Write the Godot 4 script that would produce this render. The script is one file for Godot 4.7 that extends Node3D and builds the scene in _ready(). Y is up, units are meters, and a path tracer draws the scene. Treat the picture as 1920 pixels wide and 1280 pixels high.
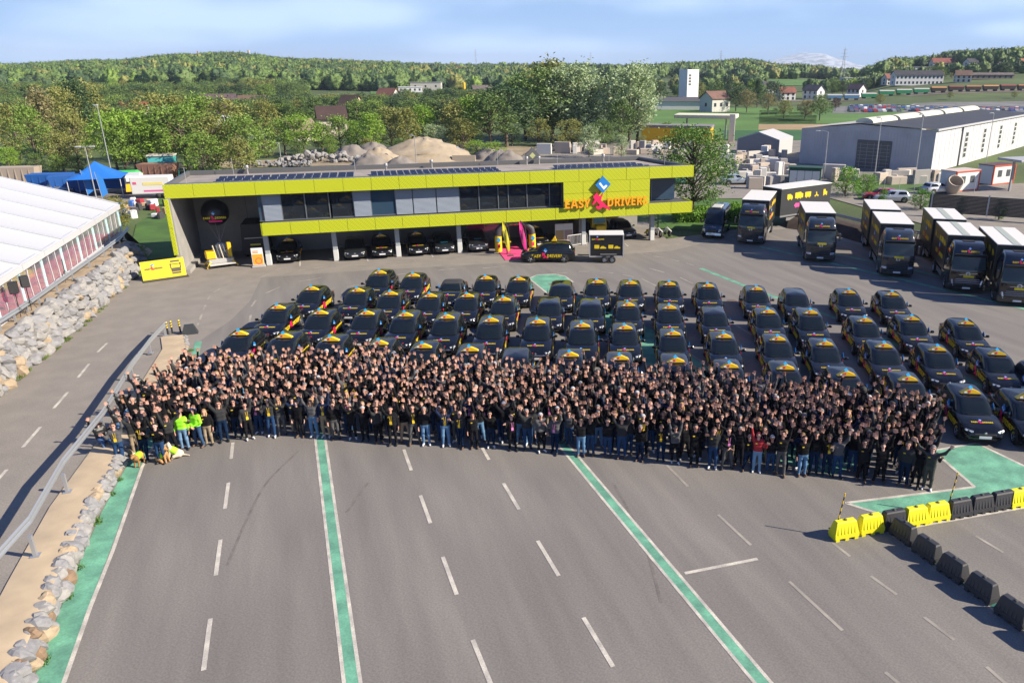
extends Node3D
# A driving school's forecourt seen from 15 m up. Camera at (0, 15, 0) looking along -Z; metres.

var rng := RandomNumberGenerator.new()
var mats := {}
var names := {}

class MB:
	var v := PackedVector3Array()
	var n := PackedVector3Array()
	var col := PackedColorArray()
	var tint := Color.WHITE
	var use_col := false
	func tri(a: Vector3, b: Vector3, c: Vector3) -> void:
		var m := (b - a).cross(c - a).normalized()
		v.append(a); v.append(c); v.append(b)
		n.append(m); n.append(m); n.append(m)
		if use_col:
			col.append(tint); col.append(tint); col.append(tint)
	func quad(a: Vector3, b: Vector3, c: Vector3, d: Vector3) -> void:
		tri(a, b, c); tri(a, c, d)
	func quad_mesh(a: Vector3, b: Vector3, c: Vector3, d: Vector3) -> ArrayMesh:
		quad(a, b, c, d)
		return mesh()
	func box(c: Vector3, s: Vector3, b := Basis()) -> MB:
		return hull8(c, s, s, b)
	# a box whose top may be of another size, or shifted
	func hull8(c: Vector3, s: Vector3, t: Vector3, b := Basis(), shift := Vector3.ZERO) -> MB:
		var p := []
		for i in 8:
			var q := Vector3(-1 if i & 1 == 0 else 1, -1 if i & 2 == 0 else 1, -1 if i & 4 == 0 else 1) * 0.5
			var w := t if i & 2 else s
			p.append(c + b * (Vector3(q.x * w.x, q.y * s.y, q.z * w.z) + (shift if i & 2 else Vector3.ZERO)))
		quad(p[4], p[5], p[7], p[6]); quad(p[1], p[0], p[2], p[3])
		quad(p[5], p[1], p[3], p[7]); quad(p[0], p[4], p[6], p[2])
		quad(p[6], p[7], p[3], p[2]); quad(p[0], p[1], p[5], p[4])
		return self
	# a box with its twelve edges chamfered by e
	func cham(c: Vector3, s: Vector3, e: float, b := Basis()) -> MB:
		var h := s * 0.5
		var f := func(ax: int, sg: float, i: float, j: float) -> Vector3:
			var q := Vector3.ZERO
			q[ax] = sg * h[ax]
			q[(ax + 1) % 3] = i * (h[(ax + 1) % 3] - e)
			q[(ax + 2) % 3] = j * (h[(ax + 2) % 3] - e)
			return c + b * q
		for ax in 3:
			var r: float = 1.0
			quad(f.call(ax, r, -1, -1), f.call(ax, r, 1, -1), f.call(ax, r, 1, 1), f.call(ax, r, -1, 1))
			r = -1.0
			quad(f.call(ax, r, -1, 1), f.call(ax, r, 1, 1), f.call(ax, r, 1, -1), f.call(ax, r, -1, -1))
		for ax in 3:
			var ay := (ax + 1) % 3
			for i in [-1.0, 1.0]:
				for j in [-1.0, 1.0]:
					# edge between the faces ax=i and ay=j, along az
					var a1: Vector3 = f.call(ax, i, j, -1)
					var a2: Vector3 = f.call(ax, i, j, 1)
					var b1: Vector3 = f.call(ay, j, -1, i)
					var b2: Vector3 = f.call(ay, j, 1, i)
					if i * j > 0: quad(a1, b1, b2, a2)
					else: quad(a2, b2, b1, a1)
		for i in [-1.0, 1.0]:
			for j in [-1.0, 1.0]:
				for k in [-1.0, 1.0]:
					var x: Vector3 = f.call(0, i, j, k)
					var y: Vector3 = f.call(1, j, k, i)
					var z: Vector3 = f.call(2, k, i, j)
					if i * j * k > 0: tri(x, y, z)
					else: tri(x, z, y)
		return self
	# polygon in xy (counter-clockwise) pushed from z0 to z1 through xf
	func prism(poly: PackedVector2Array, z0: float, z1: float, xf := Transform3D()) -> MB:
		var k := poly.size()
		if Geometry2D.is_polygon_clockwise(poly): poly.reverse()
		var t := Geometry2D.triangulate_polygon(poly)
		for i in range(0, t.size(), 3):
			var a := poly[t[i]]; var b := poly[t[i + 1]]; var c := poly[t[i + 2]]
			if (b - a).cross(c - a) < 0:
				var w := b; b = c; c = w
			tri(xf * Vector3(a.x, a.y, z1), xf * Vector3(b.x, b.y, z1), xf * Vector3(c.x, c.y, z1))
			tri(xf * Vector3(a.x, a.y, z0), xf * Vector3(c.x, c.y, z0), xf * Vector3(b.x, b.y, z0))
		for i in k:
			var a := poly[i]; var b := poly[(i + 1) % k]
			quad(xf * Vector3(a.x, a.y, z0), xf * Vector3(b.x, b.y, z0), xf * Vector3(b.x, b.y, z1), xf * Vector3(a.x, a.y, z1))
		return self
	# smooth sheet of rows of points; wrap joins the last column to the first
	func grid(rows: Array, wrap := false) -> MB:
		var w: int = rows[0].size()
		var at := {}
		var nn := []
		for r in rows:
			var z := PackedVector3Array(); z.resize(w); nn.append(z)
		var cols := w if wrap else w - 1
		for i in rows.size() - 1:
			for j in cols:
				var k := (j + 1) % w
				var a: Vector3 = rows[i][j]; var b: Vector3 = rows[i][k]; var c: Vector3 = rows[i + 1][k]; var d: Vector3 = rows[i + 1][j]
				var m := (c - a).cross(d - b)
				nn[i][j] += m; nn[i][k] += m; nn[i + 1][k] += m; nn[i + 1][j] += m
		for i in rows.size() - 1:
			for j in cols:
				var k := (j + 1) % w
				for q in [[i, j], [i + 1, k], [i, k], [i, j], [i + 1, j], [i + 1, k]]:
					v.append(rows[q[0]][q[1]]); n.append(nn[q[0]][q[1]].normalized())
					if use_col: col.append(tint)
		return self
	func tube(pts: Array, rad: Array, seg := 8, caps := true) -> MB:
		var rows := []
		var side := Vector3.ZERO
		for i in pts.size():
			var dir: Vector3 = (pts[mini(i + 1, pts.size() - 1)] - pts[maxi(i - 1, 0)]).normalized()
			if side == Vector3.ZERO: side = dir.cross(Vector3.UP if absf(dir.y) < 0.9 else Vector3.RIGHT).normalized()
			side = (side - dir * side.dot(dir)).normalized()
			var up := side.cross(dir)
			var row := PackedVector3Array()
			for j in seg:
				var a := TAU * j / seg
				row.append(pts[i] + (side * cos(a) + up * sin(a)) * rad[mini(i, rad.size() - 1)])
			rows.append(row)
		grid(rows, true)
		if caps:
			for e in [0, rows.size() - 1]:
				for j in seg:
					var a: Vector3 = rows[e][j]; var b: Vector3 = rows[e][(j + 1) % seg]
					if e == 0: tri(pts[0], a, b)
					else: tri(pts[e], b, a)
		return self
	# profile of (radius, height) turned about the y axis of xf
	func lathe(prof: Array, xf := Transform3D(), seg := 16) -> MB:
		var rows := []
		for p in prof:
			var row := PackedVector3Array()
			for j in seg:
				var a := -TAU * j / seg
				row.append(xf * Vector3(cos(a) * p.x, p.y, sin(a) * p.x))
			rows.append(row)
		return grid(rows, true)
	func mesh(into: ArrayMesh = null, m: Material = null) -> ArrayMesh:
		var o := into if into else ArrayMesh.new()
		var a := []
		a.resize(Mesh.ARRAY_MAX)
		a[Mesh.ARRAY_VERTEX] = v
		a[Mesh.ARRAY_NORMAL] = n
		if use_col: a[Mesh.ARRAY_COLOR] = col
		o.add_surface_from_arrays(Mesh.PRIMITIVE_TRIANGLES, a)
		if m: o.surface_set_material(o.get_surface_count() - 1, m)
		return o

func lin(r: float, g: float, b: float) -> Color:
	return Color(r, g, b).linear_to_srgb()

# a plain material; r, g, b are real-world base colours (linear)
func M(r: float, g: float, b: float, rough := 0.8, metal := 0.0, coat := 0.0) -> StandardMaterial3D:
	var key := "%.3f %.3f %.3f %.2f %.2f %.2f" % [r, g, b, rough, metal, coat]
	if not mats.has(key):
		var m := StandardMaterial3D.new()
		m.albedo_color = lin(r, g, b)
		m.roughness = rough
		m.metallic = metal
		if coat > 0.0:
			m.clearcoat_enabled = true
			m.clearcoat = coat
			m.clearcoat_roughness = 0.05
		mats[key] = m
	return mats[key]

# cloth: hardly any shine
func C(r: float, g: float, b: float) -> StandardMaterial3D:
	var m := M(r, g, b, 0.86)
	m.metallic_specular = 0.15
	return m

func noise_tex(freq: float, lo: Color, hi: Color, oct := 4, size := 512, sd := 1, kind := FastNoiseLite.TYPE_SIMPLEX_SMOOTH, mid := -1.0) -> NoiseTexture2D:
	var f := FastNoiseLite.new()
	f.seed = sd; f.frequency = freq; f.fractal_octaves = oct; f.noise_type = kind
	var t := NoiseTexture2D.new()
	t.width = size; t.height = size; t.seamless = true; t.noise = f
	var g := Gradient.new()
	g.set_color(0, lo); g.set_color(1, hi)
	if mid > 0.0: g.set_offset(0, mid - 0.2); g.set_offset(1, mid + 0.2)
	t.color_ramp = g
	return t

# a noisy surface: fine grain times coarse patches, both laid out in the world's metres
func N(key: String, c: Color, spread: float, fine := 0.5, coarse := 12.0, rough := 0.9, patch := 0.25, world := true) -> StandardMaterial3D:
	if mats.has(key): return mats[key]
	var m := StandardMaterial3D.new()
	var k := 1.0 + spread
	m.albedo_color = lin(c.r * k, c.g * k, c.b * k)
	m.roughness = rough
	var t1 := "grain %.2f" % spread
	if not mats.has(t1): mats[t1] = noise_tex(0.09, lin((1 - spread) / k, (1 - spread) / k, (1 - spread) / k), Color.WHITE, 4, 256, hash(t1) % 1000)
	m.albedo_texture = mats[t1]
	m.uv1_triplanar = true; m.uv1_world_triplanar = world
	m.uv1_scale = Vector3.ONE / (fine * 6.0)
	m.detail_enabled = true
	m.detail_blend_mode = BaseMaterial3D.BLEND_MODE_MUL
	m.detail_uv_layer = BaseMaterial3D.DETAIL_UV_2
	var t2 := "patch %.2f" % patch
	if not mats.has(t2): mats[t2] = noise_tex(0.012, Color(1 - patch, 1 - patch, 1 - patch * 0.9), Color.WHITE, 5, 512, hash(t2) % 777)
	m.detail_albedo = mats[t2]
	m.uv2_triplanar = true; m.uv2_world_triplanar = world
	m.uv2_scale = Vector3.ONE / (coarse * 4.0)
	mats[key] = m
	return m

func numbered(called: String) -> String:
	names[called] = names.get(called, -1) + 1
	return called if names[called] == 0 else "%s_%03d" % [called, names[called]]

func thing(called: String, label: String, category: String, at := Vector3.ZERO, turn := 0.0, group := "") -> Node3D:
	var o := Node3D.new()
	o.name = numbered(called)
	add_child(o)
	o.position = at
	o.rotation.y = turn
	tag(o, label, category, group)
	return o

func tag(o: Node3D, label: String, category: String, group := "") -> Node3D:
	o.set_meta("label", label)
	o.set_meta("category", category)
	if group: o.set_meta("group", group)
	return o

func part(parent: Node, called: String, mesh: Mesh, m: Material, at := Vector3.ZERO, b := Basis()) -> MeshInstance3D:
	var o := MeshInstance3D.new()
	o.name = called if parent != self else numbered(called)
	o.mesh = mesh
	if m: o.material_override = m
	parent.add_child(o, true)
	o.transform = Transform3D(b, at)
	return o

func struct(called: String, mesh: Mesh, m: Material, at := Vector3.ZERO) -> MeshInstance3D:
	var o := part(self, called, mesh, m, at)
	o.set_meta("kind", "structure")
	return o

func dup(o: Node3D, at: Vector3, turn := 0.0, label := "", group := "") -> Node3D:
	var base: String = o.name
	if base.length() > 4 and base.substr(base.length() - 3).is_valid_int(): base = base.substr(0, base.length() - 4)
	var c: Node3D = o.duplicate()
	c.name = numbered(base)
	add_child(c)
	c.position = at
	c.rotation.y = turn
	if label: c.set_meta("label", label)
	if group: c.set_meta("group", group)
	return c

func bx(s: Vector3, c := Vector3.ZERO) -> ArrayMesh:
	return MB.new().box(c, s).mesh()

func cbx(s: Vector3, e := 0.02, c := Vector3.ZERO) -> ArrayMesh:
	return MB.new().cham(c, s, e).mesh()

# lettering as one mesh standing in xy, cap height h, centred
func letters(text: String, h: float, depth := 0.01) -> Mesh:
	var t := TextMesh.new()
	var f := SystemFont.new()
	f.font_names = PackedStringArray(["Droid Sans"])
	f.font_weight = 800
	t.font = f
	t.text = text
	t.font_size = 48
	t.pixel_size = h / (48 * 0.72)
	t.depth = depth
	t.curve_step = 1.0
	return t

func rnd(a: float, b: float) -> float:
	return rng.randf_range(a, b)

# flat sheet from ground points, at height y
func sheet(pts: Array, y: float) -> ArrayMesh:
	var mb := MB.new()
	var poly := PackedVector2Array()
	for p in pts: poly.append(Vector2(p.x, p.z))
	var t := Geometry2D.triangulate_polygon(poly)
	for i in range(0, t.size(), 3):
		var a := poly[t[i]]; var b := poly[t[i + 1]]; var c := poly[t[i + 2]]
		if (b - a).cross(c - a) > 0:
			var w := b; b = c; c = w
		mb.tri(Vector3(a.x, y, a.y), Vector3(b.x, y, b.y), Vector3(c.x, y, c.y))
	return mb.mesh()

# painted stripe of width w along ground points
func stripe(pts: Array, w: float, y: float) -> ArrayMesh:
	var mb := MB.new()
	for i in pts.size() - 1:
		var a: Vector3 = pts[i]; var b: Vector3 = pts[i + 1]
		var s := (b - a).cross(Vector3.UP).normalized() * w * 0.5
		if y > -1.0:
			a.y = y; b.y = y
		mb.quad(a - s, a + s, b + s, b - s)
	return mb.mesh()

func _ready() -> void:
	rng.seed = 7
	var cam := Camera3D.new()
	cam.name = "camera"
	cam.projection = Camera3D.PROJECTION_FRUSTUM
	cam.near = 0.1
	cam.far = 30000.0
	cam.size = 0.1 * 1280.0 / 1420.0
	cam.frustum_offset = Vector2(-0.1 * 170.0 / 1420.0, 0)
	add_child(cam)
	cam.position = Vector3(0, 15, 0)
	cam.rotation.x = -atan(510.0 / 1420.0)
	cam.current = true

	var env := Environment.new()
	env.background_mode = Environment.BG_SKY
	env.sky = Sky.new()
	env.sky.sky_material = sky_material()
	env.background_energy_multiplier = 1.0
	env.tonemap_mode = Environment.TONE_MAPPER_LINEAR
	env.tonemap_exposure = 1.9
	env.fog_enabled = true
	env.fog_density = 0.0001
	env.fog_light_color = Color(0.78, 0.86, 0.97)
	env.sdfgi_enabled = true
	env.ssao_enabled = true
	env.ssil_enabled = true
	var we := WorldEnvironment.new()
	we.name = "world_environment"
	we.environment = env
	add_child(we)

	var sun := DirectionalLight3D.new()
	sun.name = "sun"
	add_child(sun)
	sun.look_at_from_position(Vector3(0.818, 0.545, 0.187) * 100, Vector3.ZERO)
	sun.light_energy = 1.6
	sun.light_color = Color(1.0, 0.95, 0.87)
	sun.light_angular_distance = 0.5
	sun.shadow_enabled = true

	build_ground()
	build_markings()
	build_left_side()
	build_building()
	build_forecourt()
	build_trucks()
	build_cars()
	build_people()
	build_background()
	build_trees()

func sky_material() -> ProceduralSkyMaterial:
	var m := ProceduralSkyMaterial.new()
	m.sky_top_color = Color(0.16, 0.29, 0.52)
	m.sky_horizon_color = Color(0.56, 0.69, 0.83)
	m.sky_curve = 0.12
	m.ground_horizon_color = Color(0.45, 0.47, 0.45)
	m.ground_bottom_color = Color(0.25, 0.25, 0.24)
	m.sun_angle_max = 1.0
	# thin stretched cloud
	var w := 1024
	var h := 512
	var im := Image.create(w, h, false, Image.FORMAT_RGBA8)
	var f := FastNoiseLite.new()
	f.seed = 11; f.frequency = 1.0; f.fractal_octaves = 5
	for y in h:
		var el := (0.5 - (y + 0.5) / h) * PI
		for x in w:
			var az := (x + 0.5) / w * TAU
			var k := 0.0
			if el > 0.0:
				var flat := 1.0 / (sin(el) + 0.16)
				k = f.get_noise_3d(cos(az) * cos(el) * flat * 0.42, sin(el) * flat * 2.6, sin(az) * cos(el) * flat * 0.42)
				k = smoothstep(-0.15, 0.35, k) * 0.6
			im.set_pixel(x, y, Color(1, 0.99, 0.97, k))
	m.sky_cover = ImageTexture.create_from_image(im)
	m.sky_cover_modulate = Color(0.8, 0.81, 0.83, 0.5)
	return m

# crest of the hills round the valley: bearing (as 1509 * x / -z), height of the ground there, distance
const CRESTS := [[-1600, 8, 900], [-1130, 9, 900], [-930, 13, 900], [-780, 19, 900], [-700, 21, 900], [-560, 15, 950], [-380, 12, 1000], [-230, 11, 1200], [-100, 11, 1100], [60, 8, 900], [170, 13, 1100], [270, 14, 1000], [330, 8, 800], [470, 5, 700], [560, 13, 650], [680, 18, 640], [790, 20, 640], [1500, 20, 640]]

func hill(x: float, z: float) -> float:
	if z > -60.0: return 0.0
	var b := clampf(1509.0 * x / -z, -1599.0, 1499.0)
	var d := -z
	for i in CRESTS.size() - 1:
		var p: Array = CRESTS[i]
		var q: Array = CRESTS[i + 1]
		if b <= q[0]:
			var t: float = smoothstep(0, 1, (b - p[0]) / (q[0] - p[0]))
			var e: float = lerpf(p[1], q[1], t)
			var far: float = lerpf(p[2], q[2], t)
			return e * smoothstep(far * 0.4, far, d) * (1.0 - 0.9 * smoothstep(far * 1.1, far * 2.2, d))
	return 0.0

# a patch of land laid over the terrain between two distances and two bearings
func land(called: String, b0: float, b1: float, z0: float, z1: float, m: Material, lift: float) -> void:
	var rows := []
	for i in 9:
		var z := lerpf(z0, z1, i / 8.0)
		var row := PackedVector3Array()
		for j in 13:
			var b := lerpf(b0, b1, j / 12.0)
			var x := b * z / 1509.0
			row.append(Vector3(x, hill(x, -z) + lift, -z))
		rows.append(row)
	struct(called, MB.new().grid(rows).mesh(), m)

func build_ground() -> void:
	var rows := []
	for i in 64:
		var d := 3.0 * pow(1.132, i)
		var row := PackedVector3Array()
		for j in 181:
			var a := -PI + TAU * j / 180.0
			var x := sin(a) * d
			var z := -cos(a) * d
			row.append(Vector3(x, hill(x, z) - 0.06, z))
		rows.append(row)
	struct("ground", MB.new().grid(rows).mesh(), N("meadow", Color(0.10, 0.15, 0.035), 0.3, 1.5, 60.0, 0.95, 0.35))
	var light := N("asphalt_light", Color(0.250, 0.226, 0.196), 0.22, 0.32, 3.0, 0.92, 0.10)
	# the driving lot is streaked along its lanes, so its grain is laid out in the lanes' own axes
	var dark := N("asphalt_dark", Color(0.203, 0.188, 0.17), 0.2, 0.32, 2.5, 0.92, 0.16, false)
	dark.uv2_scale = Vector3(1.0 / 9.0, 1.0, 1.0 / 70.0)
	var turn := Basis(Vector3.UP, 0.40)
	var lot := []
	struct("forecourt", sheet([Vector3(-60, 0, 30), Vector3(60, 0, 30), Vector3(60, 0, -20), Vector3(60, 0, -58), Vector3(31.88, 0, -50.54), Vector3(26.72, 0, -65.34), Vector3(19.24, 0, -77.54), Vector3(14.44, 0, -75.31), Vector3(6.01, 0, -70.23), Vector3(5, 0, -79), Vector3(-60, 0, -66)], 0.0), light)
	for p in [Vector3(-13.88, 0, -15.34), Vector3(-18.63, 0, -27.11), Vector3(-23.69, 0, -41.76), Vector3(-23.64, 0, -45.56), Vector3(-24.26, 0, -49.89), Vector3(-26.15, 0, -56.27), Vector3(-18.23, 0, -58.57), Vector3(-7.48, 0, -61.04), Vector3(6.09, 0, -65.34), Vector3(14.06, 0, -73.2), Vector3(18.72, 0, -75.31), Vector3(25.65, 0, -63.71), Vector3(32.18, 0, -51.06), Vector3(58, 0, -55), Vector3(58, 0, 20), Vector3(-12, 0, 20)]: lot.append(turn.inverse() * p)
	struct("driving_lot", sheet(lot, 0.004), dark).basis = turn
	# yards behind the school
	struct("gravel_yard", sheet([Vector3(-72.91, 0, -122.53), Vector3(-15.66, 0, -133.62), Vector3(-13.1, 0, -159.32), Vector3(-30.74, 0, -166.38), Vector3(-43.93, 0, -148.76), Vector3(-55.97, 0, -137.75), Vector3(-75.21, 0, -129.71)], 0.0), N("yard_sand", Color(0.36, 0.29, 0.19), 0.2, 0.6, 8.0, 0.95))
	struct("stone_yard", sheet([Vector3(-15.66, 0, -133.62), Vector3(14.34, 0, -114.85), Vector3(26.8, 0, -103.92), Vector3(49.67, 0, -106.46), Vector3(44.67, 0, -176.79), Vector3(-13.66, 0, -166.38)], 0.0), N("yard_grey", Color(0.26, 0.24, 0.20), 0.2, 0.5, 7.0, 0.95))
	struct("side_road", sheet([Vector3(7.24, 0, -93.98), Vector3(17.78, 0, -93.98), Vector3(28.32, 0, -93.98), Vector3(33.5, 0, -76.13), Vector3(38.07, 0, -61.41), Vector3(53.31, 0, -77.54), Vector3(65.27, 0, -109.12), Vector3(47.09, 0, -103.92), Vector3(31.88, 0, -106.46), Vector3(16.74, 0, -114.85), Vector3(8.55, 0, -111.92)], 0.014), light)
	struct("market_yard", sheet([Vector3(-78.51, 0, -83.68), Vector3(-52.94, 0, -80.5), Vector3(-52.91, 0, -90.8), Vector3(-63.75, 0, -114.85), Vector3(-85.27, 0, -114.85), Vector3(-100.94, 0, -109.12)], 0.0), N("yard_pale", Color(0.27, 0.25, 0.22), 0.15, 0.5, 7.0, 0.95))
	struct("side_lawn", sheet([Vector3(-36.78, 0, -56.27), Vector3(-32.89, 0, -58.23), Vector3(-60.79, 0, -106.46), Vector3(-49.88, 0, -83.68), Vector3(-48.09, 0, -77.54)], 0.012), N("lawn", Color(0.07, 0.16, 0.02), 0.3, 0.35, 5.0, 0.95))
	struct("verge", sheet([Vector3(5.62, 0, -75.31), Vector3(9.5, 0, -74.24), Vector3(15.72, 0, -76.41), Vector3(18.94, 0, -93.17), Vector3(11.2, 0, -93.98), Vector3(6.75, 0, -91.58)], 0.02), N("lawn", Color(0.07, 0.16, 0.02), 0.3, 0.35, 5.0, 0.95))
	var green := N("field_green", Color(0.09, 0.20, 0.03), 0.12, 4.0, 60.0, 0.95, 0.2)
	var soil := N("field_soil", Color(0.36, 0.25, 0.13), 0.12, 4.0, 50.0, 0.95, 0.15)
	land("field", 90, 410, 190, 330, green, 0.03)
	land("field", 230, 720, 176, 205, N("field_dark", Color(0.03, 0.13, 0.03), 0.1, 4.0, 60.0, 0.95), 0.05)
	land("field", 300, 900, 207, 228, soil, 0.05)
	land("field", 300, 900, 230, 320, green, 0.03)
	land("field", 300, 560, 560, 690, green, 0.3)
	land("field", 620, 720, 560, 640, green, 0.3)
	land("field", -390, -60, 900, 1090, green, 0.3)
	land("field", -1200, -1050, 430, 560, soil, 0.3)
	land("field", -1060, -900, 400, 520, green, 0.3)
	land("field", -440, -390, 480, 560, green, 0.3)
	land("railway_bed", 330, 1300, 378, 392, N("ballast", Color(0.2, 0.17, 0.13), 0.15, 1.0, 20.0), 0.1)
	land("car_park", 440, 1300, 286, 336, N("asphalt_far", Color(0.2, 0.2, 0.19), 0.1, 1.0, 20.0), 0.06)
	# snow mountain on the horizon
	var mb := MB.new()
	var r2 := []
	var f := FastNoiseLite.new()
	f.seed = 5; f.frequency = 0.0011; f.fractal_octaves = 5
	for i in 12:
		var row := PackedVector3Array()
		for j in 60:
			var x := lerpf(1200, 6600, j / 59.0)
			var z := -12000.0 - i * 260.0
			var e := 165.0 * exp(-pow((x - 3430.0) / 520.0, 2.0)) + 120.0 * exp(-pow((x - 3000.0) / 1500.0, 2.0))
			row.append(Vector3(x, (e + f.get_noise_2d(x, z) * 55.0) * sin(PI * i / 11.0), z))
		r2.append(row)
	# bare limestone with snow fields
	var alp := StandardMaterial3D.new()
	alp.albedo_texture = noise_tex(0.02, lin(0.20, 0.19, 0.17), lin(0.82, 0.83, 0.85), 5, 512, 21, FastNoiseLite.TYPE_SIMPLEX_SMOOTH, 0.45)
	alp.uv1_triplanar = true; alp.uv1_world_triplanar = true
	alp.uv1_scale = Vector3.ONE / 1800.0
	alp.roughness = 0.9
	struct("mountain", mb.grid(r2).mesh(), alp)

func build_markings() -> void:
	var white := N("road_white", Color(0.60, 0.56, 0.48), 0.22, 0.25, 1.2, 0.85, 0.25)
	var worn := N("road_white_worn", Color(0.36, 0.33, 0.28), 0.15, 0.1, 1.5, 0.9, 0.25)
	var green := N("road_green", Color(0.17, 0.45, 0.295), 0.18, 0.4, 1.6, 0.85, 0.3)
	struct("green_strip", sheet([Vector3(-14.83, 0, -15.52), Vector3(-16.45, 0, -19.4), Vector3(-18.05, 0, -23.59), Vector3(-19.22, 0, -27.2), Vector3(-20.67, 0, -32.19), Vector3(-22.14, 0, -37.55), Vector3(-23.88, 0, -41.76), Vector3(-23.5, 0, -41.76), Vector3(-21.69, 0, -37.55), Vector3(-20.17, 0, -32.19), Vector3(-18.54, 0, -26.85), Vector3(-16.35, 0, -21.33), Vector3(-15.24, 0, -18.42), Vector3(-14.07, 0, -15.52), Vector3(-12.6, 0, -11), Vector3(-13.6, 0, -11)], 0.010), green)
	struct("edge_line", stripe([Vector3(-12.4, 0, -11), Vector3(-14.01, 0, -15.52), Vector3(-15.18, 0, -18.42), Vector3(-16.26, 0, -21.33), Vector3(-18.48, 0, -26.89), Vector3(-20.12, 0, -32.19)], 0.12, 0.012), white)
	for p in [[Vector3(-12.9, 0, -31.05), Vector3(-6.51, 0, -15.52), Vector3(-4.4, 0, -10)], [Vector3(-2.09, 0, -29.72), Vector3(4.17, 0, -15.52), Vector3(6.9, 0, -10)]]:
		var d: Vector3 = (p[1] - p[0]).normalized()
		var s := d.cross(Vector3.UP)
		struct("green_lane_strip", stripe(p, 0.30, 0.010), green)
		struct("edge_line", stripe([p[0] + s * 0.2, p[1] + s * 0.2, p[2] + s * 0.2], 0.1, 0.012), white)
		struct("edge_line", stripe([p[0] - s * 0.2, p[1] - s * 0.2, p[2] - s * 0.2], 0.1, 0.012), white)
	# the green triangle areas
	struct("green_area", sheet([Vector3(9.02, 0, -24.19), Vector3(14.19, 0, -25.32), Vector3(13.85, 0, -28.2), Vector3(15.92, 0, -28.82), Vector3(16.98, 0, -26.85), Vector3(19.5, 0, -25.2), Vector3(15.49, 0, -24.01), Vector3(11.04, 0, -22.74), Vector3(10.14, 0, -23.38)], 0.010), green)
	struct("edge_line", stripe([Vector3(10.16, 0, -23.31), Vector3(8.94, 0, -24.19), Vector3(14.21, 0, -25.32), Vector3(13.82, 0, -28.25), Vector3(15.96, 0, -28.92), Vector3(17.05, 0, -26.76)], 0.13, 0.013), white)
	struct("edge_line", stripe([Vector3(10.85, 0, -22.64), Vector3(15.55, 0, -23.94)], 0.13, 0.013), white)
	struct("green_area", sheet([Vector3(-5.61, 0, -55.96), Vector3(-5.05, 0, -57.07), Vector3(-3.74, 0, -57.24), Vector3(-2.88, 0, -56.59), Vector3(-2.2, 0, -54.88), Vector3(-4.13, 0, -54.58), Vector3(-3.49, 0, -53.12), Vector3(0, 0, -49.02), Vector3(3.24, 0, -43.49), Vector3(5.69, 0, -37.55), Vector3(7.05, 0, -34.03), Vector3(4.92, 0, -33.71), Vector3(2.87, 0, -37.02), Vector3(0.41, 0, -42.52), Vector3(-2.22, 0, -49.52), Vector3(-3.99, 0, -52.01)], 0.010), green)
	struct("edge_line", stripe([Vector3(-2.2, 0, -54.88), Vector3(-2.88, 0, -56.59), Vector3(-3.74, 0, -57.24), Vector3(-5.05, 0, -57.07), Vector3(-5.61, 0, -55.96), Vector3(-3.99, 0, -52.01), Vector3(-2.22, 0, -49.52), Vector3(0.41, 0, -42.52), Vector3(2.87, 0, -37.02)], 0.12, 0.013), white)
	struct("green_area", sheet([Vector3(6.3, 0, -30.5), Vector3(11.13, 0, -27.55), Vector3(9.02, 0, -26.25), Vector3(5.98, 0, -28.01)], 0.010), green)
	for p in [[Vector3(7.86, 0, -59.08), Vector3(11.14, 0, -52.56), Vector3(15.67, 0, -44.92), Vector3(19.73, 0, -33.27)], [Vector3(14.16, 0, -67.05), Vector3(22.94, 0, -55.34), Vector3(28.16, 0, -48.05)], [Vector3(17.01, 0, -67.93), Vector3(24.88, 0, -58.23), Vector3(28.6, 0, -52.14)]]:
		struct("green_lane_strip", stripe(p, 0.36, 0.010), green)
	struct("green_lane_strip", stripe([Vector3(9.88, 0, -22.74), Vector3(11.18, 0, -19.79), Vector3(12.07, 0, -17.52)], 0.25, 0.010), M(0.02, 0.12, 0.10, 0.9))
	struct("edge_line", stripe([Vector3(9.71, 0, -22.51), Vector3(11.02, 0, -19.61), Vector3(11.95, 0, -17.3)], 0.08, 0.013), worn)
	# dashes
	for p in [[Vector3(-15.8, 0, -28.97), Vector3(-15.22, 0, -27.55)], [Vector3(-14.44, 0, -25.64), Vector3(-13.71, 0, -23.8)], [Vector3(-12.96, 0, -21.88), Vector3(-12.19, 0, -19.95)], [Vector3(-11.39, 0, -17.96), Vector3(-10.59, 0, -15.95)], [Vector3(-8.34, 0, -28.34), Vector3(-7.61, 0, -26.59)], [Vector3(-6.82, 0, -24.71), Vector3(-6.05, 0, -22.87)], [Vector3(-5.23, 0, -20.92), Vector3(-4.43, 0, -19.03)], [Vector3(-3.63, 0, -17.09), Vector3(-2.91, 0, -15.49)],
		[Vector3(-5.07, 0, -28.48), Vector3(-4.64, 0, -27.46)], [Vector3(-3.82, 0, -25.6), Vector3(-3.03, 0, -23.76)], [Vector3(-2.2, 0, -21.82), Vector3(-1.38, 0, -19.93)], [Vector3(-0.56, 0, -18.01), Vector3(0.28, 0, -16.08)], [Vector3(2.6, 0, -20.06), Vector3(5.05, 0, -20.81)]]:
		struct("lane_dash", stripe(p, 0.13, 0.013), white)
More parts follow.
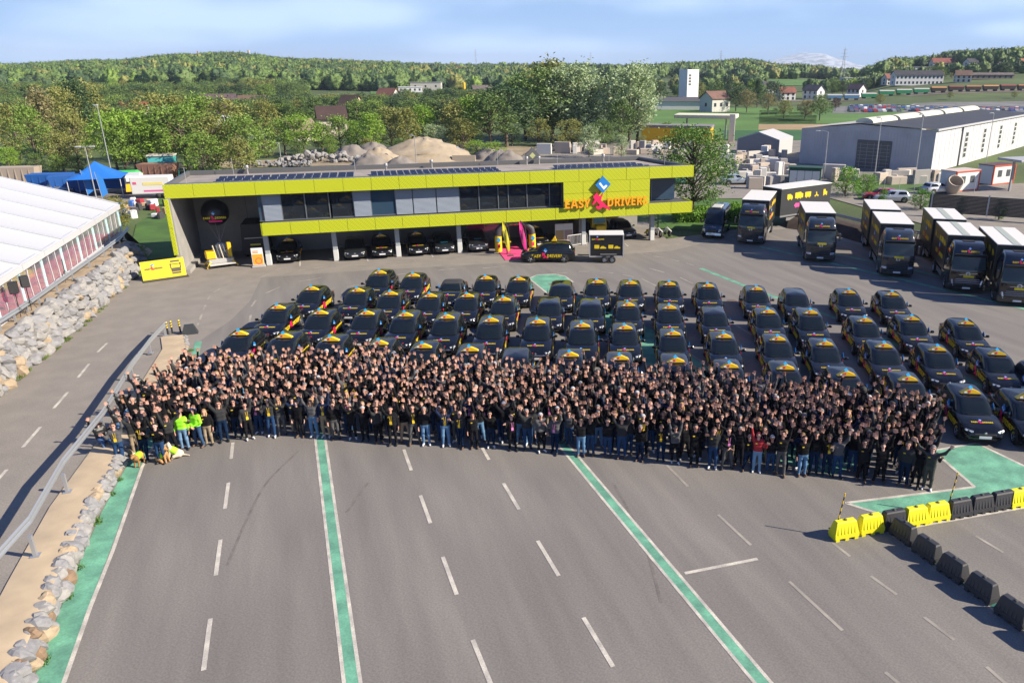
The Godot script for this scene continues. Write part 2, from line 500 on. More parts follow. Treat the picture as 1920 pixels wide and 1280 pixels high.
	for p in [[Vector3(-23.93, 0.344, -27.92), Vector3(-24.60, 0.296, -29.90)], [Vector3(-25.43, 0.245, -31.95), Vector3(-26.10, 0.197, -33.91)], [Vector3(-26.89, 0.149, -35.86), Vector3(-27.65, 0.098, -37.93)], [Vector3(-28.41, 0.050, -39.85), Vector3(-28.85, 0.022, -41.43)], [Vector3(-22.68, 0.428, -24.53), Vector3(-23.14, 0.392, -25.98)]]:
		struct("lane_dash", stripe(p, 0.13, -9.0), white)
	for p in [[Vector3(4.14, 0, -23.41), Vector3(4.97, 0, -21.57)], [Vector3(5.81, 0, -19.66), Vector3(6.82, 0, -17.47)], [Vector3(9.36, 0, -18.03), Vector3(9.83, 0, -17.09)], [Vector3(12.75, 0, -22.1), Vector3(13.23, 0, -21.16)], [Vector3(8.44, 0, -19.93), Vector3(8.93, 0, -19.03)], [Vector3(2.58, 0, -27.02), Vector3(3.26, 0, -25.36)], [Vector3(10.25, 0, -16.08), Vector3(10.49, 0, -15.43)], [Vector3(7.75, 0, -21.69), Vector3(8.1, 0, -20.95)], [Vector3(7.48, 0, -15.89), Vector3(7.73, 0, -15.43)]]:
		struct("lane_dash", stripe(p, 0.11, 0.011), worn)
	for p in [[Vector3(-25.02, 0, -44.09), Vector3(-25.41, 0, -45.13)], [Vector3(-25.64, 0, -45.78), Vector3(-26.17, 0, -47.12)], [Vector3(-26.5, 0, -47.93), Vector3(-26.86, 0, -49.02)], [Vector3(-27.31, 0, -50.15), Vector3(-27.64, 0, -51.2)], [Vector3(-27.8, 0, -52.14), Vector3(-27.84, 0, -53.12)], [Vector3(-27.66, 0, -53.55), Vector3(-27.54, 0, -54.58)], [Vector3(-27.22, 0, -55.19), Vector3(-26.9, 0, -56.12)], [Vector3(-26.32, 0, -56.27), Vector3(-25.91, 0, -57.07)],
		[Vector3(-22.25, 0, -45.24), Vector3(-22.87, 0, -46.89)], [Vector3(-23.6, 0, -48.65), Vector3(-23.96, 0, -50.15)], [Vector3(-24.02, 0, -51.87), Vector3(-23.63, 0, -53.55)], [Vector3(-22.83, 0, -55.03), Vector3(-21.52, 0, -56.12)], [Vector3(-20.13, 0, -52.7), Vector3(-19.51, 0, -53.27)], [Vector3(-24.1, 0, -58.4), Vector3(-22.24, 0, -59.78)], [Vector3(-18.75, 0, -53.55), Vector3(-18.07, 0, -54.14)], [Vector3(-27.17, 0, -58.06), Vector3(-25.67, 0, -58.74)], [Vector3(-30.97, 0, -56.91), Vector3(-29.13, 0, -57.4)], [Vector3(-21.16, 0, -59.78), Vector3(-18.78, 0, -60.5)], [Vector3(-15.94, 0, -57.07), Vector3(-14.85, 0, -57.73)], [Vector3(-13.11, 0, -58.4), Vector3(-11.45, 0, -59.08)], [Vector3(-17.17, 0, -61.04), Vector3(-15.54, 0, -61.6)], [Vector3(-13.84, 0, -61.97), Vector3(-12.25, 0, -62.54)], [Vector3(-10.45, 0, -62.54), Vector3(-8.85, 0, -63.12)], [Vector3(-9.61, 0, -59.08), Vector3(-7.99, 0, -59.78)], [Vector3(-6.6, 0, -60.14), Vector3(-5.46, 0, -60.5)], [Vector3(-3.54, 0, -57.4), Vector3(-2.76, 0, -57.73)], [Vector3(-1.89, 0, -58.06), Vector3(-1.01, 0, -58.06)], [Vector3(-0.08, 0, -57.9), Vector3(0.83, 0, -57.56)], [Vector3(1.53, 0, -57.07), Vector3(2.38, 0, -56.43)], [Vector3(2.93, 0, -55.96), Vector3(4.1, 0, -53.55)], [Vector3(3.76, 0, -59.08), Vector3(4.85, 0, -57.73)], [Vector3(5.93, 0, -56.27), Vector3(6.74, 0, -54.43)], [Vector3(4.33, 0, -63.32), Vector3(5.15, 0, -62.74)], [Vector3(5.69, 0, -62.16), Vector3(6.38, 0, -61.41)], [Vector3(6.89, 0, -60.86), Vector3(7.41, 0, -59.96)], [Vector3(2.78, 0, -64.52), Vector3(4.23, 0, -63.91)], [Vector3(7.13, 0, -51.2), Vector3(7.93, 0, -49.02)], [Vector3(8.2, 0, -45.13), Vector3(8.96, 0, -42.9)], [Vector3(4.95, 0, -39.56), Vector3(5.39, 0, -38.58)], [Vector3(11.24, 0, -45.24), Vector3(11.6, 0, -44.61)], [Vector3(10.68, 0, -39.73), Vector3(11.11, 0, -38.74)], [Vector3(3.36, 0, -67.05), Vector3(4.55, 0, -66.83)]]:
		struct("lane_dash", stripe(p, 0.14, 0.013), worn)
	var rubber := N("tyre_rubber", Color(0.186, 0.168, 0.15), 0.24, 0.32, 1.0, 0.9, 0.2)
	for p in [[Vector3(-12.71, 0, -28.25), Vector3(-12.96, 0, -25.64), Vector3(-12.6, 0, -23.07), Vector3(-12.08, 0, -20.47)], [Vector3(-9.05, 0, -25.64), Vector3(-9.22, 0, -23.59), Vector3(-9.29, 0, -23.59)], [Vector3(0.41, 0, -25.64), Vector3(1.36, 0, -21.94), Vector3(1.75, 0, -18.66)]]:
		var fine := []
		var cv := Curve3D.new()
		for i in p.size():
			var dd: Vector3 = (p[mini(i + 1, p.size() - 1)] - p[maxi(i - 1, 0)]) * 0.16
			cv.add_point(p[i], -dd, dd)
		for i in 21: fine.append(cv.sample_baked(cv.get_baked_length() * i / 20.0))
		struct("tyre_mark", stripe(fine, 0.09, 0.008), rubber)
	for p in [[Vector3(-24.53, 0, -59.78), Vector3(-26.16, 0, -64.11)], [Vector3(-19.48, 0, -61.41), Vector3(-20.72, 0, -64.72)], [Vector3(-14.4, 0, -62.93), Vector3(-15.33, 0, -65.34)], [Vector3(2.05, 0, -68.15), Vector3(2.3, 0, -67.05)]]:
		struct("bay_line", stripe(p, 0.12, 0.013), white)
	tag(part(self, "manhole_cover", MB.new().lathe([Vector2(0, 0.012), Vector2(0.36, 0.012), Vector2(0.38, 0.0)], Transform3D(), 20).mesh(), M(0.13, 0.09, 0.07, 0.7), Vector3(8.92, 0, -50.02)), "round rusty brown manhole cover set in the asphalt between parked cars", "manhole cover")

# height of the ramp road on the left
func ramp(z: float) -> float:
	return lerpf(0.75, 0.06, clampf((-z - 15.0) / 28.0, 0.0, 1.0))

func rock(sd: int, s: Vector3) -> ArrayMesh:
	var f := FastNoiseLite.new()
	f.seed = sd; f.frequency = 0.9
	var r := RandomNumberGenerator.new()
	r.seed = sd
	# cut a ball with a few planes so that flat broken faces show
	var cuts := []
	for i in 9:
		cuts.append([Vector3(r.randf_range(-1, 1), r.randf_range(-1, 1), r.randf_range(-1, 1)).normalized(), r.randf_range(0.55, 0.85)])
	var rows := []
	for i in 8:
		var row := PackedVector3Array()
		for j in 11:
			var a := PI * i / 7.0
			var b := TAU * j / 11.0
			var p := Vector3(sin(a) * cos(b), cos(a), -sin(a) * sin(b))
			var k := 1.0 + f.get_noise_3dv(p * 1.6) * 0.25
			for c in cuts:
				var d: float = p.dot(c[0])
				if d * k > c[1]: k = c[1] / d
			row.append(p * k * s * 0.5)
		rows.append(row)
	var mb := MB.new()
	for i in 7:
		for j in 11:
			var k := (j + 1) % 11
			mb.quad(rows[i][j], rows[i + 1][j], rows[i + 1][k], rows[i][k])
	return mb.mesh()

func guard_rail(called: String, label: String, pts: Array, h: Callable, posts: Array, side: float) -> void:
	var t := thing(called, label, "guard rail")
	var zinc := M(0.40, 0.42, 0.45, 0.42, 0.6)
	var prof := [Vector2(0, 0.45), Vector2(0.05, 0.49), Vector2(0.05, 0.54), Vector2(0.0, 0.59), Vector2(0.0, 0.61), Vector2(0.05, 0.66), Vector2(0.05, 0.71), Vector2(0, 0.75)]
	for i in pts.size() - 1:
		var rows := []
		for e in 2:
			var p: Vector3 = pts[i + e]
			var d: Vector3 = (pts[mini(i + e + 1, pts.size() - 1)] - pts[maxi(i + e - 1, 0)]).normalized()
			var s := d.cross(Vector3.UP).normalized() * side
			var row := PackedVector3Array()
			for q in prof: row.append(p + s * (0.1 + q.x) + Vector3.UP * (h.call(p) + q.y))
			rows.append(row)
		part(t, "beam", MB.new().grid(rows).mesh(), zinc)
	for p in posts:
		var y: float = h.call(p)
		part(t, "post", MB.new().box(Vector3(0, 0.36, 0), Vector3(0.10, 0.74, 0.13)).box(Vector3(0, 0.01, 0), Vector3(0.26, 0.02, 0.26)).mesh(), zinc, Vector3(p.x, y, p.z), Basis(Vector3.UP, 0.34))

func build_left_side() -> void:
	var edge := [Vector3(-12.9, 0, -10), Vector3(-14.8, 0, -15.52), Vector3(-16.41, 0, -19.4), Vector3(-18.09, 0, -23.59), Vector3(-19.16, 0, -27.02), Vector3(-20.41, 0, -31.05), Vector3(-21.91, 0, -35.93), Vector3(-23.57, 0, -40.68), Vector3(-24.9, 0, -42.9)]
	var light := N("asphalt_light", Color(0.250, 0.226, 0.196), 0.22, 0.32, 3.0, 0.92, 0.10)
	var base2 := [Vector3(-26.5, 0, -24), Vector3(-29.28, 0, -33.71), Vector3(-30.47, 0, -37.17), Vector3(-31.27, 0, -40.42), Vector3(-32.2, 0, -43.69), Vector3(-33.9, 0, -49.27), Vector3(-35.9, 0, -55.9), Vector3(-37.2, 0, -60)]
	# ramp road, path on the wall
	var rows := []
	var rowp := []
	for i in edge.size():
		var p: Vector3 = edge[i]
		var y := ramp(p.z)
		var out := Vector3(-1, 0, 0.36).normalized()
		var q: Vector3 = p + out * 1.45
		rowp.append(PackedVector3Array([p + out * 0.18 + Vector3.UP * (y - 0.04), p + out * 0.3 + Vector3.UP * y, q + Vector3.UP * y, q + out * 0.02 + Vector3.UP * (y - 0.12)]))
		rows.append(PackedVector3Array([q + Vector3.UP * (y - 0.06), p + out * 6.0 + Vector3.UP * (y - 0.05), p + out * 22.0 + Vector3.UP * (y - 0.05)]))
	struct("ramp_road", MB.new().grid(rows).mesh(), light)
	struct("path", MB.new().grid(rowp).mesh(), N("path_sand", Color(0.52, 0.41, 0.27), 0.09, 0.12, 2.0, 0.92, 0.12))
	# rock wall under the path, stone by stone
	var rocks := []
	for i in 10: rocks.append(rock(20 + i, Vector3.ONE))
	var rm := [N("stone_grey", Color(0.29, 0.29, 0.295), 0.35, 0.1, 0.6, 0.9, 0.2, false), N("stone_pale", Color(0.35, 0.34, 0.32), 0.3, 0.1, 0.6, 0.9, 0.2, false), N("stone_brown", Color(0.28, 0.19, 0.12), 0.4, 0.1, 0.6, 0.9, 0.2, false), N("stone_sand", Color(0.42, 0.33, 0.22), 0.25, 0.1, 0.6, 0.9, 0.2, false)]
	var wall := thing("rock_wall", "low wall of rough grey and brown stones below the sandy path", "rock wall")
	for i in edge.size() - 1:
		var a: Vector3 = edge[i]; var b: Vector3 = edge[i + 1]
		var len := a.distance_to(b)
		var k := 0.0
		while k < len:
			var p := a.lerp(b, k / len)
			var hh := ramp(p.z) + 0.03
			var y := 0.0
			while y < hh:
				var s := rnd(0.46, 0.74) * clampf(hh * 1.6, 0.5, 1.0)
				var mm: StandardMaterial3D = rm[[0, 0, 0, 0, 1, 2, 3, 1][rng.randi() % 8]]
				part(wall, "stone", rocks[rng.randi() % 10], mm, p + Vector3(-1, 0, 0.36).normalized() * (0.22 + y * 0.12 + rnd(-0.06, 0.03)) + Vector3.UP * minf(y + s * 0.3, hh - s * 0.36), Basis.from_euler(Vector3(rnd(-0.4, 0.4), rnd(0, TAU), rnd(-0.4, 0.4))) * Basis.from_scale(Vector3(s * 1.25, s * 0.9, s)))
				y += s * 0.72
			k += rnd(0.34, 0.5)
	for i in 14:
		var k: Vector3 = edge[1 + i % 6].lerp(edge[2 + i % 6], rnd(0, 1))
		var tuft := grass_tuft(40, 0.16, 0.2, 90 + i)
		tag(part(self, "grass_tuft", tuft, M(0.07, 0.15, 0.02, 0.8), k + Vector3(0.05, 0.01, 0)), "small green weed tuft growing at the foot of the stone wall", "weed", "weeds along the stone wall")
	# guard rail on the path
	var gr := [Vector3(-15.4, 0, -14.0), Vector3(-17.13, 0.7, -17.34), Vector3(-17.84, 0.65, -20.13), Vector3(-19.51, 0.6, -24.12), Vector3(-21.06, 0.45, -28.83), Vector3(-23.7, 0.25, -35.33), Vector3(-25.15, 0.15, -39.42), Vector3(-26.07, 0.1, -42.61)]
	guard_rail("guard_rail", "galvanised guard rail along the sandy path where people sit", gr, func(p): return ramp(p.z), gr.slice(1), 1.0)
	# kerb markers at the end of the path
	for p in [Vector3(-26.14, 0, -43), Vector3(-25.98, 0, -43.19), Vector3(-25.6, 0, -43.39)]:
		var t := thing("bollard", "black and yellow banded marker post at the end of the path", "bollard", p, 0, "marker posts at the path end")
		part(t, "post", MB.new().lathe([Vector2(0.0, 0.0), Vector2(0.07, 0.0), Vector2(0.05, 0.04), Vector2(0.05, 0.42)], Transform3D(), 10).mesh(), M(0.02, 0.02, 0.02, 0.6))
		for k in 5: part(t, "band", MB.new().lathe([Vector2(0.053, 0), Vector2(0.053, 0.075), Vector2(0.0, 0.077)], Transform3D(), 10).mesh(), M(0.75, 0.5, 0.02, 0.5) if k % 2 == 0 else M(0.02, 0.02, 0.02, 0.5), Vector3(0, 0.42 + k * 0.075, 0))
	var hump := thing("rubber_hump", "black rubber end piece leaning on the tip of the path", "hump", Vector3(-24.92, 0, -43.19), 0.4)
	part(hump, "shell", MB.new().hull8(Vector3(0, 0.28, 0), Vector3(0.9, 0.56, 0.5), Vector3(0.5, 0.56, 0.3)).mesh(), M(0.03, 0.035, 0.04, 0.6))

	# upper terrace: rock wall, berm, second rail, tent
	var up := Vector3.UP
	var wall2 := thing("rock_wall", "tall sloping wall of pale broken boulders below the tent terrace", "rock wall")
	var top2 := []
	for i in base2.size() - 1:
		var a: Vector3 = base2[i]; var b: Vector3 = base2[i + 1]
		var len := a.distance_to(b)
		var k := 0.0
		while k < len:
			var p := a.lerp(b, k / len)
			var y0 := ramp(p.z) - 0.05
			for row in 5:
				var s := rnd(0.62, 1.1)
				part(wall2, "stone", rocks[rng.randi() % 10], rm[[0, 0, 1, 1, 0, 0, 1, 0, 1, 3][rng.randi() % 10]], p + Vector3(-0.95, 0, 0.3) * (0.05 + row * 0.16) + up * (y0 + 0.2 + row * 0.37) + Vector3(rnd(-0.1, 0.1), rnd(-0.08, 0.08), rnd(-0.15, 0.15)), Basis.from_euler(Vector3(rnd(-0.5, 0.5), rnd(0, TAU), rnd(-0.5, 0.5))) * Basis.from_scale(Vector3(s * 1.25, s * 0.8, s * 0.95)))
			k += rnd(0.6, 0.8)
	var rt := []
	var rt2 := []
	var rail2 := []
	for p in base2:
		var o := Vector3(-0.95, 0, 0.3)
		rt.append(PackedVector3Array([p + o * 0.5 + up * 0.3, p + o * 0.75 + up * 1.7, p + o * 1.1 + up * 1.84, p + o * 1.95 + up * 1.8]))
		rt2.append(PackedVector3Array([p + o * 1.95 + up * 1.805, p + o * 30.0 + up * 1.8]))
		rail2.append(p + o * 1.45)
	rt.append(PackedVector3Array([Vector3(-37.9, -0.1, -61.0), Vector3(-38.6, 0.9, -61.6), Vector3(-39.3, 1.2, -62.6), Vector3(-40.6, 1.3, -63.6)]))
	rt.append(PackedVector3Array([Vector3(-39.0, -0.1, -64.5), Vector3(-39.6, 0.1, -65.2), Vector3(-40.3, 0.1, -66.0), Vector3(-41.5, 0.1, -67.2)]))
	rail2.append(Vector3(-40.27, 1.8, -63.52) * Vector3(1, 0, 1))
	struct("berm", MB.new().grid(rt).mesh(), N("berm_soil", Color(0.38, 0.29, 0.19), 0.25, 0.2, 2.0, 0.95, 0.25))
	rt2.append(PackedVector3Array([Vector3(-41.2, 1.78, -64.9), Vector3(-66, 1.78, -56)]))
	rt2.append(PackedVector3Array([Vector3(-42.5, -0.1, -68.5), Vector3(-67, -0.1, -60)]))
	struct("terrace", MB.new().grid(rt2).mesh(), N("terrace_deck", Color(0.22, 0.19, 0.16), 0.15, 0.3, 3.0, 0.9))
	var posts2 := []
	for i in range(0, rail2.size() - 1):
		for k in [0.0, 0.5]: posts2.append(rail2[i].lerp(rail2[i + 1], k))
	guard_rail("guard_rail", "galvanised guard rail on rusty posts above the boulder wall", rail2, func(p): return 1.78, posts2, 1.0)
	for i in 40:
		var k: float = rnd(0, base2.size() - 1.001)
		var p: Vector3 = base2[int(k)].lerp(base2[int(k) + 1], k - int(k)) + Vector3(0.25, ramp(-45) * 0, 0)
		p.y = ramp(p.z) - 0.05
		tag(part(self, "grass_tuft", grass_tuft(30, 0.18, 0.2, 200 + i), M(0.11, 0.17, 0.025, 0.8), p), "low green weeds along the foot of the boulder wall", "weed", "weeds along the boulder wall")
	build_tent()

func grass_tuft(count: int, r: float, h: float, sd: int) -> ArrayMesh:
	var g := RandomNumberGenerator.new()
	g.seed = sd
	var mb := MB.new()
	for i in count:
		var a := g.randf() * TAU
		var d := sqrt(g.randf()) * r
		var p := Vector3(cos(a) * d, 0, sin(a) * d)
		var s := Vector3(g.randf_range(-1, 1), 0, g.randf_range(-1, 1)).normalized() * 0.015
		mb.tri(p - s, p + s, p + Vector3(g.randf_range(-0.5, 0.5) * h, h * g.randf_range(0.5, 1.0), g.randf_range(-0.5, 0.5) * h))
	return mb.mesh()

func build_tent() -> void:
	# long party tent; its side runs along d, its roof climbs to the left
	var t := thing("party_tent", "long white marquee with clear striped sides and pink carpet inside", "tent", Vector3(-41.2, 1.8, -64.2))
	var d := Vector3(0.314, 0, 0.949)
	var o := Vector3(-0.949, 0, 0.314)
	var up := Vector3.UP
	var cloth := M(0.46, 0.47, 0.49, 0.55)
	var film := StandardMaterial3D.new()
	film.albedo_color = Color(0.80, 0.82, 0.86, 0.1)
	film.transparency = BaseMaterial3D.TRANSPARENCY_ALPHA
	film.roughness = 0.12
	var bay := 3.72
	part(t, "carpet", MB.new().box((d * 20 + o * 7 + up * 0.03), Vector3(40, 0.04, 13.4), Basis(d, up, o)).mesh(), N("carpet_pink", Color(0.62, 0.02, 0.13), 0.2, 0.3, 2.0, 0.95))
	for i in 11:
		var a := d * (i * bay)
		var b := d * ((i + 1) * bay)
		# sagging roof sheet of this bay
		var rows := []
		for k in 7:
			var row := PackedVector3Array()
			for j in 6:
				var u := j / 5.0
				var sag := sin(u * PI) * 0.10 * (1.0 - 0.3 * k / 6.0)
				row.append(a.lerp(b, u) + o * (-0.25 + k * 1.9) + up * (2.45 + k * 0.62 - sag))
			rows.append(row)
		part(t, "roof_sheet", MB.new().grid(rows).mesh(), cloth)
		part(t, "valance", MB.new().box(a.lerp(b, 0.5) + o * -0.27 + up * 2.28, Vector3(bay - 0.06, 0.36, 0.03), Basis(d, up, o)).mesh(), cloth)
		part(t, "eave_beam", MB.new().tube([a + up * 2.42, b + up * 2.42], [0.07], 8).mesh(), M(0.6, 0.62, 0.64, 0.4, 0.5))
		part(t, "rafter", MB.new().tube([a + o * -0.2 + up * 2.53, a + o * 11.2 + up * 6.2], [0.055], 6).mesh(), M(0.6, 0.62, 0.64, 0.4, 0.5))
		part(t, "upright", MB.new().box(a + up * 1.2, Vector3(0.1, 2.4, 0.1), Basis(d, up, o)).mesh(), M(0.5, 0.76, 0.78, 0.5))
		part(t, "film_wall", MB.new().box(a.lerp(b, 0.5) + up * 1.2 + o * 0.02, Vector3(bay - 0.16, 2.3, 0.01), Basis(d, up, o)).mesh(), film)
		part(t, "skirt", MB.new().box(a.lerp(b, 0.5) + up * 0.1 + o * -0.06, Vector3(bay - 0.06, 0.28, 0.03), Basis(d, up, o)).mesh(), cloth)
		for u in [0.33, 0.67]:
			var c := a.lerp(b, u)
			var pts := []
			for k in 7: pts.append(c + up * (0.15 + k * 0.36) + d * sin(k * 0.9 + i) * 0.06 - o * 0.02)
			part(t, "seam_strip", MB.new().tube(pts, [0.03], 6).mesh(), cloth)
	# far gable end
	part(t, "gable_wall", MB.new().prism(PackedVector2Array([Vector2(0, 0), Vector2(0, 2.4), Vector2(11.2, 6.1), Vector2(11.2, 0)]), -0.02, 0.02, Transform3D(Basis(o, up, -d), Vector3.ZERO)).mesh(), film)
	part(t, "far_side", MB.new().box(d * 20 + o * 13.8 + up * 1.2, Vector3(40, 2.4, 0.03), Basis(d, up, o)).mesh(), M(0.5, 0.52, 0.55, 0.6))
	# loudspeakers on stands outside the tent
	var n := 0
	for p in [Vector3(-32.67, 1.8, -40.48), Vector3(-32.98, 1.8, -41.77), Vector3(-35.51, 1.8, -48.56)]:
		var st := thing("speaker_stand", "black tripod speaker stand beside the white tent", "speaker stand", p, rnd(0, 1), "speaker stands beside the tent")
		part(st, "pole", MB.new().tube([Vector3(0, 0.35, 0), Vector3(0, 1.5, 0)], [0.025], 6).mesh(), M(0.02, 0.02, 0.02, 0.5))
		for k in 3:
			var a := TAU * k / 3.0
			part(st, "leg", MB.new().tube([Vector3(0, 0.75, 0), Vector3(cos(a) * 0.45, 0.0, sin(a) * 0.45)], [0.018], 6).mesh(), M(0.02, 0.02, 0.02, 0.5))
		if n < 2:
			var sp := thing("loudspeaker", "black box loudspeaker on a tripod beside the tent", "loudspeaker", p + up * 1.5, 0.5 + n * 0.3, "loudspeakers beside the tent")
			part(sp, "cabinet", cbx(Vector3(0.42, 0.66, 0.38), 0.03, Vector3(0, 0.33, 0)), M(0.018, 0.018, 0.02, 0.6))
			part(sp, "grille", bx(Vector3(0.36, 0.58, 0.01), Vector3(0, 0.33, 0.196)), M(0.03, 0.03, 0.032, 0.8))
		n += 1

const FIGURE := [[665, 548], [700, 508], [722, 540], [745, 548], [775, 513], [748, 590], [800, 645], [855, 690], [835, 702], [770, 668], [735, 692], [715, 692], [688, 668], [700, 652], [725, 660], [735, 640], [702, 602], [662, 642], [654, 626], [680, 582], [664, 562]]
var logo_cache := {}

# the school's wordmark, cap height cap, standing in the xy plane of xf: words, tilted blue plate with an L, pink running figure
func logo(parent: Node3D, cap: float, depth: float, xf: Transform3D, ink: Material, plate := 1.0) -> void:
	var key := "%.3f %.3f %.2f" % [cap, depth, plate]
	if not logo_cache.has(key):
		var st := SurfaceTool.new()
		for w in [["EASY", -4.95, -1.95], ["DRIVERS", 0.1, 4.95]]:
			var t := letters(w[0], cap, depth)
			var box := t.get_aabb()
			var s: float = (w[2] - w[1]) * cap / maxf(box.size.x, 0.001)
			var sy: float = cap / maxf(box.size.y, 0.001)
			st.append_from(t, 0, Transform3D(Basis.from_scale(Vector3(s, sy, 1)), Vector3((w[1] + w[2]) * 0.5 * cap - box.get_center().x * s, -box.get_center().y * sy, 0)))
		var poly := PackedVector2Array()
		for p in FIGURE: poly.append(Vector2((p[0] - 815) / 93.0, (620 - p[1]) / 93.0) * cap)
		var dm := PackedVector2Array()
		for p in [[770, 330], [855, 420], [770, 515], [685, 425]]: dm.append((Vector2((p[0] - 770) / 93.0, (425 - p[1]) / 93.0) * plate + Vector2(-0.48, 2.1 if plate > 0.9 else 1.75)) * cap)
		var ell := PackedVector2Array()
		for p in [[722, 410], [742, 398], [775, 445], [803, 425], [818, 440], [778, 480]]: ell.append((Vector2((p[0] - 770) / 93.0, (425 - p[1]) / 93.0) * plate + Vector2(-0.48, 2.1 if plate > 0.9 else 1.75)) * cap)
		logo_cache[key] = [st.commit(), MB.new().prism(poly, -depth * 0.5, depth * 0.5).mesh(), MB.new().prism(dm, -depth * 0.5, depth * 0.7).mesh(), MB.new().prism(ell, depth * 0.7, depth * 0.8 + 0.002).mesh()]
	var c: Array = logo_cache[key]
	part(parent, "lettering", c[0], ink, xf.origin, xf.basis)
	part(parent, "logo_figure", c[1], M(0.75, 0.01, 0.10, 0.5), xf.origin, xf.basis)
	part(parent, "logo_plate", c[2], M(0.01, 0.19, 0.55, 0.45), xf.origin, xf.basis)
	part(parent, "logo_letter", c[3], M(0.8, 0.82, 0.85, 0.5), xf.origin, xf.basis)

func perforated() -> StandardMaterial3D:
	if mats.has("perforated"): return mats["perforated"]
	# expanded metal: rows of slanted slots through yellow-green sheet
	var im := Image.create(64, 64, false, Image.FORMAT_RGB8)
	for y in 64:
		for x in 64:
			var a := fposmod((x + y) / 16.0, 1.0)
			var b := fposmod((x - y) / 32.0, 1.0)
			var slot := a < 0.34 and b < 0.72
			im.set_pixel(x, y, lin(0.31, 0.36, 0.008) if slot else lin(0.47, 0.51, 0.01))
	im.generate_mipmaps()
	var m := StandardMaterial3D.new()
	m.albedo_texture = ImageTexture.create_from_image(im)
	m.uv1_triplanar = true
	m.uv1_scale = Vector3.ONE / 0.8
	m.roughness = 0.5
	mats["perforated"] = m
	return m

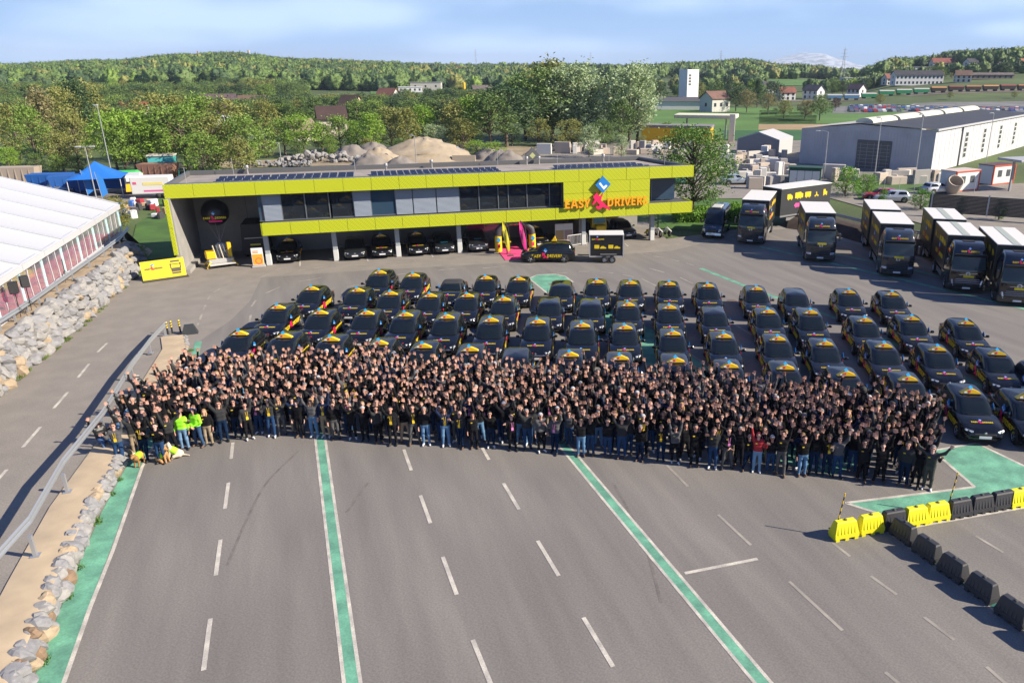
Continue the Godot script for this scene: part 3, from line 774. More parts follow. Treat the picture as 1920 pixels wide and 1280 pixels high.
func build_building() -> void:
	var b := thing("driving_school", "two storey driving school with yellow-green perforated metal bands and flat roof", "building", Vector3(-27.14, 0, -60.14), 0.2931)
	var yellow := perforated()
	var concrete := N("wall_concrete", Color(0.33, 0.32, 0.30), 0.07, 0.4, 3.0, 0.85, 0.12, false)
	var dark := M(0.10, 0.102, 0.106, 0.5)
	var steel := M(0.16, 0.18, 0.20, 0.45, 0.3)
	var slab := MB.new()
	# roof and floors
	part(b, "roof", MB.new().prism(PackedVector2Array([Vector2(-6.1, -1.0), Vector2(36.3, -1.0), Vector2(34.1, 6.7), Vector2(-6.1, 7.0)]), 6.0, 6.55, Transform3D(Basis(Vector3.RIGHT, Vector3.FORWARD, Vector3.UP), Vector3.ZERO)).mesh(), N("roof_gravel", Color(0.36, 0.32, 0.28), 0.35, 0.12, 4.0, 0.95, 0.2))
	part(b, "upper_floor", MB.new().prism(PackedVector2Array([Vector2(0.0, -1.1), Vector2(36.3, -1.1), Vector2(34.1, 6.6), Vector2(0.0, 6.6)]), 2.75, 3.3, Transform3D(Basis(Vector3.RIGHT, Vector3.FORWARD, Vector3.UP), Vector3.ZERO)).mesh(), concrete)
	part(b, "bay_ceiling", bx(Vector3(6.0, 0.1, 8.0), Vector3(-3.05, 5.9, -2.95)), concrete)
	# parapet
	part(b, "parapet", MB.new().box(Vector3(14.0, 6.72, -7.05), Vector3(40.4, 0.4, 0.28)).mesh(), dark)
	part(b, "parapet", MB.new().box(Vector3(-6.14, 6.72, -2.9), Vector3(0.26, 0.4, 8.0)).mesh(), dark)
	part(b, "parapet", MB.new().tube([Vector3(34.2, 6.7, -7.0), Vector3(36.3, 6.7, 1.0)], [0.2], 4).mesh(), dark)
	# outer walls
	part(b, "side_wall", bx(Vector3(0.3, 5.9, 8.3), Vector3(-6.2, 2.95, -2.9)), concrete)
	part(b, "back_wall", bx(Vector3(40.3, 6.0, 0.3), Vector3(13.95, 3.0, -7.0)), concrete)
	part(b, "bay_back_wall", bx(Vector3(6.1, 5.9, 0.2), Vector3(-3.0, 2.95, -6.4)), concrete)
	part(b, "wall_joint", bx(Vector3(0.03, 5.8, 0.02), Vector3(-2.0, 2.95, -6.29)), M(0.12, 0.12, 0.12))
	part(b, "end_wall", bx(Vector3(0.2, 2.45, 6.5), Vector3(0.1, 4.55, -3.2)), M(0.03, 0.05, 0.07, 0.15))
	part(b, "ground_wall", bx(Vector3(26.2, 2.7, 0.25), Vector3(13.3, 1.35, -5.2)), concrete)
	part(b, "ground_wall", bx(Vector3(0.25, 2.7, 5.0), Vector3(26.5, 1.35, -3.4)), concrete)
	part(b, "kerb", bx(Vector3(0.5, 0.3, 7.5), Vector3(-5.85, 0.15, -2.6)), concrete)
	for d in [[3.2, 2.2], [9.0, 0.9]]:
		part(b, "door", bx(Vector3(d[1] * 1.6, 2.4, 0.08), Vector3(d[0], 1.2, -5.02)), M(0.20, 0.205, 0.21, 0.4))
	part(b, "notice", bx(Vector3(0.4, 0.3, 0.02), Vector3(4.7, 2.2, -4.9)), M(0.7, 0.7, 0.7))
	var pane := StandardMaterial3D.new()
	pane.albedo_color = Color(0.85, 0.9, 0.9, 0.15)
	pane.transparency = BaseMaterial3D.TRANSPARENCY_ALPHA
	pane.roughness = 0.03
	part(b, "glass_front", bx(Vector3(4.0, 2.5, 0.03), Vector3(18.4, 1.25, -4.5)), pane)
	part(b, "pink_panel", bx(Vector3(1.6, 1.0, 0.05), Vector3(17.4, 1.7, -4.4)), M(0.7, 0.05, 0.25, 0.6))
	# columns with pale feet
	for u in [0.0, 5.2, 10.23, 15.4, 26.54, 33.15]:
		var c := part(b, "column", cbx(Vector3(0.38, 2.75, 0.42), 0.03, Vector3(u, 1.375, -0.1)), M(0.30, 0.33, 0.35, 0.6))
		part(c, "foot_plate", cbx(Vector3(0.41, 0.95, 0.45), 0.03, Vector3(u, 0.475, -0.1)), M(0.55, 0.56, 0.55, 0.6))
	# yellow panels, one by one, with open joints
	var w := 2.16
	for k in range(-3, 18):
		var x0 := maxf(-0.07 + w * k, -6.4) + 0.012
		var x1 := minf(-0.07 + w * (k + 1), 36.52) - 0.012
		if x1 - x0 < 0.1: continue
		part(b, "panel", cbx(Vector3(x1 - x0, 1.03, 0.09), 0.012, Vector3((x0 + x1) / 2, 6.36, 1.15 + (k % 3) * 0.004)), yellow)
		if k >= 0:
			part(b, "panel", cbx(Vector3(x1 - x0, 1.0, 0.09), 0.012, Vector3((x0 + x1) / 2, 3.14, 1.15 + (k % 2) * 0.004)), yellow)
		elif k == -1:
			part(b, "panel", cbx(Vector3(0.12, 1.0, 0.09), 0.012, Vector3(-0.02, 3.14, 1.15)), yellow)
	# solid block with the sign: three by two panels and a cap strip
	for x in [[24.45, 26.2], [26.22, 28.36], [28.38, 30.52], [30.54, 32.4]]:
		for y in [[3.66, 4.82], [4.84, 5.83]]:
			part(b, "panel", cbx(Vector3(x[1] - x[0], y[1] - y[0], 0.09), 0.012, Vector3((x[0] + x[1]) / 2, (y[0] + y[1]) / 2, 1.15)), yellow)
	part(b, "block_core", bx(Vector3(7.9, 2.3, 0.7), Vector3(28.42, 4.75, 0.72)), dark)
	# backs and undersides of the bands
	part(b, "band_core", bx(Vector3(42.8, 0.96, 1.0), Vector3(15.06, 6.36, 0.58)), dark)
	part(b, "band_core", bx(Vector3(36.4, 0.92, 1.0), Vector3(18.25, 3.14, 0.58)), dark)
	# yellow leg on the left and end pieces on the right
	for y in [[1.55, 3.6], [3.62, 5.82]]:
		part(b, "panel", cbx(Vector3(0.3, y[1] - y[0], 0.09), 0.012, Vector3(-6.32, (y[0] + y[1]) / 2, 1.28)), yellow)
		part(b, "panel", cbx(Vector3(0.09, y[1] - y[0], 1.6), 0.012, Vector3(-6.44, (y[0] + y[1]) / 2, 0.4)), yellow)
	for y in [6.36, 3.14]: part(b, "panel", cbx(Vector3(0.09, 1.0, 2.4), 0.012, Vector3(36.55, y, 0.0)), yellow)
	part(b, "balcony_floor", bx(Vector3(3.9, 0.1, 2.2), Vector3(34.4, 3.5, 0.0)), dark)
	# upper windows: glass, blinds, mullions
	var glass := M(0.018, 0.022, 0.028, 0.04)
	glass.metallic_specular = 0.7
	var blue := M(0.03, 0.06, 0.10, 0.06)
	var blind := N("blind", Color(0.25, 0.29, 0.35), 0.05, 0.3, 2.0, 0.5, 0.05, false)
	var bays := [[-0.17, 0.21, 0], [0.21, 1.57, 1], [1.57, 3.35, 2], [3.39, 5.16, 2], [5.32, 7.04, 2], [7.04, 8.41, 1], [8.41, 10.35, 3], [10.35, 11.72, 1], [11.76, 13.63, 1], [13.68, 15.58, 1], [15.62, 17.24, 2], [17.29, 18.88, 2], [18.93, 19.76, 2], [19.81, 21.39, 2], [21.44, 23.38, 2], [23.43, 24.49, 2]]
	for q in bays:
		var ww: float = q[1] - q[0]
		var cx: float = (q[0] + q[1]) / 2
		var win := part(b, "window", bx(Vector3(ww - 0.05, 2.2, 0.05), Vector3(cx, 4.74, 0.32)), blue if q[2] == 3 or q[2] == 0 else glass)
		part(win, "frame", MB.new().box(Vector3(q[1], 4.74, 0.36), Vector3(0.07, 2.2, 0.12)).box(Vector3(cx, 5.8, 0.36), Vector3(ww, 0.06, 0.1)).box(Vector3(cx, 3.68, 0.36), Vector3(ww, 0.06, 0.1)).mesh(), steel)
		if q[2] == 1:
			for k in 22: part(win, "slat", MB.new().box(Vector3(cx, 3.72 + k * 0.097, 0.46), Vector3(ww - 0.06, 0.09, 0.012), Basis(Vector3.RIGHT, -0.35)).mesh(), blind)
	var gl := part(b, "window", bx(Vector3(3.2, 2.2, 0.05), Vector3(33.9, 4.75, -0.6)), blue)
	part(gl, "frame", bx(Vector3(0.08, 2.2, 0.1), Vector3(33.2, 4.75, -0.55)), steel)
	part(b, "end_wall", bx(Vector3(0.1, 2.3, 6.0), Vector3(35.3, 4.75, -3.6)), M(0.03, 0.05, 0.07, 0.15))
	# solar panels in rows, each tilted
	var pv := M(0.012, 0.014, 0.02, 0.25)
	for a in [[-3.2, 7.3, 8, [0.0, -1.5, -3.0]], [8.6, 19.4, 10, [-0.3, -1.6, -2.9]], [25.0, 33.0, 7, [-0.5, -1.7, -2.8]]]:
		for r in a[3].size():
			for k in a[2]:
				var ww: float = (a[1] - a[0]) / a[2]
				var sh: float = -0.25 * r if a[0] > 20 else 0.0
				var pn := part(b, "solar_panel", cbx(Vector3(ww - 0.06, 0.035, 1.0), 0.01), M(0.4, 0.42, 0.44, 0.4, 0.5), Vector3(a[0] + ww * (k + 0.5) + sh, 6.72, a[3][r] + 0.2), Basis(Vector3.RIGHT, 0.2))
				for c in 2: part(pn, "cell_field", bx(Vector3(ww * 0.5 - 0.08, 0.006, 0.94), Vector3((c - 0.5) * ww * 0.48, 0.0205, 0)), pv)
	for p in [[9.95, -4.6], [-1.5, -6.6], [14.0, -6.3], [22.8, -6.4], [24.0, -6.5], [30.3, -6.2]]:
		part(b, "roof_vent", MB.new().lathe([Vector2(0.0, 0.75), Vector2(0.16, 0.72), Vector2(0.16, 0.5), Vector2(0.08, 0.48), Vector2(0.09, 0.0)], Transform3D(), 10).mesh(), M(0.4, 0.4, 0.4, 0.4, 0.5), Vector3(p[0], 6.55, p[1]))
	for p in [[-4.9, 0.4], [-2.5, -6.0], [7.4, -2.0], [20.0, -6.0], [24.6, -1.5], [30.8, -6.0], [34.6, -1.0]]:
		part(b, "lightning_rod", MB.new().tube([Vector3(p[0], 6.5, p[1]), Vector3(p[0], 8.0, p[1])], [0.018], 5).mesh(), M(0.5, 0.5, 0.5, 0.4, 0.5))
	# big sign on the block
	logo(b, 0.66, 0.14, Transform3D(Basis.from_scale(Vector3(1.16, 1.12, 1)), Vector3(28.3, 3.98, 1.42)), M(0.80, 0.33, 0.005, 0.5))
	# black square frame sign standing behind the roof edge
	var fs := thing("frame_sign", "black tilted square frame standing on the roof edge", "sign", b.transform * Vector3(23.6, 6.5, -7.6), 0.29)
	part(fs, "frame", MB.new().prism(PackedVector2Array([Vector2(0, 0), Vector2(0.75, 0.75), Vector2(0, 1.5), Vector2(-0.75, 0.75)]), -0.12, 0.12).mesh(), dark)
	part(fs, "pane", MB.new().prism(PackedVector2Array([Vector2(0, 0.45), Vector2(0.3, 0.75), Vector2(0, 1.05), Vector2(-0.3, 0.75)]), 0.12, 0.13).mesh(), M(0.4, 0.42, 0.2))
	build_bay(b.transform)

func build_bay(bt: Transform3D) -> void:
	# things under the open bay and the overhang
	var black := M(0.012, 0.012, 0.014, 0.3, 0.0, 0.4)
	var bal := thing("balloon", "big black ball balloon with the school's wordmark tied to a weight", "balloon", bt * Vector3(-3.9, 0, -3.0), 0.2931)
	var prof := []
	for i in 17: prof.append(Vector2(sin(PI * i / 16.0) * 1.06, 4.0 + cos(PI * i / 16.0) * 1.06))
	part(bal, "skin", MB.new().lathe(prof, Transform3D(), 28).mesh(), M(0.01, 0.01, 0.012, 0.35))
	logo(bal, 0.17, 0.02, Transform3D(Basis(), Vector3(0.1, 3.72, 1.06)), M(0.75, 0.62, 0.03, 0.5))
	part(bal, "pink_band", bx(Vector3(1.0, 0.12, 0.02), Vector3(0.1, 3.42, 0.93)), M(0.7, 0.02, 0.2))
	for k in 4: part(bal, "cord", MB.new().tube([Vector3(cos(k * 1.57) * 0.75, 3.3, sin(k * 1.57) * 0.75), Vector3(0, 1.5, 0)], [0.01], 4).mesh(), M(0.4, 0.4, 0.4))
	part(bal, "weight", MB.new().lathe([Vector2(0.0, 1.5), Vector2(0.3, 1.45), Vector2(0.45, 1.2), Vector2(0.4, 0.95), Vector2(0, 0.95)], Transform3D(), 14).mesh(), M(0.5, 0.55, 0.62, 0.3))
	part(bal, "plinth", cbx(Vector3(1.5, 0.95, 1.0), 0.04, Vector3(0, 0.475, 0)), M(0.45, 0.45, 0.43))
	# yellow lift machine
	var lf := thing("lift_machine", "yellow and grey lifting machine with outriggers parked in the open bay", "machine", bt * Vector3(-3.7, 0, -0.9), 0.6)
	var ym := M(0.7, 0.45, 0.01, 0.45)
	part(lf, "chassis", cbx(Vector3(1.9, 0.35, 0.9), 0.05, Vector3(0, 0.5, 0)), M(0.35, 0.35, 0.34))
	part(lf, "engine_cover", cbx(Vector3(0.7, 0.6, 0.8), 0.06, Vector3(-0.7, 1.0, 0)), ym)
	part(lf, "mast", cbx(Vector3(0.3, 1.5, 0.35), 0.03, Vector3(0.75, 1.1, 0)), ym)
	for k in 4: part(lf, "rail", MB.new().tube([Vector3(-0.3 + k * 0.25, 0.65, 0.3), Vector3(-0.45 + k * 0.25, 1.75, 0.1)], [0.05], 6).mesh(), M(0.1, 0.1, 0.1) if k % 2 else M(0.5, 0.45, 0.35))
	for s in [-1, 1]:
		for e in [-1, 1]: part(lf, "outrigger", MB.new().tube([Vector3(s * 0.8, 0.5, e * 0.4), Vector3(s * 1.15, 0.06, e * 0.75)], [0.07, 0.06], 6).mesh(), ym)
	part(lf, "deck", bx(Vector3(1.9, 0.06, 1.3), Vector3(0, 0.3, 0.3)), M(0.5, 0.5, 0.48))
	# black trailer in the bay
	var tr := thing("covered_trailer", "black covered trailer with white and yellow lines of text in the bay", "trailer", bt * Vector3(-1.3, 0, -3.6), 0.2931)
	part(tr, "box", MB.new().hull8(Vector3(0, 1.75, -0.8), Vector3(2.0, 2.3, 3.2), Vector3(1.7, 2.3, 3.0)).mesh(), M(0.01, 0.01, 0.011, 0.6))
	part(tr, "frame", bx(Vector3(2.0, 0.2, 3.2), Vector3(0, 0.5, -0.8)), M(0.02, 0.02, 0.02))
	for s in [-1, 1]: part(tr, "wheel", MB.new().lathe([Vector2(0, -0.1), Vector2(0.33, -0.1), Vector2(0.33, 0.1), Vector2(0, 0.1)], Transform3D(Basis(Vector3.FORWARD, PI / 2), Vector3(s * 0.9, 0.33, -0.5)), 14).mesh(), M(0.02, 0.02, 0.02))
	part(tr, "stripe", bx(Vector3(1.4, 0.05, 0.02), Vector3(0, 1.75, 0.8)), M(0.6, 0.6, 0.6))
	part(tr, "stripe", bx(Vector3(0.8, 0.12, 0.02), Vector3(0.1, 1.2, 0.82)), M(0.6, 0.55, 0.05))
	# orange poster on a stand
	var po := thing("poster_stand", "orange and white poster on a grey stand beside the first column", "poster stand", bt * Vector3(-0.75, 0, 0.35), 0.35)
	part(po, "base", cbx(Vector3(1.0, 0.12, 0.6), 0.03, Vector3(0, 0.06, 0)), M(0.35, 0.35, 0.35))
	part(po, "board", bx(Vector3(0.85, 1.4, 0.05), Vector3(0, 0.85, 0)), M(0.75, 0.73, 0.7))
	part(po, "print", bx(Vector3(0.76, 0.85, 0.01), Vector3(0, 0.62, 0.032)), M(0.85, 0.33, 0.02))
	part(po, "print_ring", MB.new().lathe([Vector2(0.2, 0), Vector2(0.25, 0.004), Vector2(0.25, 0)], Transform3D(Basis(Vector3.RIGHT, PI / 2), Vector3(0.05, 0.5, 0.042)), 18).mesh(), M(0.7, 0.05, 0.1))
	for k in 2: part(po, "print_line", bx(Vector3(0.4, 0.07, 0.01), Vector3(-0.12, 1.3 - k * 0.12, 0.032)), M(0.6, 0.25, 0.05))
	# yellow banner board with a truck drawing, left of the building
	var bb := thing("banner_board", "yellow banner board with wordmark and truck drawing leaning at building corner", "banner", Vector3(-33.47, 0, -56.12), 0.66)
	part(bb, "board", MB.new().box(Vector3(0, 0.72, 0), Vector3(2.95, 1.4, 0.06), Basis(Vector3.RIGHT, -0.12)).mesh(), M(0.72, 0.55, 0.02, 0.6))
	logo(bb, 0.12, 0.01, Transform3D(Basis(Vector3.RIGHT, -0.12), Vector3(-0.62, 0.85, 0.06)), M(0.08, 0.08, 0.08, 0.6))
	var ink := M(0.09, 0.08, 0.05, 0.7)
	var tilt := Basis(Vector3.RIGHT, -0.12)
	for q in [[0.85, 1.2, 0.62, 0.12], [0.85, 0.98, 0.8, 0.06], [0.52, 0.85, 0.07, 0.4], [1.18, 0.85, 0.07, 0.4], [0.85, 0.55, 0.66, 0.3], [0.85, 0.3, 0.62, 0.12]]:
		part(bb, "drawing", MB.new().box(Vector3.ZERO, Vector3(q[2], q[3], 0.012)).mesh(), ink, tilt * Vector3(q[0], q[1] - 0.72, 0.036) + Vector3(0, 0.72, 0), tilt)
	part(bb, "floor_sheet", bx(Vector3(3.1, 0.03, 0.8), Vector3(0, 0.02, 0.35)), M(0.04, 0.04, 0.04, 0.8))

func pennant(at: Vector3, c: Material, label: String, turn: float) -> void:
	var t := thing("feather_flag", label, "flag", at, turn)
	part(t, "pole", MB.new().tube([Vector3(0, 0, 0), Vector3(0, 1.6, 0), Vector3(-0.1, 2.6, 0), Vector3(-0.45, 3.0, 0)], [0.025, 0.02, 0.015], 6).mesh(), M(0.1, 0.1, 0.1))
	var rows := []
	for i in 9:
		var k := i / 8.0
		var p := Vector3(-0.45 * k * k, 0.5 + 2.5 * k, 0)
		var wd := 0.06 + 0.34 * sin(PI * clampf(k * 0.85 + 0.1, 0, 1))
		rows.append(PackedVector3Array([p, p + Vector3(-wd * 0.5, -0.05, sin(k * 5.0) * 0.06), p + Vector3(-wd, -0.12, 0)]))
	part(t, "cloth", MB.new().grid(rows).mesh(), c)
	part(t, "print", bx(Vector3(0.08, 1.3, 0.015), Vector3(-0.32, 1.65, 0.08)), M(0.05, 0.05, 0.05))
	part(t, "foot", cbx(Vector3(0.6, 0.05, 0.6), 0.01, Vector3(0, 0.025, 0)), M(0.05, 0.05, 0.05))

func build_forecourt() -> void:
	var ar := thing("inflatable_arch", "inflatable grey and yellow entrance arch with blue plates over pink carpet", "arch", Vector3(-7.64, 0, -65.34), 0.2931)
	var grey := M(0.06, 0.055, 0.06, 0.5)
	var ye := M(0.75, 0.5, 0.01, 0.5)
	for s in [-1, 1]:
		part(ar, "leg", MB.new().tube([Vector3(s * 1.5, 0, 0), Vector3(s * 1.5, 0.5, 0), Vector3(s * 1.5, 1.45, 0)], [0.3, 0.32, 0.3], 12).mesh(), ye)
		var plate := part(ar, "plate", MB.new().prism(PackedVector2Array([Vector2(0, -0.22), Vector2(0.2, 0), Vector2(0, 0.22), Vector2(-0.2, 0)]), 0, 0.03).mesh(), M(0.02, 0.3, 0.6), Vector3(s * 1.5, 1.1, 0.31))
		part(plate, "figure", bx(Vector3(0.22, 0.3, 0.02), Vector3(0, -0.5, 0.01)), M(0.7, 0.02, 0.15))
		part(ar, "shoulder", MB.new().tube([Vector3(s * 1.5, 1.4, 0), Vector3(s * 1.42, 1.9, 0), Vector3(s * 0.85, 2.45, 0)], [0.3, 0.31, 0.29], 12).mesh(), grey)
	part(ar, "top_tube", MB.new().tube([Vector3(-0.95, 2.4, 0), Vector3(-0.6, 2.52, 0), Vector3(0.6, 2.52, 0), Vector3(0.95, 2.4, 0)], [0.29, 0.3, 0.3, 0.29], 12).mesh(), M(0.12, 0.11, 0.11, 0.5))
	logo(ar, 0.1, 0.02, Transform3D(Basis(), Vector3(0, 2.42, 0.32)), ye)
	tag(part(self, "pink_carpet", cbx(Vector3(2.0, 0.03, 5.5), 0.01, Vector3(0, 0.03, 0)), M(0.75, 0.06, 0.2, 0.9), Vector3(-7.99, 0, -64.72), Basis(Vector3.UP, 0.2931)), "bright pink entrance carpet running under the inflatable arch", "carpet")
	pennant(Vector3(-7.88, 0, -63.32), M(0.62, 0.55, 0.02, 0.6), "yellow feather flag standing before the inflatable arch", 0.3)
	pennant(Vector3(-6.5, 0, -63.71), M(0.72, 0.03, 0.25, 0.6), "pink feather flag standing before the inflatable arch", 0.3)
	var tb := thing("standing_table", "small round yellow standing table under the entrance arch", "table", Vector3(-8.25, 0, -64.11))
	part(tb, "top", MB.new().lathe([Vector2(0, 1.08), Vector2(0.38, 1.08), Vector2(0.38, 1.02), Vector2(0, 1.02)], Transform3D(), 16).mesh(), ye)
	part(tb, "stem", MB.new().lathe([Vector2(0.05, 1.03), Vector2(0.05, 0.03), Vector2(0.28, 0.0)], Transform3D(), 10).mesh(), M(0.05, 0.05, 0.05))
	for q in [[Vector3(-3.88, 0, -67.71), M(0.4, 0.28, 0.14)], [Vector3(-3.11, 0, -67.93), M(0.35, 0.25, 0.22)]]:
		var p := thing("poster_board", "upright poster board with a brown picture behind the black car", "poster board", q[0], 0.3, "poster boards behind the black car")
		part(p, "board", bx(Vector3(0.85, 1.9, 0.06), Vector3(0, 0.97, 0)), M(0.6, 0.58, 0.56))
		part(p, "picture", bx(Vector3(0.75, 1.2, 0.01), Vector3(0, 0.75, 0.037)), q[1])
	var fe := thing("crowd_barrier", "white tubular crowd barrier standing beside the cargo trailer", "barrier", Vector3(-2.27, 0, -67.48), 0.55)
	part(fe, "frame", MB.new().tube([Vector3(-1.0, 0.1, 0), Vector3(-1.0, 1.0, 0), Vector3(1.0, 1.0, 0), Vector3(1.0, 0.1, 0), Vector3(-1.0, 0.1, 0)], [0.03], 6).mesh(), M(0.7, 0.7, 0.7, 0.4))
	for k in 13: part(fe, "bar", MB.new().tube([Vector3(-0.86 + k * 0.143, 0.1, 0), Vector3(-0.86 + k * 0.143, 1.0, 0)], [0.012], 5).mesh(), M(0.7, 0.7, 0.7, 0.4))
	for s in [-1, 1]: part(fe, "foot", bx(Vector3(0.06, 0.04, 0.6), Vector3(s * 0.8, 0.03, 0)), M(0.5, 0.5, 0.5))
	var tk := thing("tractor", "yellow tractor with blue windscreen parked under the right overhang", "tractor", Vector3(-0.51, 0, -71.44), 0.29)
	part(tk, "cab", MB.new().hull8(Vector3(0, 1.75, 0), Vector3(1.5, 1.5, 1.4), Vector3(1.25, 1.5, 1.1)).mesh(), M(0.65, 0.45, 0.01, 0.45))
	part(tk, "windscreen", MB.new().hull8(Vector3(0, 1.85, 0.62), Vector3(1.2, 0.9, 0.16), Vector3(1.1, 0.9, 0.1)).mesh(), M(0.10, 0.28, 0.36, 0.1))
	part(tk, "bonnet", cbx(Vector3(1.0, 0.7, 1.1), 0.08, Vector3(0, 0.95, 0.9)), M(0.65, 0.45, 0.01, 0.45))
	for s in [-1, 1]:
		part(tk, "wheel", MB.new().lathe([Vector2(0.2, -0.2), Vector2(0.7, -0.18), Vector2(0.7, 0.18), Vector2(0.2, 0.2)], Transform3D(Basis(Vector3.FORWARD, PI / 2), Vector3(s * 0.95, 0.7, -0.3)), 18).mesh(), M(0.02, 0.02, 0.02))
		part(tk, "wheel", MB.new().lathe([Vector2(0.15, -0.15), Vector2(0.42, -0.13), Vector2(0.42, 0.13), Vector2(0.15, 0.15)], Transform3D(Basis(Vector3.FORWARD, PI / 2), Vector3(s * 0.75, 0.42, 1.2)), 16).mesh(), M(0.02, 0.02, 0.02))
	var md := thing("motorbike_rack", "rack of white and yellow training motorbikes beside the corner column", "rack", Vector3(4.67, 0, -71.2), 0.3)
	for k in 3:
		part(md, "frame", MB.new().tube([Vector3(-0.6 + k * 0.9, 0.35, -0.3), Vector3(-0.2 + k * 0.9, 0.75, 0.0), Vector3(0.1 + k * 0.9, 0.45, 0.3)], [0.09, 0.14, 0.06], 7).mesh(), M(0.6, 0.6, 0.58, 0.4) if k else M(0.7, 0.5, 0.02))
		for e in [-0.6, 0.5]: part(md, "wheel", MB.new().lathe([Vector2(0.22, -0.06), Vector2(0.32, -0.05), Vector2(0.32, 0.05), Vector2(0.22, 0.06)], Transform3D(Basis(Vector3.FORWARD, PI / 2), Vector3(-0.2 + k * 0.9, 0.32, e)), 14).mesh(), M(0.03, 0.03, 0.03))
	# plastic barriers: yellow and black blocks with a filler cap and feet
	var row1 := [[Vector3(8.22, 0, -22.06), 0], [Vector3(9.2, 0, -22.38), 0], [Vector3(10.1, 0, -22.67), 1], [Vector3(10.94, 0, -22.87), 0], [Vector3(11.8, 0, -23.14), 0], [Vector3(12.7, 0, -23.38), 1], [Vector3(13.61, 0, -23.66), 1], [Vector3(14.48, 0, -23.9), 1], [Vector3(15.2, 0, -24.08), 0]]
	var mk := func(at: Vector3, turn: float, ink: Material, label: String, group: String):
		var t := thing("road_barrier", label, "road barrier", at, turn, group)
		var mb := MB.new().hull8(Vector3(0, 0.17, 0), Vector3(0.92, 0.14, 0.46), Vector3(0.92, 0.14, 0.44)).hull8(Vector3(0, 0.43, 0), Vector3(0.90, 0.38, 0.40), Vector3(0.76, 0.38, 0.24)).hull8(Vector3(0, 0.645, 0), Vector3(0.76, 0.05, 0.24), Vector3(0.70, 0.05, 0.18))
		for k in 6: mb.hull8(Vector3(-0.33 + k * 0.13, 0.40, 0), Vector3(0.05, 0.3, 0.44), Vector3(0.04, 0.3, 0.27))
		part(t, "body", mb.mesh(), ink)
		for s in [-1, 0, 1]: part(t, "foot", bx(Vector3(0.14, 0.1, 0.46), Vector3(s * 0.36, 0.05, 0)), ink)
		part(t, "filler_cap", MB.new().lathe([Vector2(0, 0.7), Vector2(0.055, 0.7), Vector2(0.06, 0.665)], Transform3D(), 10).mesh(), M(0.12, 0.1, 0.02) if t.get_meta("label").begins_with("yellow") else M(0.05, 0.05, 0.05))
	var yb := M(0.72, 0.66, 0.015, 0.45)
	var kb := M(0.035, 0.036, 0.04, 0.5)
	for q in row1:
		if q[1] == 0: mk.call(q[0], 0.28, yb, "yellow plastic water-filled road barrier standing on the green strip", "yellow road barriers")
		else: mk.call(q[0], 0.28, kb, "black plastic road barrier in the row with the yellow ones", "black barriers among the yellow ones")
	for p in [Vector3(10.21, 0, -21.94), Vector3(10.61, 0, -20.95), Vector3(11.02, 0, -19.95), Vector3(11.47, 0, -18.98), Vector3(11.86, 0, -17.91), Vector3(12.25, 0, -16.88)]:
		mk.call(p, -1.13, kb, "black plastic road barrier in the line along the dark stripe", "black barriers along the stripe")
	for p in [Vector3(7.98, 0.6, -22.08), Vector3(12.38, 0.6, -23.47)]:
		var t := thing("marker_pole", "thin black and yellow banded pole standing in a road barrier", "pole", p, 0, "banded poles in barriers")
		for k in 8: part(t, "band", MB.new().tube([Vector3(0.02 * k, k * 0.13, -0.01 * k), Vector3(0.02 * (k + 1), (k + 1) * 0.13, -0.01 * (k + 1))], [0.022], 7).mesh(), M(0.75, 0.5, 0.01, 0.5) if k % 2 else M(0.02, 0.02, 0.02, 0.5))

var wheel_meshes := []

func wheel_at(parent: Node3D, at: Vector3, r: float, w: float, side: float) -> void:
	if wheel_meshes.is_empty():
		wheel_meshes.append(MB.new().lathe([Vector2(0.62, -0.5), Vector2(0.93, -0.5), Vector2(1.0, -0.38), Vector2(1.0, 0.38), Vector2(0.93, 0.5), Vector2(0.62, 0.5)], Transform3D(), 20).mesh())
		var rim := MB.new().lathe([Vector2(0.66, 0.5), Vector2(0.62, 0.42), Vector2(0.6, 0.1), Vector2(0.0, 0.1)], Transform3D(), 20)
		for k in 5:
			var a := TAU * k / 5.0
			rim.box(Vector3(cos(a) * 0.34, 0.36, sin(a) * 0.34), Vector3(0.6, 0.12, 0.16), Basis(Vector3.UP, -a))
		rim.lathe([Vector2(0.0, 0.46), Vector2(0.12, 0.44), Vector2(0.14, 0.3)], Transform3D(), 10)
		wheel_meshes.append(rim.mesh())
	var b := Basis(Vector3.FORWARD, PI / 2 * side) * Basis.from_scale(Vector3(r, w, r))
	var t := part(parent, "wheel", wheel_meshes[0], M(0.015, 0.015, 0.016, 0.8), at, b)
	part(t, "rim", wheel_meshes[1], M(0.45, 0.46, 0.48, 0.3, 0.8))

# point on the cabin of a car: t round it, v from the belt line to the roof edge
func cabin_point(q: Dictionary, t: float, v: float, out := 0.0) -> Vector3:
	var a: float = lerpf(q.w - 0.05, q.w * 0.74, v) + out
	var b: float = lerpf(q.b0, q.b1, v) + out
	var zc: float = lerpf(q.z0, q.z1, v)
	var y: float = lerpf(q.belt - 0.04, q.roof - 0.07, v) + 0.05 * sin(v * PI)
	var c := cos(t); var s := sin(t)
	return Vector3(a * signf(c) * pow(absf(c), 0.42), y, zc + b * signf(s) * pow(absf(s), 0.42))

func cabin_patch(q: Dictionary, t0: float, t1: float, v0: float, v1: float) -> ArrayMesh:
	var rows := []
	for i in 5:
		var row := PackedVector3Array()
		for j in 9: row.append(cabin_point(q, deg_to_rad(lerpf(t1, t0, j / 8.0)), lerpf(v0, v1, i / 4.0), 0.008))
		rows.append(row)
	return MB.new().grid(rows).mesh()

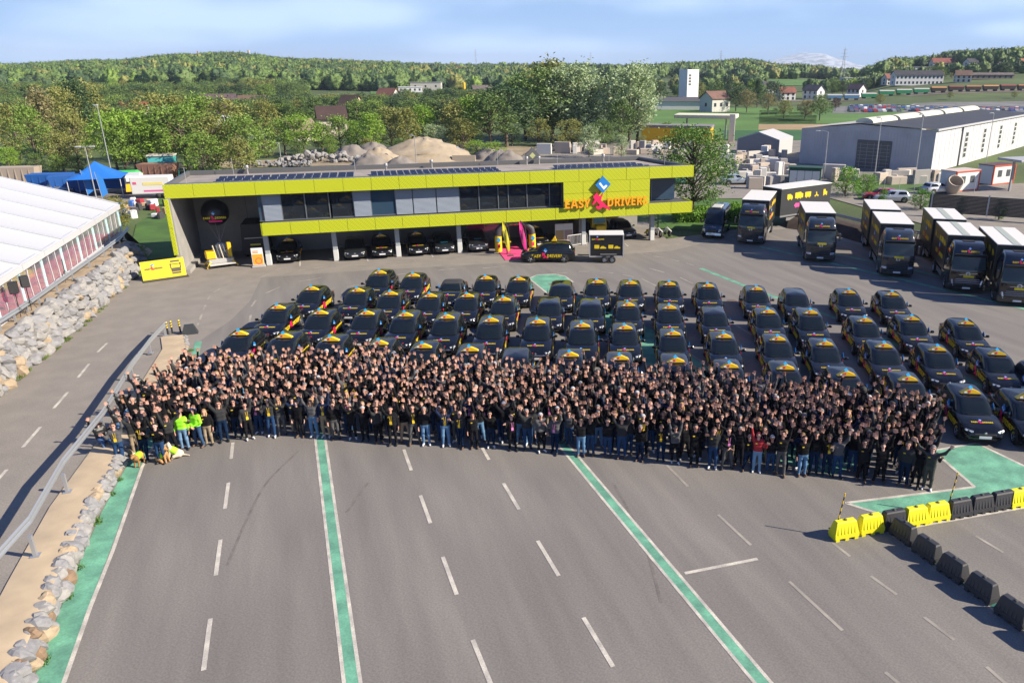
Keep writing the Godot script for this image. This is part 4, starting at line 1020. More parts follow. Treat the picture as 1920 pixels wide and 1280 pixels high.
func make_car(called: String, label: String, category: String, q: Dictionary, paint: Material, group: String, livery := true, sign := true) -> Node3D:
	var o := thing(called, label, category, Vector3.ZERO, 0, group)
	var L: float = q.len * 0.5
	var w: float = q.w
	var t: float = q.belt
	# lower body: sections from tail to nose: place along, half width, underside, top
	var st := [[-1.0, 0.80, 0.42, 0.80], [-0.975, 0.9, 0.31, 0.95], [-0.8, 0.98, 0.23, 1.0], [-0.42, 1.0, 0.2, 1.0], [0.0, 1.0, 0.2, 0.99], [0.36, 1.0, 0.2, 0.985], [0.55, 0.99, 0.2, 0.965], [0.72, 0.975, 0.22, 0.90], [0.87, 0.93, 0.24, 0.82], [0.95, 0.86, 0.27, 0.73], [0.985, 0.78, 0.32, 0.62], [1.0, 0.70, 0.4, 0.52]]
	var rows := []
	for s in st:
		var row := PackedVector3Array()
		var ww: float = w * s[1]; var b: float = s[2]; var tt: float = t * s[3]
		var half := [Vector2(0, b), Vector2(ww * 0.86, b), Vector2(ww * 0.97, b + 0.08), Vector2(ww, lerpf(b, tt, 0.3)), Vector2(ww, lerpf(b, tt, 0.66)), Vector2(ww * 0.965, tt - 0.06), Vector2(ww * 0.88, tt), Vector2(ww * 0.5, tt + 0.03), Vector2(0, tt + 0.04)]
		for k in half.size(): row.append(Vector3(half[k].x, half[k].y, s[0] * L))
		for k in range(half.size() - 2, 0, -1): row.append(Vector3(-half[k].x, half[k].y, s[0] * L))
		rows.append(row)
	var mb := MB.new().grid(rows, true)
	for e in [0, rows.size() - 1]:
		var c := Vector3.ZERO
		for p in rows[e]: c += p / rows[e].size()
		for k in rows[e].size():
			var a: Vector3 = rows[e][k]; var b: Vector3 = rows[e][(k + 1) % rows[e].size()]
			if e == 0: mb.tri(c, b, a)
			else: mb.tri(c, a, b)
	part(o, "body", mb.mesh(), paint)
	# cabin with roof
	var cr := []
	for v in [0.0, 0.25, 0.5, 0.75, 1.0]:
		var row := PackedVector3Array()
		for j in 40: row.append(cabin_point(q, -TAU * j / 40.0, v))
		cr.append(row)
	for k in [[0.9, 0.04], [0.6, 0.065], [0.02, 0.075]]:
		var row := PackedVector3Array()
		for j in 40:
			var p := cabin_point(q, -TAU * j / 40.0, 1.0)
			row.append(Vector3(p.x * k[0], p.y + k[1], q.z1 + (p.z - q.z1) * k[0]))
		cr.append(row)
	part(o, "cabin", MB.new().grid(cr, true).mesh(), q.top if q.has("top") else paint)
	var glass := M(0.008, 0.012, 0.014, 0.03)
	part(o, "windscreen", cabin_patch(q, 56, 124, 0.1, 0.93), glass)
	part(o, "rear_window", cabin_patch(q, 238, 302, 0.25, 0.9), glass)
	for s in [0, 1]:
		for r in [[4, 40], [-36, 0]]:
			part(o, "side_window", cabin_patch(q, r[0] if s == 0 else 180 - r[1], r[1] if s == 0 else 180 - r[0], 0.2, 0.9), glass)
	var k := 0.86 * L
	for s in [-1, 1]:
		var hl := part(o, "headlight", MB.new().cham(Vector3.ZERO, Vector3(0.36, 0.10, 0.14), 0.03).mesh(), M(0.55, 0.58, 0.62, 0.12, 0.6), Vector3(s * w * 0.70, t * 0.71, L * 0.912), Basis(Vector3.UP, s * 0.5) * Basis(Vector3.FORWARD, s * -0.12))
		part(hl, "lens", bx(Vector3(0.26, 0.04, 0.02), Vector3(0, 0, 0.08)), M(0.85, 0.88, 0.9, 0.1))
		var mi := part(o, "mirror", MB.new().cham(Vector3.ZERO, Vector3(0.2, 0.15, 0.12), 0.04).mesh(), paint, Vector3(s * (w + 0.13), t + 0.07, q.z0 + q.b0 - 0.55), Basis(Vector3.UP, s * -0.2))
		part(mi, "stalk", bx(Vector3(0.14, 0.05, 0.06), Vector3(-s * 0.12, -0.05, 0)), paint)
		part(o, "tail_light", cbx(Vector3(0.3, 0.13, 0.06), 0.02), M(0.35, 0.01, 0.01, 0.2), Vector3(s * w * 0.7, t * 0.86, -L * 0.985))
		part(o, "door_handle", cbx(Vector3(0.02, 0.03, 0.2), 0.008), paint, Vector3(s * (w + 0.004), t * 0.83, -0.1))
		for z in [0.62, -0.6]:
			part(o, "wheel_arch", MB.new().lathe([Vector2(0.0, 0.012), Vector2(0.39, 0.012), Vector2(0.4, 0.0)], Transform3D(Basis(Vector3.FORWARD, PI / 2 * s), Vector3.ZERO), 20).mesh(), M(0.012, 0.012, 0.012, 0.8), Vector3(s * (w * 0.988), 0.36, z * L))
			wheel_at(o, Vector3(s * (w - 0.09), 0.33, z * L), 0.33, 0.22, s)
	part(o, "grille", cbx(Vector3(w * 1.0, 0.07, 0.06), 0.02), M(0.02, 0.02, 0.022, 0.4), Vector3(0, t * 0.60, L * 0.985))
	part(o, "air_intake", cbx(Vector3(w * 1.1, 0.14, 0.08), 0.02), M(0.008, 0.008, 0.008, 0.6), Vector3(0, 0.34, L * 0.975))
	if q.get("chrome", false): part(o, "chrome_strip", MB.new().tube([Vector3(-w * 0.84, t * 0.64, L * 0.945), Vector3(-w * 0.5, t * 0.58, L * 0.995), Vector3(w * 0.5, t * 0.58, L * 0.995), Vector3(w * 0.84, t * 0.64, L * 0.945)], [0.025], 6).mesh(), M(0.7, 0.72, 0.75, 0.15, 0.9))
	part(o, "emblem", MB.new().lathe([Vector2(0.0, 0.012), Vector2(0.055, 0.01), Vector2(0.06, 0.0)], Transform3D(Basis(Vector3.RIGHT, PI / 2), Vector3(0, t * 0.66, L * 0.99)), 12).mesh(), M(0.6, 0.62, 0.65, 0.2, 0.8))
	part(o, "licence_plate", bx(Vector3(0.5, 0.11, 0.02), Vector3(0, 0.42, L + 0.006)), M(0.72, 0.73, 0.75, 0.5))
	part(o, "wiper", MB.new().tube([cabin_point(q, deg_to_rad(70), 0.08, 0.02), cabin_point(q, deg_to_rad(100), 0.12, 0.02)], [0.01], 5).mesh(), M(0.01, 0.01, 0.01))
	if livery:
		var ink := M(0.78, 0.56, 0.01, 0.45)
		for s in [-1, 1]:
			# flank: reads from nose to tail or tail to nose, as on both sides of a real car
			logo(o, 0.25, 0.012, Transform3D(Basis(Vector3.UP, PI / 2 * s), Vector3(s * (w + 0.010), t * 0.60, 0.05)), ink, 0.8)
		var slope := Basis(Vector3.RIGHT, -PI / 2 + 0.14)
		logo(o, 0.09, 0.01, Transform3D(slope, Vector3(0, t * 0.945, L * 0.72)), ink, 0.9)
	if sign:
		var y: float = q.roof + 0.01
		var z: float = q.z1 + 0.42
		var sg := part(o, "roof_sign", MB.new().prism(PackedVector2Array([Vector2(-0.52, 0), Vector2(0.56, 0), Vector2(0.5, 0.07), Vector2(0.12, 0.22), Vector2(-0.08, 0.24), Vector2(-0.42, 0.06)]), -0.16, 0.16).mesh(), M(0.80, 0.50, 0.01, 0.4), Vector3(0, y, z), Basis(Vector3.RIGHT, -0.15).scaled(Vector3(0.82, 0.9, 0.9)))
		part(sg, "blue_plate", MB.new().prism(PackedVector2Array([Vector2(0, -0.13), Vector2(0.13, 0), Vector2(0, 0.13), Vector2(-0.13, 0)]), -0.06, 0.06).mesh(), M(0.02, 0.32, 0.62, 0.4), Vector3(-0.02, 0.27, 0.06), Basis(Vector3.RIGHT, -0.5))
		part(sg, "pink_figure", bx(Vector3(0.12, 0.1, 0.02), Vector3(-0.08, 0.11, 0.17)), M(0.7, 0.02, 0.12))
		part(sg, "white_print", bx(Vector3(0.17, 0.07, 0.02), Vector3(-0.27, 0.06, 0.165)), M(0.75, 0.75, 0.78))
		part(sg, "base_rail", bx(Vector3(1.0, 0.03, 0.4), Vector3(0.02, -0.012, 0)), M(0.03, 0.03, 0.03))
	return o

const HATCH := {"len": 4.28, "w": 0.895, "belt": 0.90, "roof": 1.42, "b0": 1.50, "b1": 0.94, "z0": -0.50, "z1": -0.68}
const SUV := {"len": 4.5, "w": 0.92, "belt": 1.0, "roof": 1.58, "b0": 1.58, "b1": 1.08, "z0": -0.58, "z1": -0.74, "chrome": true}
const SEDAN := {"len": 4.7, "w": 0.91, "belt": 0.9, "roof": 1.43, "b0": 1.5, "b1": 0.85, "z0": -0.3, "z1": -0.42}
const ROADSTER := {"len": 4.1, "w": 0.89, "belt": 0.85, "roof": 1.26, "b0": 1.05, "b1": 0.55, "z0": -0.55, "z1": -0.62}

func build_cars() -> void:
	var paint := M(0.006, 0.0065, 0.008, 0.1, 0.0, 0.2)
	var g := "driving school cars parked in rows"
	var hatch := make_car("driving_school_car", "black hatchback with yellow roof sign and lettering parked in the rows", "car", HATCH, paint, g)
	var suv := make_car("driving_school_car", "tall black car with chrome nose strip and yellow roof sign in the rows", "car", SUV, paint, g)
	var bare := make_car("driving_school_car", "black lettered hatchback without roof sign parked in the rows", "car", HATCH, paint, g, true, false)
	var rd := ROADSTER.duplicate()
	rd["top"] = M(0.03, 0.03, 0.032, 0.9)
	var road := make_car("driving_school_car", "low black convertible with closed cloth roof parked in the back row", "car", rd, paint, "", true, false)
	# centre of the roof sign of each car, on the ground below it
	var spots := [
		[Vector3(-19.75, 1.5, -38.79), 0], [Vector3(-17.15, 1.5, -38.35), 0], [Vector3(-14.46, 1.5, -37.84), 0], [Vector3(-19.61, 1.5, -43.57), 0], [Vector3(-16.67, 1.5, -42.51), 0], [Vector3(-19.04, 1.5, -47.68), 0], [Vector3(-15.93, 1.5, -47.3), 0],
		[Vector3(-15.57, 1.5, -51.22), 1], [Vector3(-13.2, 1.5, -51.08), 0], [Vector3(-10.37, 1.2, -50.35), 3], [Vector3(-8.05, 1.5, -50.36), 0], [Vector3(-5.75, 1.5, -50.08), 0], [Vector3(-13.59, 1.5, -46.56), 0], [Vector3(-10.97, 1.5, -46.08), 0], [Vector3(-8.61, 1.5, -46.08), 0], [Vector3(-6.18, 1.5, -45.25), 0],
		[Vector3(-13.91, 1.5, -42.41), 0], [Vector3(-11.42, 1.65, -41.53), 1], [Vector3(-8.95, 1.65, -41.13), 1], [Vector3(-6.34, 1.65, -40.55), 1], [Vector3(-11.72, 1.5, -37.26), 0], [Vector3(-9.32, 1.5, -36.77), 0], [Vector3(-6.82, 1.5, -36.3), 0], [Vector3(-4.41, 1.5, -35.68), 2],
		[Vector3(-2.78, 1.5, -48.99), 2], [Vector3(-0.4, 1.5, -49.39), 0], [Vector3(1.86, 1.5, -49.12), 0], [Vector3(4.45, 1.5, -48.86), 0], [Vector3(-3.31, 1.5, -45.02), 2], [Vector3(-0.75, 1.5, -44.68), 2], [Vector3(1.53, 1.5, -44.12), 0], [Vector3(4.01, 1.5, -43.57), 0],
		[Vector3(-3.67, 1.65, -40.26), 1], [Vector3(-1.15, 1.65, -39.61), 1], [Vector3(1.21, 1.5, -39.78), 0], [Vector3(3.79, 1.5, -38.79), 0], [Vector3(-1.66, 1.5, -35.53), 0], [Vector3(0.85, 1.5, -35.08), 0],
		[Vector3(6.96, 1.5, -48.46), 0], [Vector3(10.03, 1.5, -47.68), 0], [Vector3(12.49, 1.5, -47.05), 2], [Vector3(6.66, 1.5, -43.03), 2], [Vector3(9.77, 1.5, -42.72), 0], [Vector3(12.11, 1.65, -42.04), 1], [Vector3(6.5, 1.5, -38.35), 0], [Vector3(9.3, 1.5, -37.92), 0], [Vector3(3.55, 1.65, -34.26), 1], [Vector3(6.13, 1.5, -34.01), 0], [Vector3(8.79, 1.5, -33.8), 0],
		[Vector3(15.85, 1.5, -46.93), 0], [Vector3(18.46, 1.5, -46.44), 0], [Vector3(14.98, 1.5, -41.1), 0], [Vector3(17.78, 1.5, -41.4), 0], [Vector3(20.55, 1.5, -40.62), 0], [Vector3(11.61, 1.5, -37.18), 0], [Vector3(14.59, 1.5, -36.85), 0], [Vector3(17.16, 1.5, -36.38), 0], [Vector3(19.92, 1.5, -35.76), 0],
		[Vector3(11.46, 1.5, -32.99), 0], [Vector3(14.15, 1.5, -32.4), 0], [Vector3(16.36, 1.5, -30.92), 0], [Vector3(18.54, 1.5, -30.34), 0], [Vector3(21.26, 1.5, -33.8), 0]]
	var used := [false, false, false, false]
	var src := [hatch, suv, bare, road]
	for s in spots:
		var k: int = s[1]
		var at: Vector3 = s[0]
		var turn := deg_to_rad(-clampf((at.x - 3.0) * 0.42, -1.0, 7.0)) + rnd(-0.015, 0.015)
		at.y = 0.012
		at += Basis(Vector3.UP, turn) * Vector3(0, 0, 0.2)
		if not used[k]:
			used[k] = true
			src[k].position = at
			src[k].rotation.y = turn
		else: dup(src[k], at, turn)
		var c: Node3D = src[k] if get_child(get_child_count() - 1).get_meta("category", "") != "car" or get_child(get_child_count() - 1).position != at else get_child(get_child_count() - 1)
		var row := "in the back row" if at.z < -52.0 else ("in the second row" if at.z < -44.5 else ("in the third row" if at.z < -38.5 else "in the row behind the crowd"))
		var block := "beside the left road" if at.x < -13.0 else ("left of the green area" if at.x < -4.0 else ("around the green area" if at.x < 5.0 else ("right of the green area" if at.x < 13.0 else "towards the trucks")))
		c.set_meta("label", ["black hatchback with roof sign ", "tall black car with chrome strip ", "black hatchback without roof sign ", "low black convertible "][k] + row + " " + block)
		c.set_meta("group", g + " " + row + " " + block)
	# cars under the overhang
	var bt := Transform3D(Basis(Vector3.UP, 0.2931), Vector3(-27.14, 0, -60.14))
	var teal := M(0.02, 0.3, 0.35, 0.5)
	var sedan := make_car("driving_school_car", "black sedan with yellow roof sign beside the first column", "car", SEDAN, paint, "")
	sedan.position = bt * Vector3(1.4, 0.012, -2.3)
	sedan.rotation.y = 0.2931
	var n := 0
	for q in [[8.9, "black hatchback with roof sign under the overhang beside the second bay", 0], [11.9, "black hatchback with roof sign under the overhang right of the third column", 0], [22.4, "black hatchback half hidden behind the car with the trailer", 0]]:
		var c := dup(hatch, bt * Vector3(q[0], 0.012, -1.6), 0.2931, q[1])
		c.remove_meta("group")
	for q in [[6.7, "plain dark car without roof sign under the overhang"], [14.1, "plain dark car with teal bonnet print beside the fourth column"], [17.0, "dark van-like car with light blue bonnet print left of the arch"]]:
		var c := make_car("parked_car", q[1], "car", SUV if q[0] > 15 else HATCH, M(0.014, 0.016, 0.018, 0.16, 0.0, 1.0), "", false, false)
		c.position = bt * Vector3(q[0], 0.012, -1.6)
		c.rotation.y = 0.2931
		if q[0] > 10: part(c, "bonnet_print", bx(Vector3(0.6, 0.01, 0.16), Vector3(0, 0.99 if q[0] < 15 else 1.12, 1.5)), M(0.02, 0.35, 0.5, 0.4), Vector3.ZERO, Basis())
	var bl := make_car("parked_car", "dark blue car parked under the right end of the building", "car", HATCH, M(0.015, 0.03, 0.055, 0.16, 0.0, 1.0), "", false, false)
	bl.position = bt * Vector3(31.2, 0.012, -3.0)
	bl.rotation.y = 0.2931
	# car with the cargo trailer before the building
	var tow := make_car("driving_school_car", "black lettered car seen from the side towing a box trailer", "car", SUV, paint, "", true, false)
	tow.position = Vector3(-4.54, 0, -61.78)
	tow.rotation.y = -1.55
	part(tow, "roof_fin", MB.new().prism(PackedVector2Array([Vector2(-0.3, 0), Vector2(0.15, 0), Vector2(0.0, 0.4)]), -0.15, 0.15).mesh(), M(0.8, 0.5, 0.01, 0.4), Vector3(0, 1.66, -0.6), Basis(Vector3.UP, PI / 2))
	var ct := thing("cargo_trailer", "black box trailer with silver edges and yellow vehicle pictures", "trailer", Vector3(0.31, 0, -61.6), 0.02)
	var alu := M(0.6, 0.61, 0.62, 0.35, 0.6)
	part(ct, "box", bx(Vector3(2.75, 1.75, 1.6), Vector3(0, 1.42, -0.2)), M(0.012, 0.012, 0.013, 0.4))
	part(ct, "roof", cbx(Vector3(2.85, 0.08, 1.72), 0.02, Vector3(0, 2.32, -0.2)), M(0.6, 0.6, 0.6, 0.5))
	for s in [-1, 1]: part(ct, "corner_post", bx(Vector3(0.09, 1.85, 0.09), Vector3(s * 1.38, 1.4, 0.6)), alu)
	part(ct, "sill", bx(Vector3(2.8, 0.1, 1.66), Vector3(0, 0.52, -0.2)), alu)
	part(ct, "drawbar", MB.new().tube([Vector3(-1.4, 0.45, -0.2), Vector3(-2.4, 0.5, -0.2)], [0.05], 6).mesh(), M(0.05, 0.05, 0.05))
	part(ct, "mudguard", bx(Vector3(1.35, 0.06, 0.3), Vector3(0.15, 0.72, 0.7)), M(0.1, 0.1, 0.1))
	for x in [-0.17, 0.47]: wheel_at(ct, Vector3(x, 0.28, 0.72), 0.28, 0.2, 1.0)
	for c in ct.get_children():
		if c.name.begins_with("wheel"): c.basis = Basis(Vector3.RIGHT, PI / 2) * Basis.from_scale(Vector3(0.28, 0.2, 0.28))
	logo(ct, 0.1, 0.012, Transform3D(Basis(), Vector3(-0.7, 1.95, 0.612)), M(0.78, 0.56, 0.01))
	for k in 2:
		var x := -0.65 + k * 1.15
		part(ct, "picture", MB.new().cham(Vector3(x - 0.15, 1.33, 0.61), Vector3(0.4, 0.3, 0.015), 0.006).mesh(), M(0.78, 0.56, 0.01))
		part(ct, "picture", MB.new().prism(PackedVector2Array([Vector2(0, 0), Vector2(0.5, 0), Vector2(0.5, 0.1), Vector2(0.38, 0.12), Vector2(0.3, 0.2), Vector2(0.12, 0.2), Vector2(0.03, 0.1)]), 0.602, 0.618, Transform3D(Basis(), Vector3(x + 0.12, 1.18, 0))).mesh(), M(0.78, 0.56, 0.01))
	# far parked cars on the side road and behind the trees
	for q in [[Vector3(33.97, 0, -93.17), M(0.35, 0.012, 0.02, 0.25, 0, 1), "red hatchback parked on the side road above the trucks", -1.75], [Vector3(34.83, 0, -91.58), M(0.5, 0.52, 0.54, 0.25, 0.3, 1), "silver car half hidden behind the red hatchback", -1.75], [Vector3(43.07, 0, -98.27), M(0.42, 0.44, 0.48, 0.25, 0.3, 1), "silver estate car parked below the white container office", 1.9], [Vector3(18.53, 0, -106.46), M(0.35, 0.4, 0.46, 0.25, 0.3, 1), "silver car parked beside the round green tree", 1.7], [Vector3(10.8, 0, -106.98), M(0.04, 0.2, 0.18, 0.25, 0, 1), "teal car parked behind the end of the yellow building", 1.7], [Vector3(-69.94, 0, -98.27), M(0.18, 0.2, 0.23, 0.3, 0, 1), "grey van-like car beside the blue skip", 1.0]]:
		var c := make_car("parked_car", q[2], "car", HATCH, q[1], "", false, false)
		c.position = q[0]
		c.rotation.y = q[3]

func box_truck(label: String, at: Vector3, turn: float, glossy: bool, trailer: bool, box_len: float) -> void:
	var t := thing("box_truck", label, "truck", at, turn)
	var pt := M(0.022, 0.028, 0.036, 0.22, 0.0, 1.0) if not glossy else M(0.008, 0.009, 0.011, 0.15, 0.0, 1.0)
	var blk := M(0.012, 0.012, 0.013, 0.6)
	# cab: front at z = 0
	var cab := MB.new()
	var prof := [[0.35, 0.0], [1.2, 0.05], [1.75, 0.02], [2.75, -0.22], [3.2, -0.5], [3.45, -0.9], [3.5, -1.9], [3.4, -2.1]]
	var rows := []
	for p in prof:
		var hw: float = 1.22 if p[0] < 2.5 else lerpf(1.22, 0.98, (p[0] - 2.5) / 1.0)
		var row := PackedVector3Array()
		for q in [[-1.0, -2.15], [-1.0, p[1] - 0.22], [-0.9, p[1] - 0.06], [-0.55, p[1]], [0.0, p[1] + 0.03], [0.55, p[1]], [0.9, p[1] - 0.06], [1.0, p[1] - 0.22], [1.0, -2.15]]: row.append(Vector3(q[0] * hw, p[0], q[1]))
		rows.append(row)
	cab.grid(rows)
	cab.quad(Vector3(1.22, 0.35, -2.15), Vector3(-1.22, 0.35, -2.15), Vector3(-0.98, 3.4, -2.15), Vector3(0.98, 3.4, -2.15))
	part(t, "cab", cab.mesh(), pt)
	part(t, "windscreen", MB.new().grid([PackedVector3Array([Vector3(-1.1, 1.72, -0.02), Vector3(-0.5, 1.72, 0.06), Vector3(0.5, 1.72, 0.06), Vector3(1.1, 1.72, -0.02)]), PackedVector3Array([Vector3(-1.05, 2.58, -0.2), Vector3(-0.5, 2.6, -0.13), Vector3(0.5, 2.6, -0.13), Vector3(1.05, 2.58, -0.2)])]).mesh(), M(0.02, 0.035, 0.045, 0.03))
	part(t, "sun_visor", MB.new().box(Vector3(0, 2.72, -0.05), Vector3(2.1, 0.22, 0.05), Basis(Vector3.RIGHT, 0.5)).mesh(), blk)
	part(t, "roof_hatch", cbx(Vector3(0.8, 0.04, 0.5), 0.01, Vector3(0, 3.49, -1.45)), blk)
	for s in [-1, 1]:
		part(t, "side_window", bx(Vector3(0.02, 0.75, 0.85), Vector3(s * 1.222, 2.15, -0.85)), M(0.02, 0.03, 0.035, 0.05))
		part(t, "mirror", cbx(Vector3(0.16, 0.6, 0.22), 0.04, Vector3(s * 1.42, 2.15, -0.1)), pt)
		part(t, "headlight", MB.new().cham(Vector3.ZERO, Vector3(0.4, 0.2, 0.1), 0.04).mesh() if not glossy else MB.new().cham(Vector3.ZERO, Vector3(0.14, 0.5, 0.1), 0.04).mesh(), M(0.6, 0.62, 0.66, 0.12, 0.5), Vector3(s * 0.95, 0.75, 0.0), Basis(Vector3.UP, s * 0.35) * Basis(Vector3.FORWARD, s * (0.25 if glossy else 0.0)))
		part(t, "step", bx(Vector3(0.1, 0.5, 0.8), Vector3(s * 1.18, 0.55, -0.75)), blk)
		wheel_at(t, Vector3(s * 1.08, 0.5, -1.35), 0.5, 0.32, s)
		wheel_at(t, Vector3(s * 1.0, 0.5, -2.3 - box_len * 0.68), 0.5, 0.55, s)
	part(t, "bumper", cbx(Vector3(2.42, 0.5, 0.25), 0.08, Vector3(0, 0.5, -0.06)), pt)
	for k in 5: part(t, "grille_slat", cbx(Vector3(1.7 - k * 0.06, 0.045, 0.06), 0.015, Vector3(0, 0.78 + k * 0.13, 0.06)), M(0.035, 0.04, 0.045, 0.3, 0.3) if not glossy else (M(0.4, 0.42, 0.44, 0.2, 0.8) if k < 3 else blk))
	part(t, "emblem", MB.new().lathe([Vector2(0.1, 0.0), Vector2(0.13, 0.02), Vector2(0.16, 0.0)], Transform3D(Basis(Vector3.RIGHT, PI / 2), Vector3(0, 1.42, 0.07)), 16).mesh(), M(0.7, 0.72, 0.74, 0.15, 0.9))
	part(t, "emblem_bar", MB.new().box(Vector3(0, 1.42, 0.075), Vector3(0.28 if not glossy else 1.2, 0.03, 0.02), Basis(Vector3.BACK, 0.0 if not glossy else 0.12)).mesh(), M(0.7, 0.72, 0.74, 0.15, 0.9))
	part(t, "yellow_plate", bx(Vector3(0.7, 0.15, 0.02), Vector3(0.05, 1.58 if not glossy else 1.25, 0.085)), M(0.75, 0.6, 0.02, 0.5))
	part(t, "licence_plate", bx(Vector3(0.52, 0.12, 0.02), Vector3(0, 0.42, 0.08)), M(0.7, 0.71, 0.73, 0.5))
	logo(t, 0.12, 0.015, Transform3D(Basis(Vector3.RIGHT, -0.32), Vector3(0, 2.96, -0.28)), M(0.78, 0.50, 0.01), 0.9)
	# box body
	var y0 := 1.05
	var hb := 2.62
	var boxes := [[t, -2.3]]
	if trailer:
		var tr := thing("drawbar_trailer", "black box trailer coupled behind the truck: " + label.split(" ")[0] + " " + label.split(" ")[1] + " " + label.split(" ")[2] + " one", "trailer", at, turn)
		boxes.append([tr, -2.3 - box_len - 1.3])
	var roof := M(0.62, 0.61, 0.58, 0.6)
	for q in boxes:
		var o: Node3D = q[0]
		var z: float = q[1]
		part(o, "box", bx(Vector3(2.46, hb, box_len), Vector3(0, y0 + hb / 2, z - box_len / 2)), M(0.02, 0.021, 0.022, 0.35))
		part(o, "box_roof", cbx(Vector3(2.52, 0.07, box_len + 0.06), 0.02, Vector3(0, y0 + hb + 0.03, z - box_len / 2)), roof)
		if glossy: part(o, "roof_strip", bx(Vector3(0.5, 0.02, box_len), Vector3(0, y0 + hb + 0.075, z - box_len / 2)), M(0.33, 0.37, 0.33, 0.6))
		for s in [-1, 1]:
			for e in [0.0, 1.0]: part(o, "corner_rail", bx(Vector3(0.06, hb, 0.06), Vector3(s * 1.22, y0 + hb / 2, z - 0.03 - e * (box_len - 0.06))), M(0.15, 0.15, 0.155, 0.4, 0.5))
			part(o, "side_guard", bx(Vector3(0.04, 0.35, box_len * 0.4), Vector3(s * 1.2, 0.65, z - box_len * 0.3)), M(0.2, 0.2, 0.21, 0.5))
			var face := Basis(Vector3.UP, PI / 2 * s)
			logo(o, 0.3, 0.012, Transform3D(face, Vector3(s * 1.237, y0 + 0.8, z - box_len * 0.45)), M(0.78, 0.56, 0.01))
			for k in 5: part(o, "picture", pictogram(k), M(0.72, 0.48, 0.01), Vector3(s * 1.237, y0 + 1.75, z - box_len * (0.14 + 0.18 * (k if s < 0 else 4 - k))), face.scaled(Vector3(0.7, 0.7, 0.7)))
			if o != t: wheel_at(o, Vector3(s * 1.0, 0.5, z - box_len * 0.45), 0.5, 0.5, s)
			if o != t: wheel_at(o, Vector3(s * 1.0, 0.5, z - box_len * 0.65), 0.5, 0.5, s)
		part(o, "chassis", bx(Vector3(0.9, 0.25, box_len + 1.6), Vector3(0, 0.9, z - box_len / 2 + 0.8)), blk)

func pictogram(k: int) -> ArrayMesh:
	var key := "picto%d" % k
	if not logo_cache.has(key):
		var mb := MB.new()
		if k == 0: mb.prism(PackedVector2Array([Vector2(-0.4, 0), Vector2(0.4, 0), Vector2(0.4, 0.22), Vector2(0.25, 0.4), Vector2(0.1, 0.4), Vector2(0.1, 0.5), Vector2(-0.4, 0.5)]), 0, 0.012)
		elif k == 1: mb.prism(PackedVector2Array([Vector2(-0.6, 0), Vector2(0.6, 0), Vector2(0.6, 0.4), Vector2(0.3, 0.5), Vector2(0.25, 0.6), Vector2(-0.6, 0.55)]), 0, 0.012)
		elif k == 2: mb.prism(PackedVector2Array([Vector2(-0.45, 0), Vector2(0.45, 0), Vector2(0.45, 0.5), Vector2(-0.45, 0.5)]), 0, 0.012)
		elif k == 3: mb.prism(PackedVector2Array([Vector2(-0.2, 0), Vector2(0.2, 0), Vector2(0.1, 0.12), Vector2(0.0, 0.4), Vector2(-0.12, 0.38), Vector2(-0.08, 0.12)]), 0, 0.012)
		else: mb.prism(PackedVector2Array([Vector2(-0.3, 0), Vector2(0.3, 0), Vector2(0.3, 0.3), Vector2(0.05, 0.34), Vector2(0.0, 0.55), Vector2(-0.3, 0.55)]), 0, 0.012)
		for e in [-1, 1]: mb.lathe([Vector2(0, 0.012), Vector2(0.09, 0.012), Vector2(0.09, 0)], Transform3D(Basis(Vector3.RIGHT, PI / 2), Vector3(e * 0.22, -0.02, 0)), 10)
		logo_cache[key] = mb.mesh()
	return logo_cache[key]

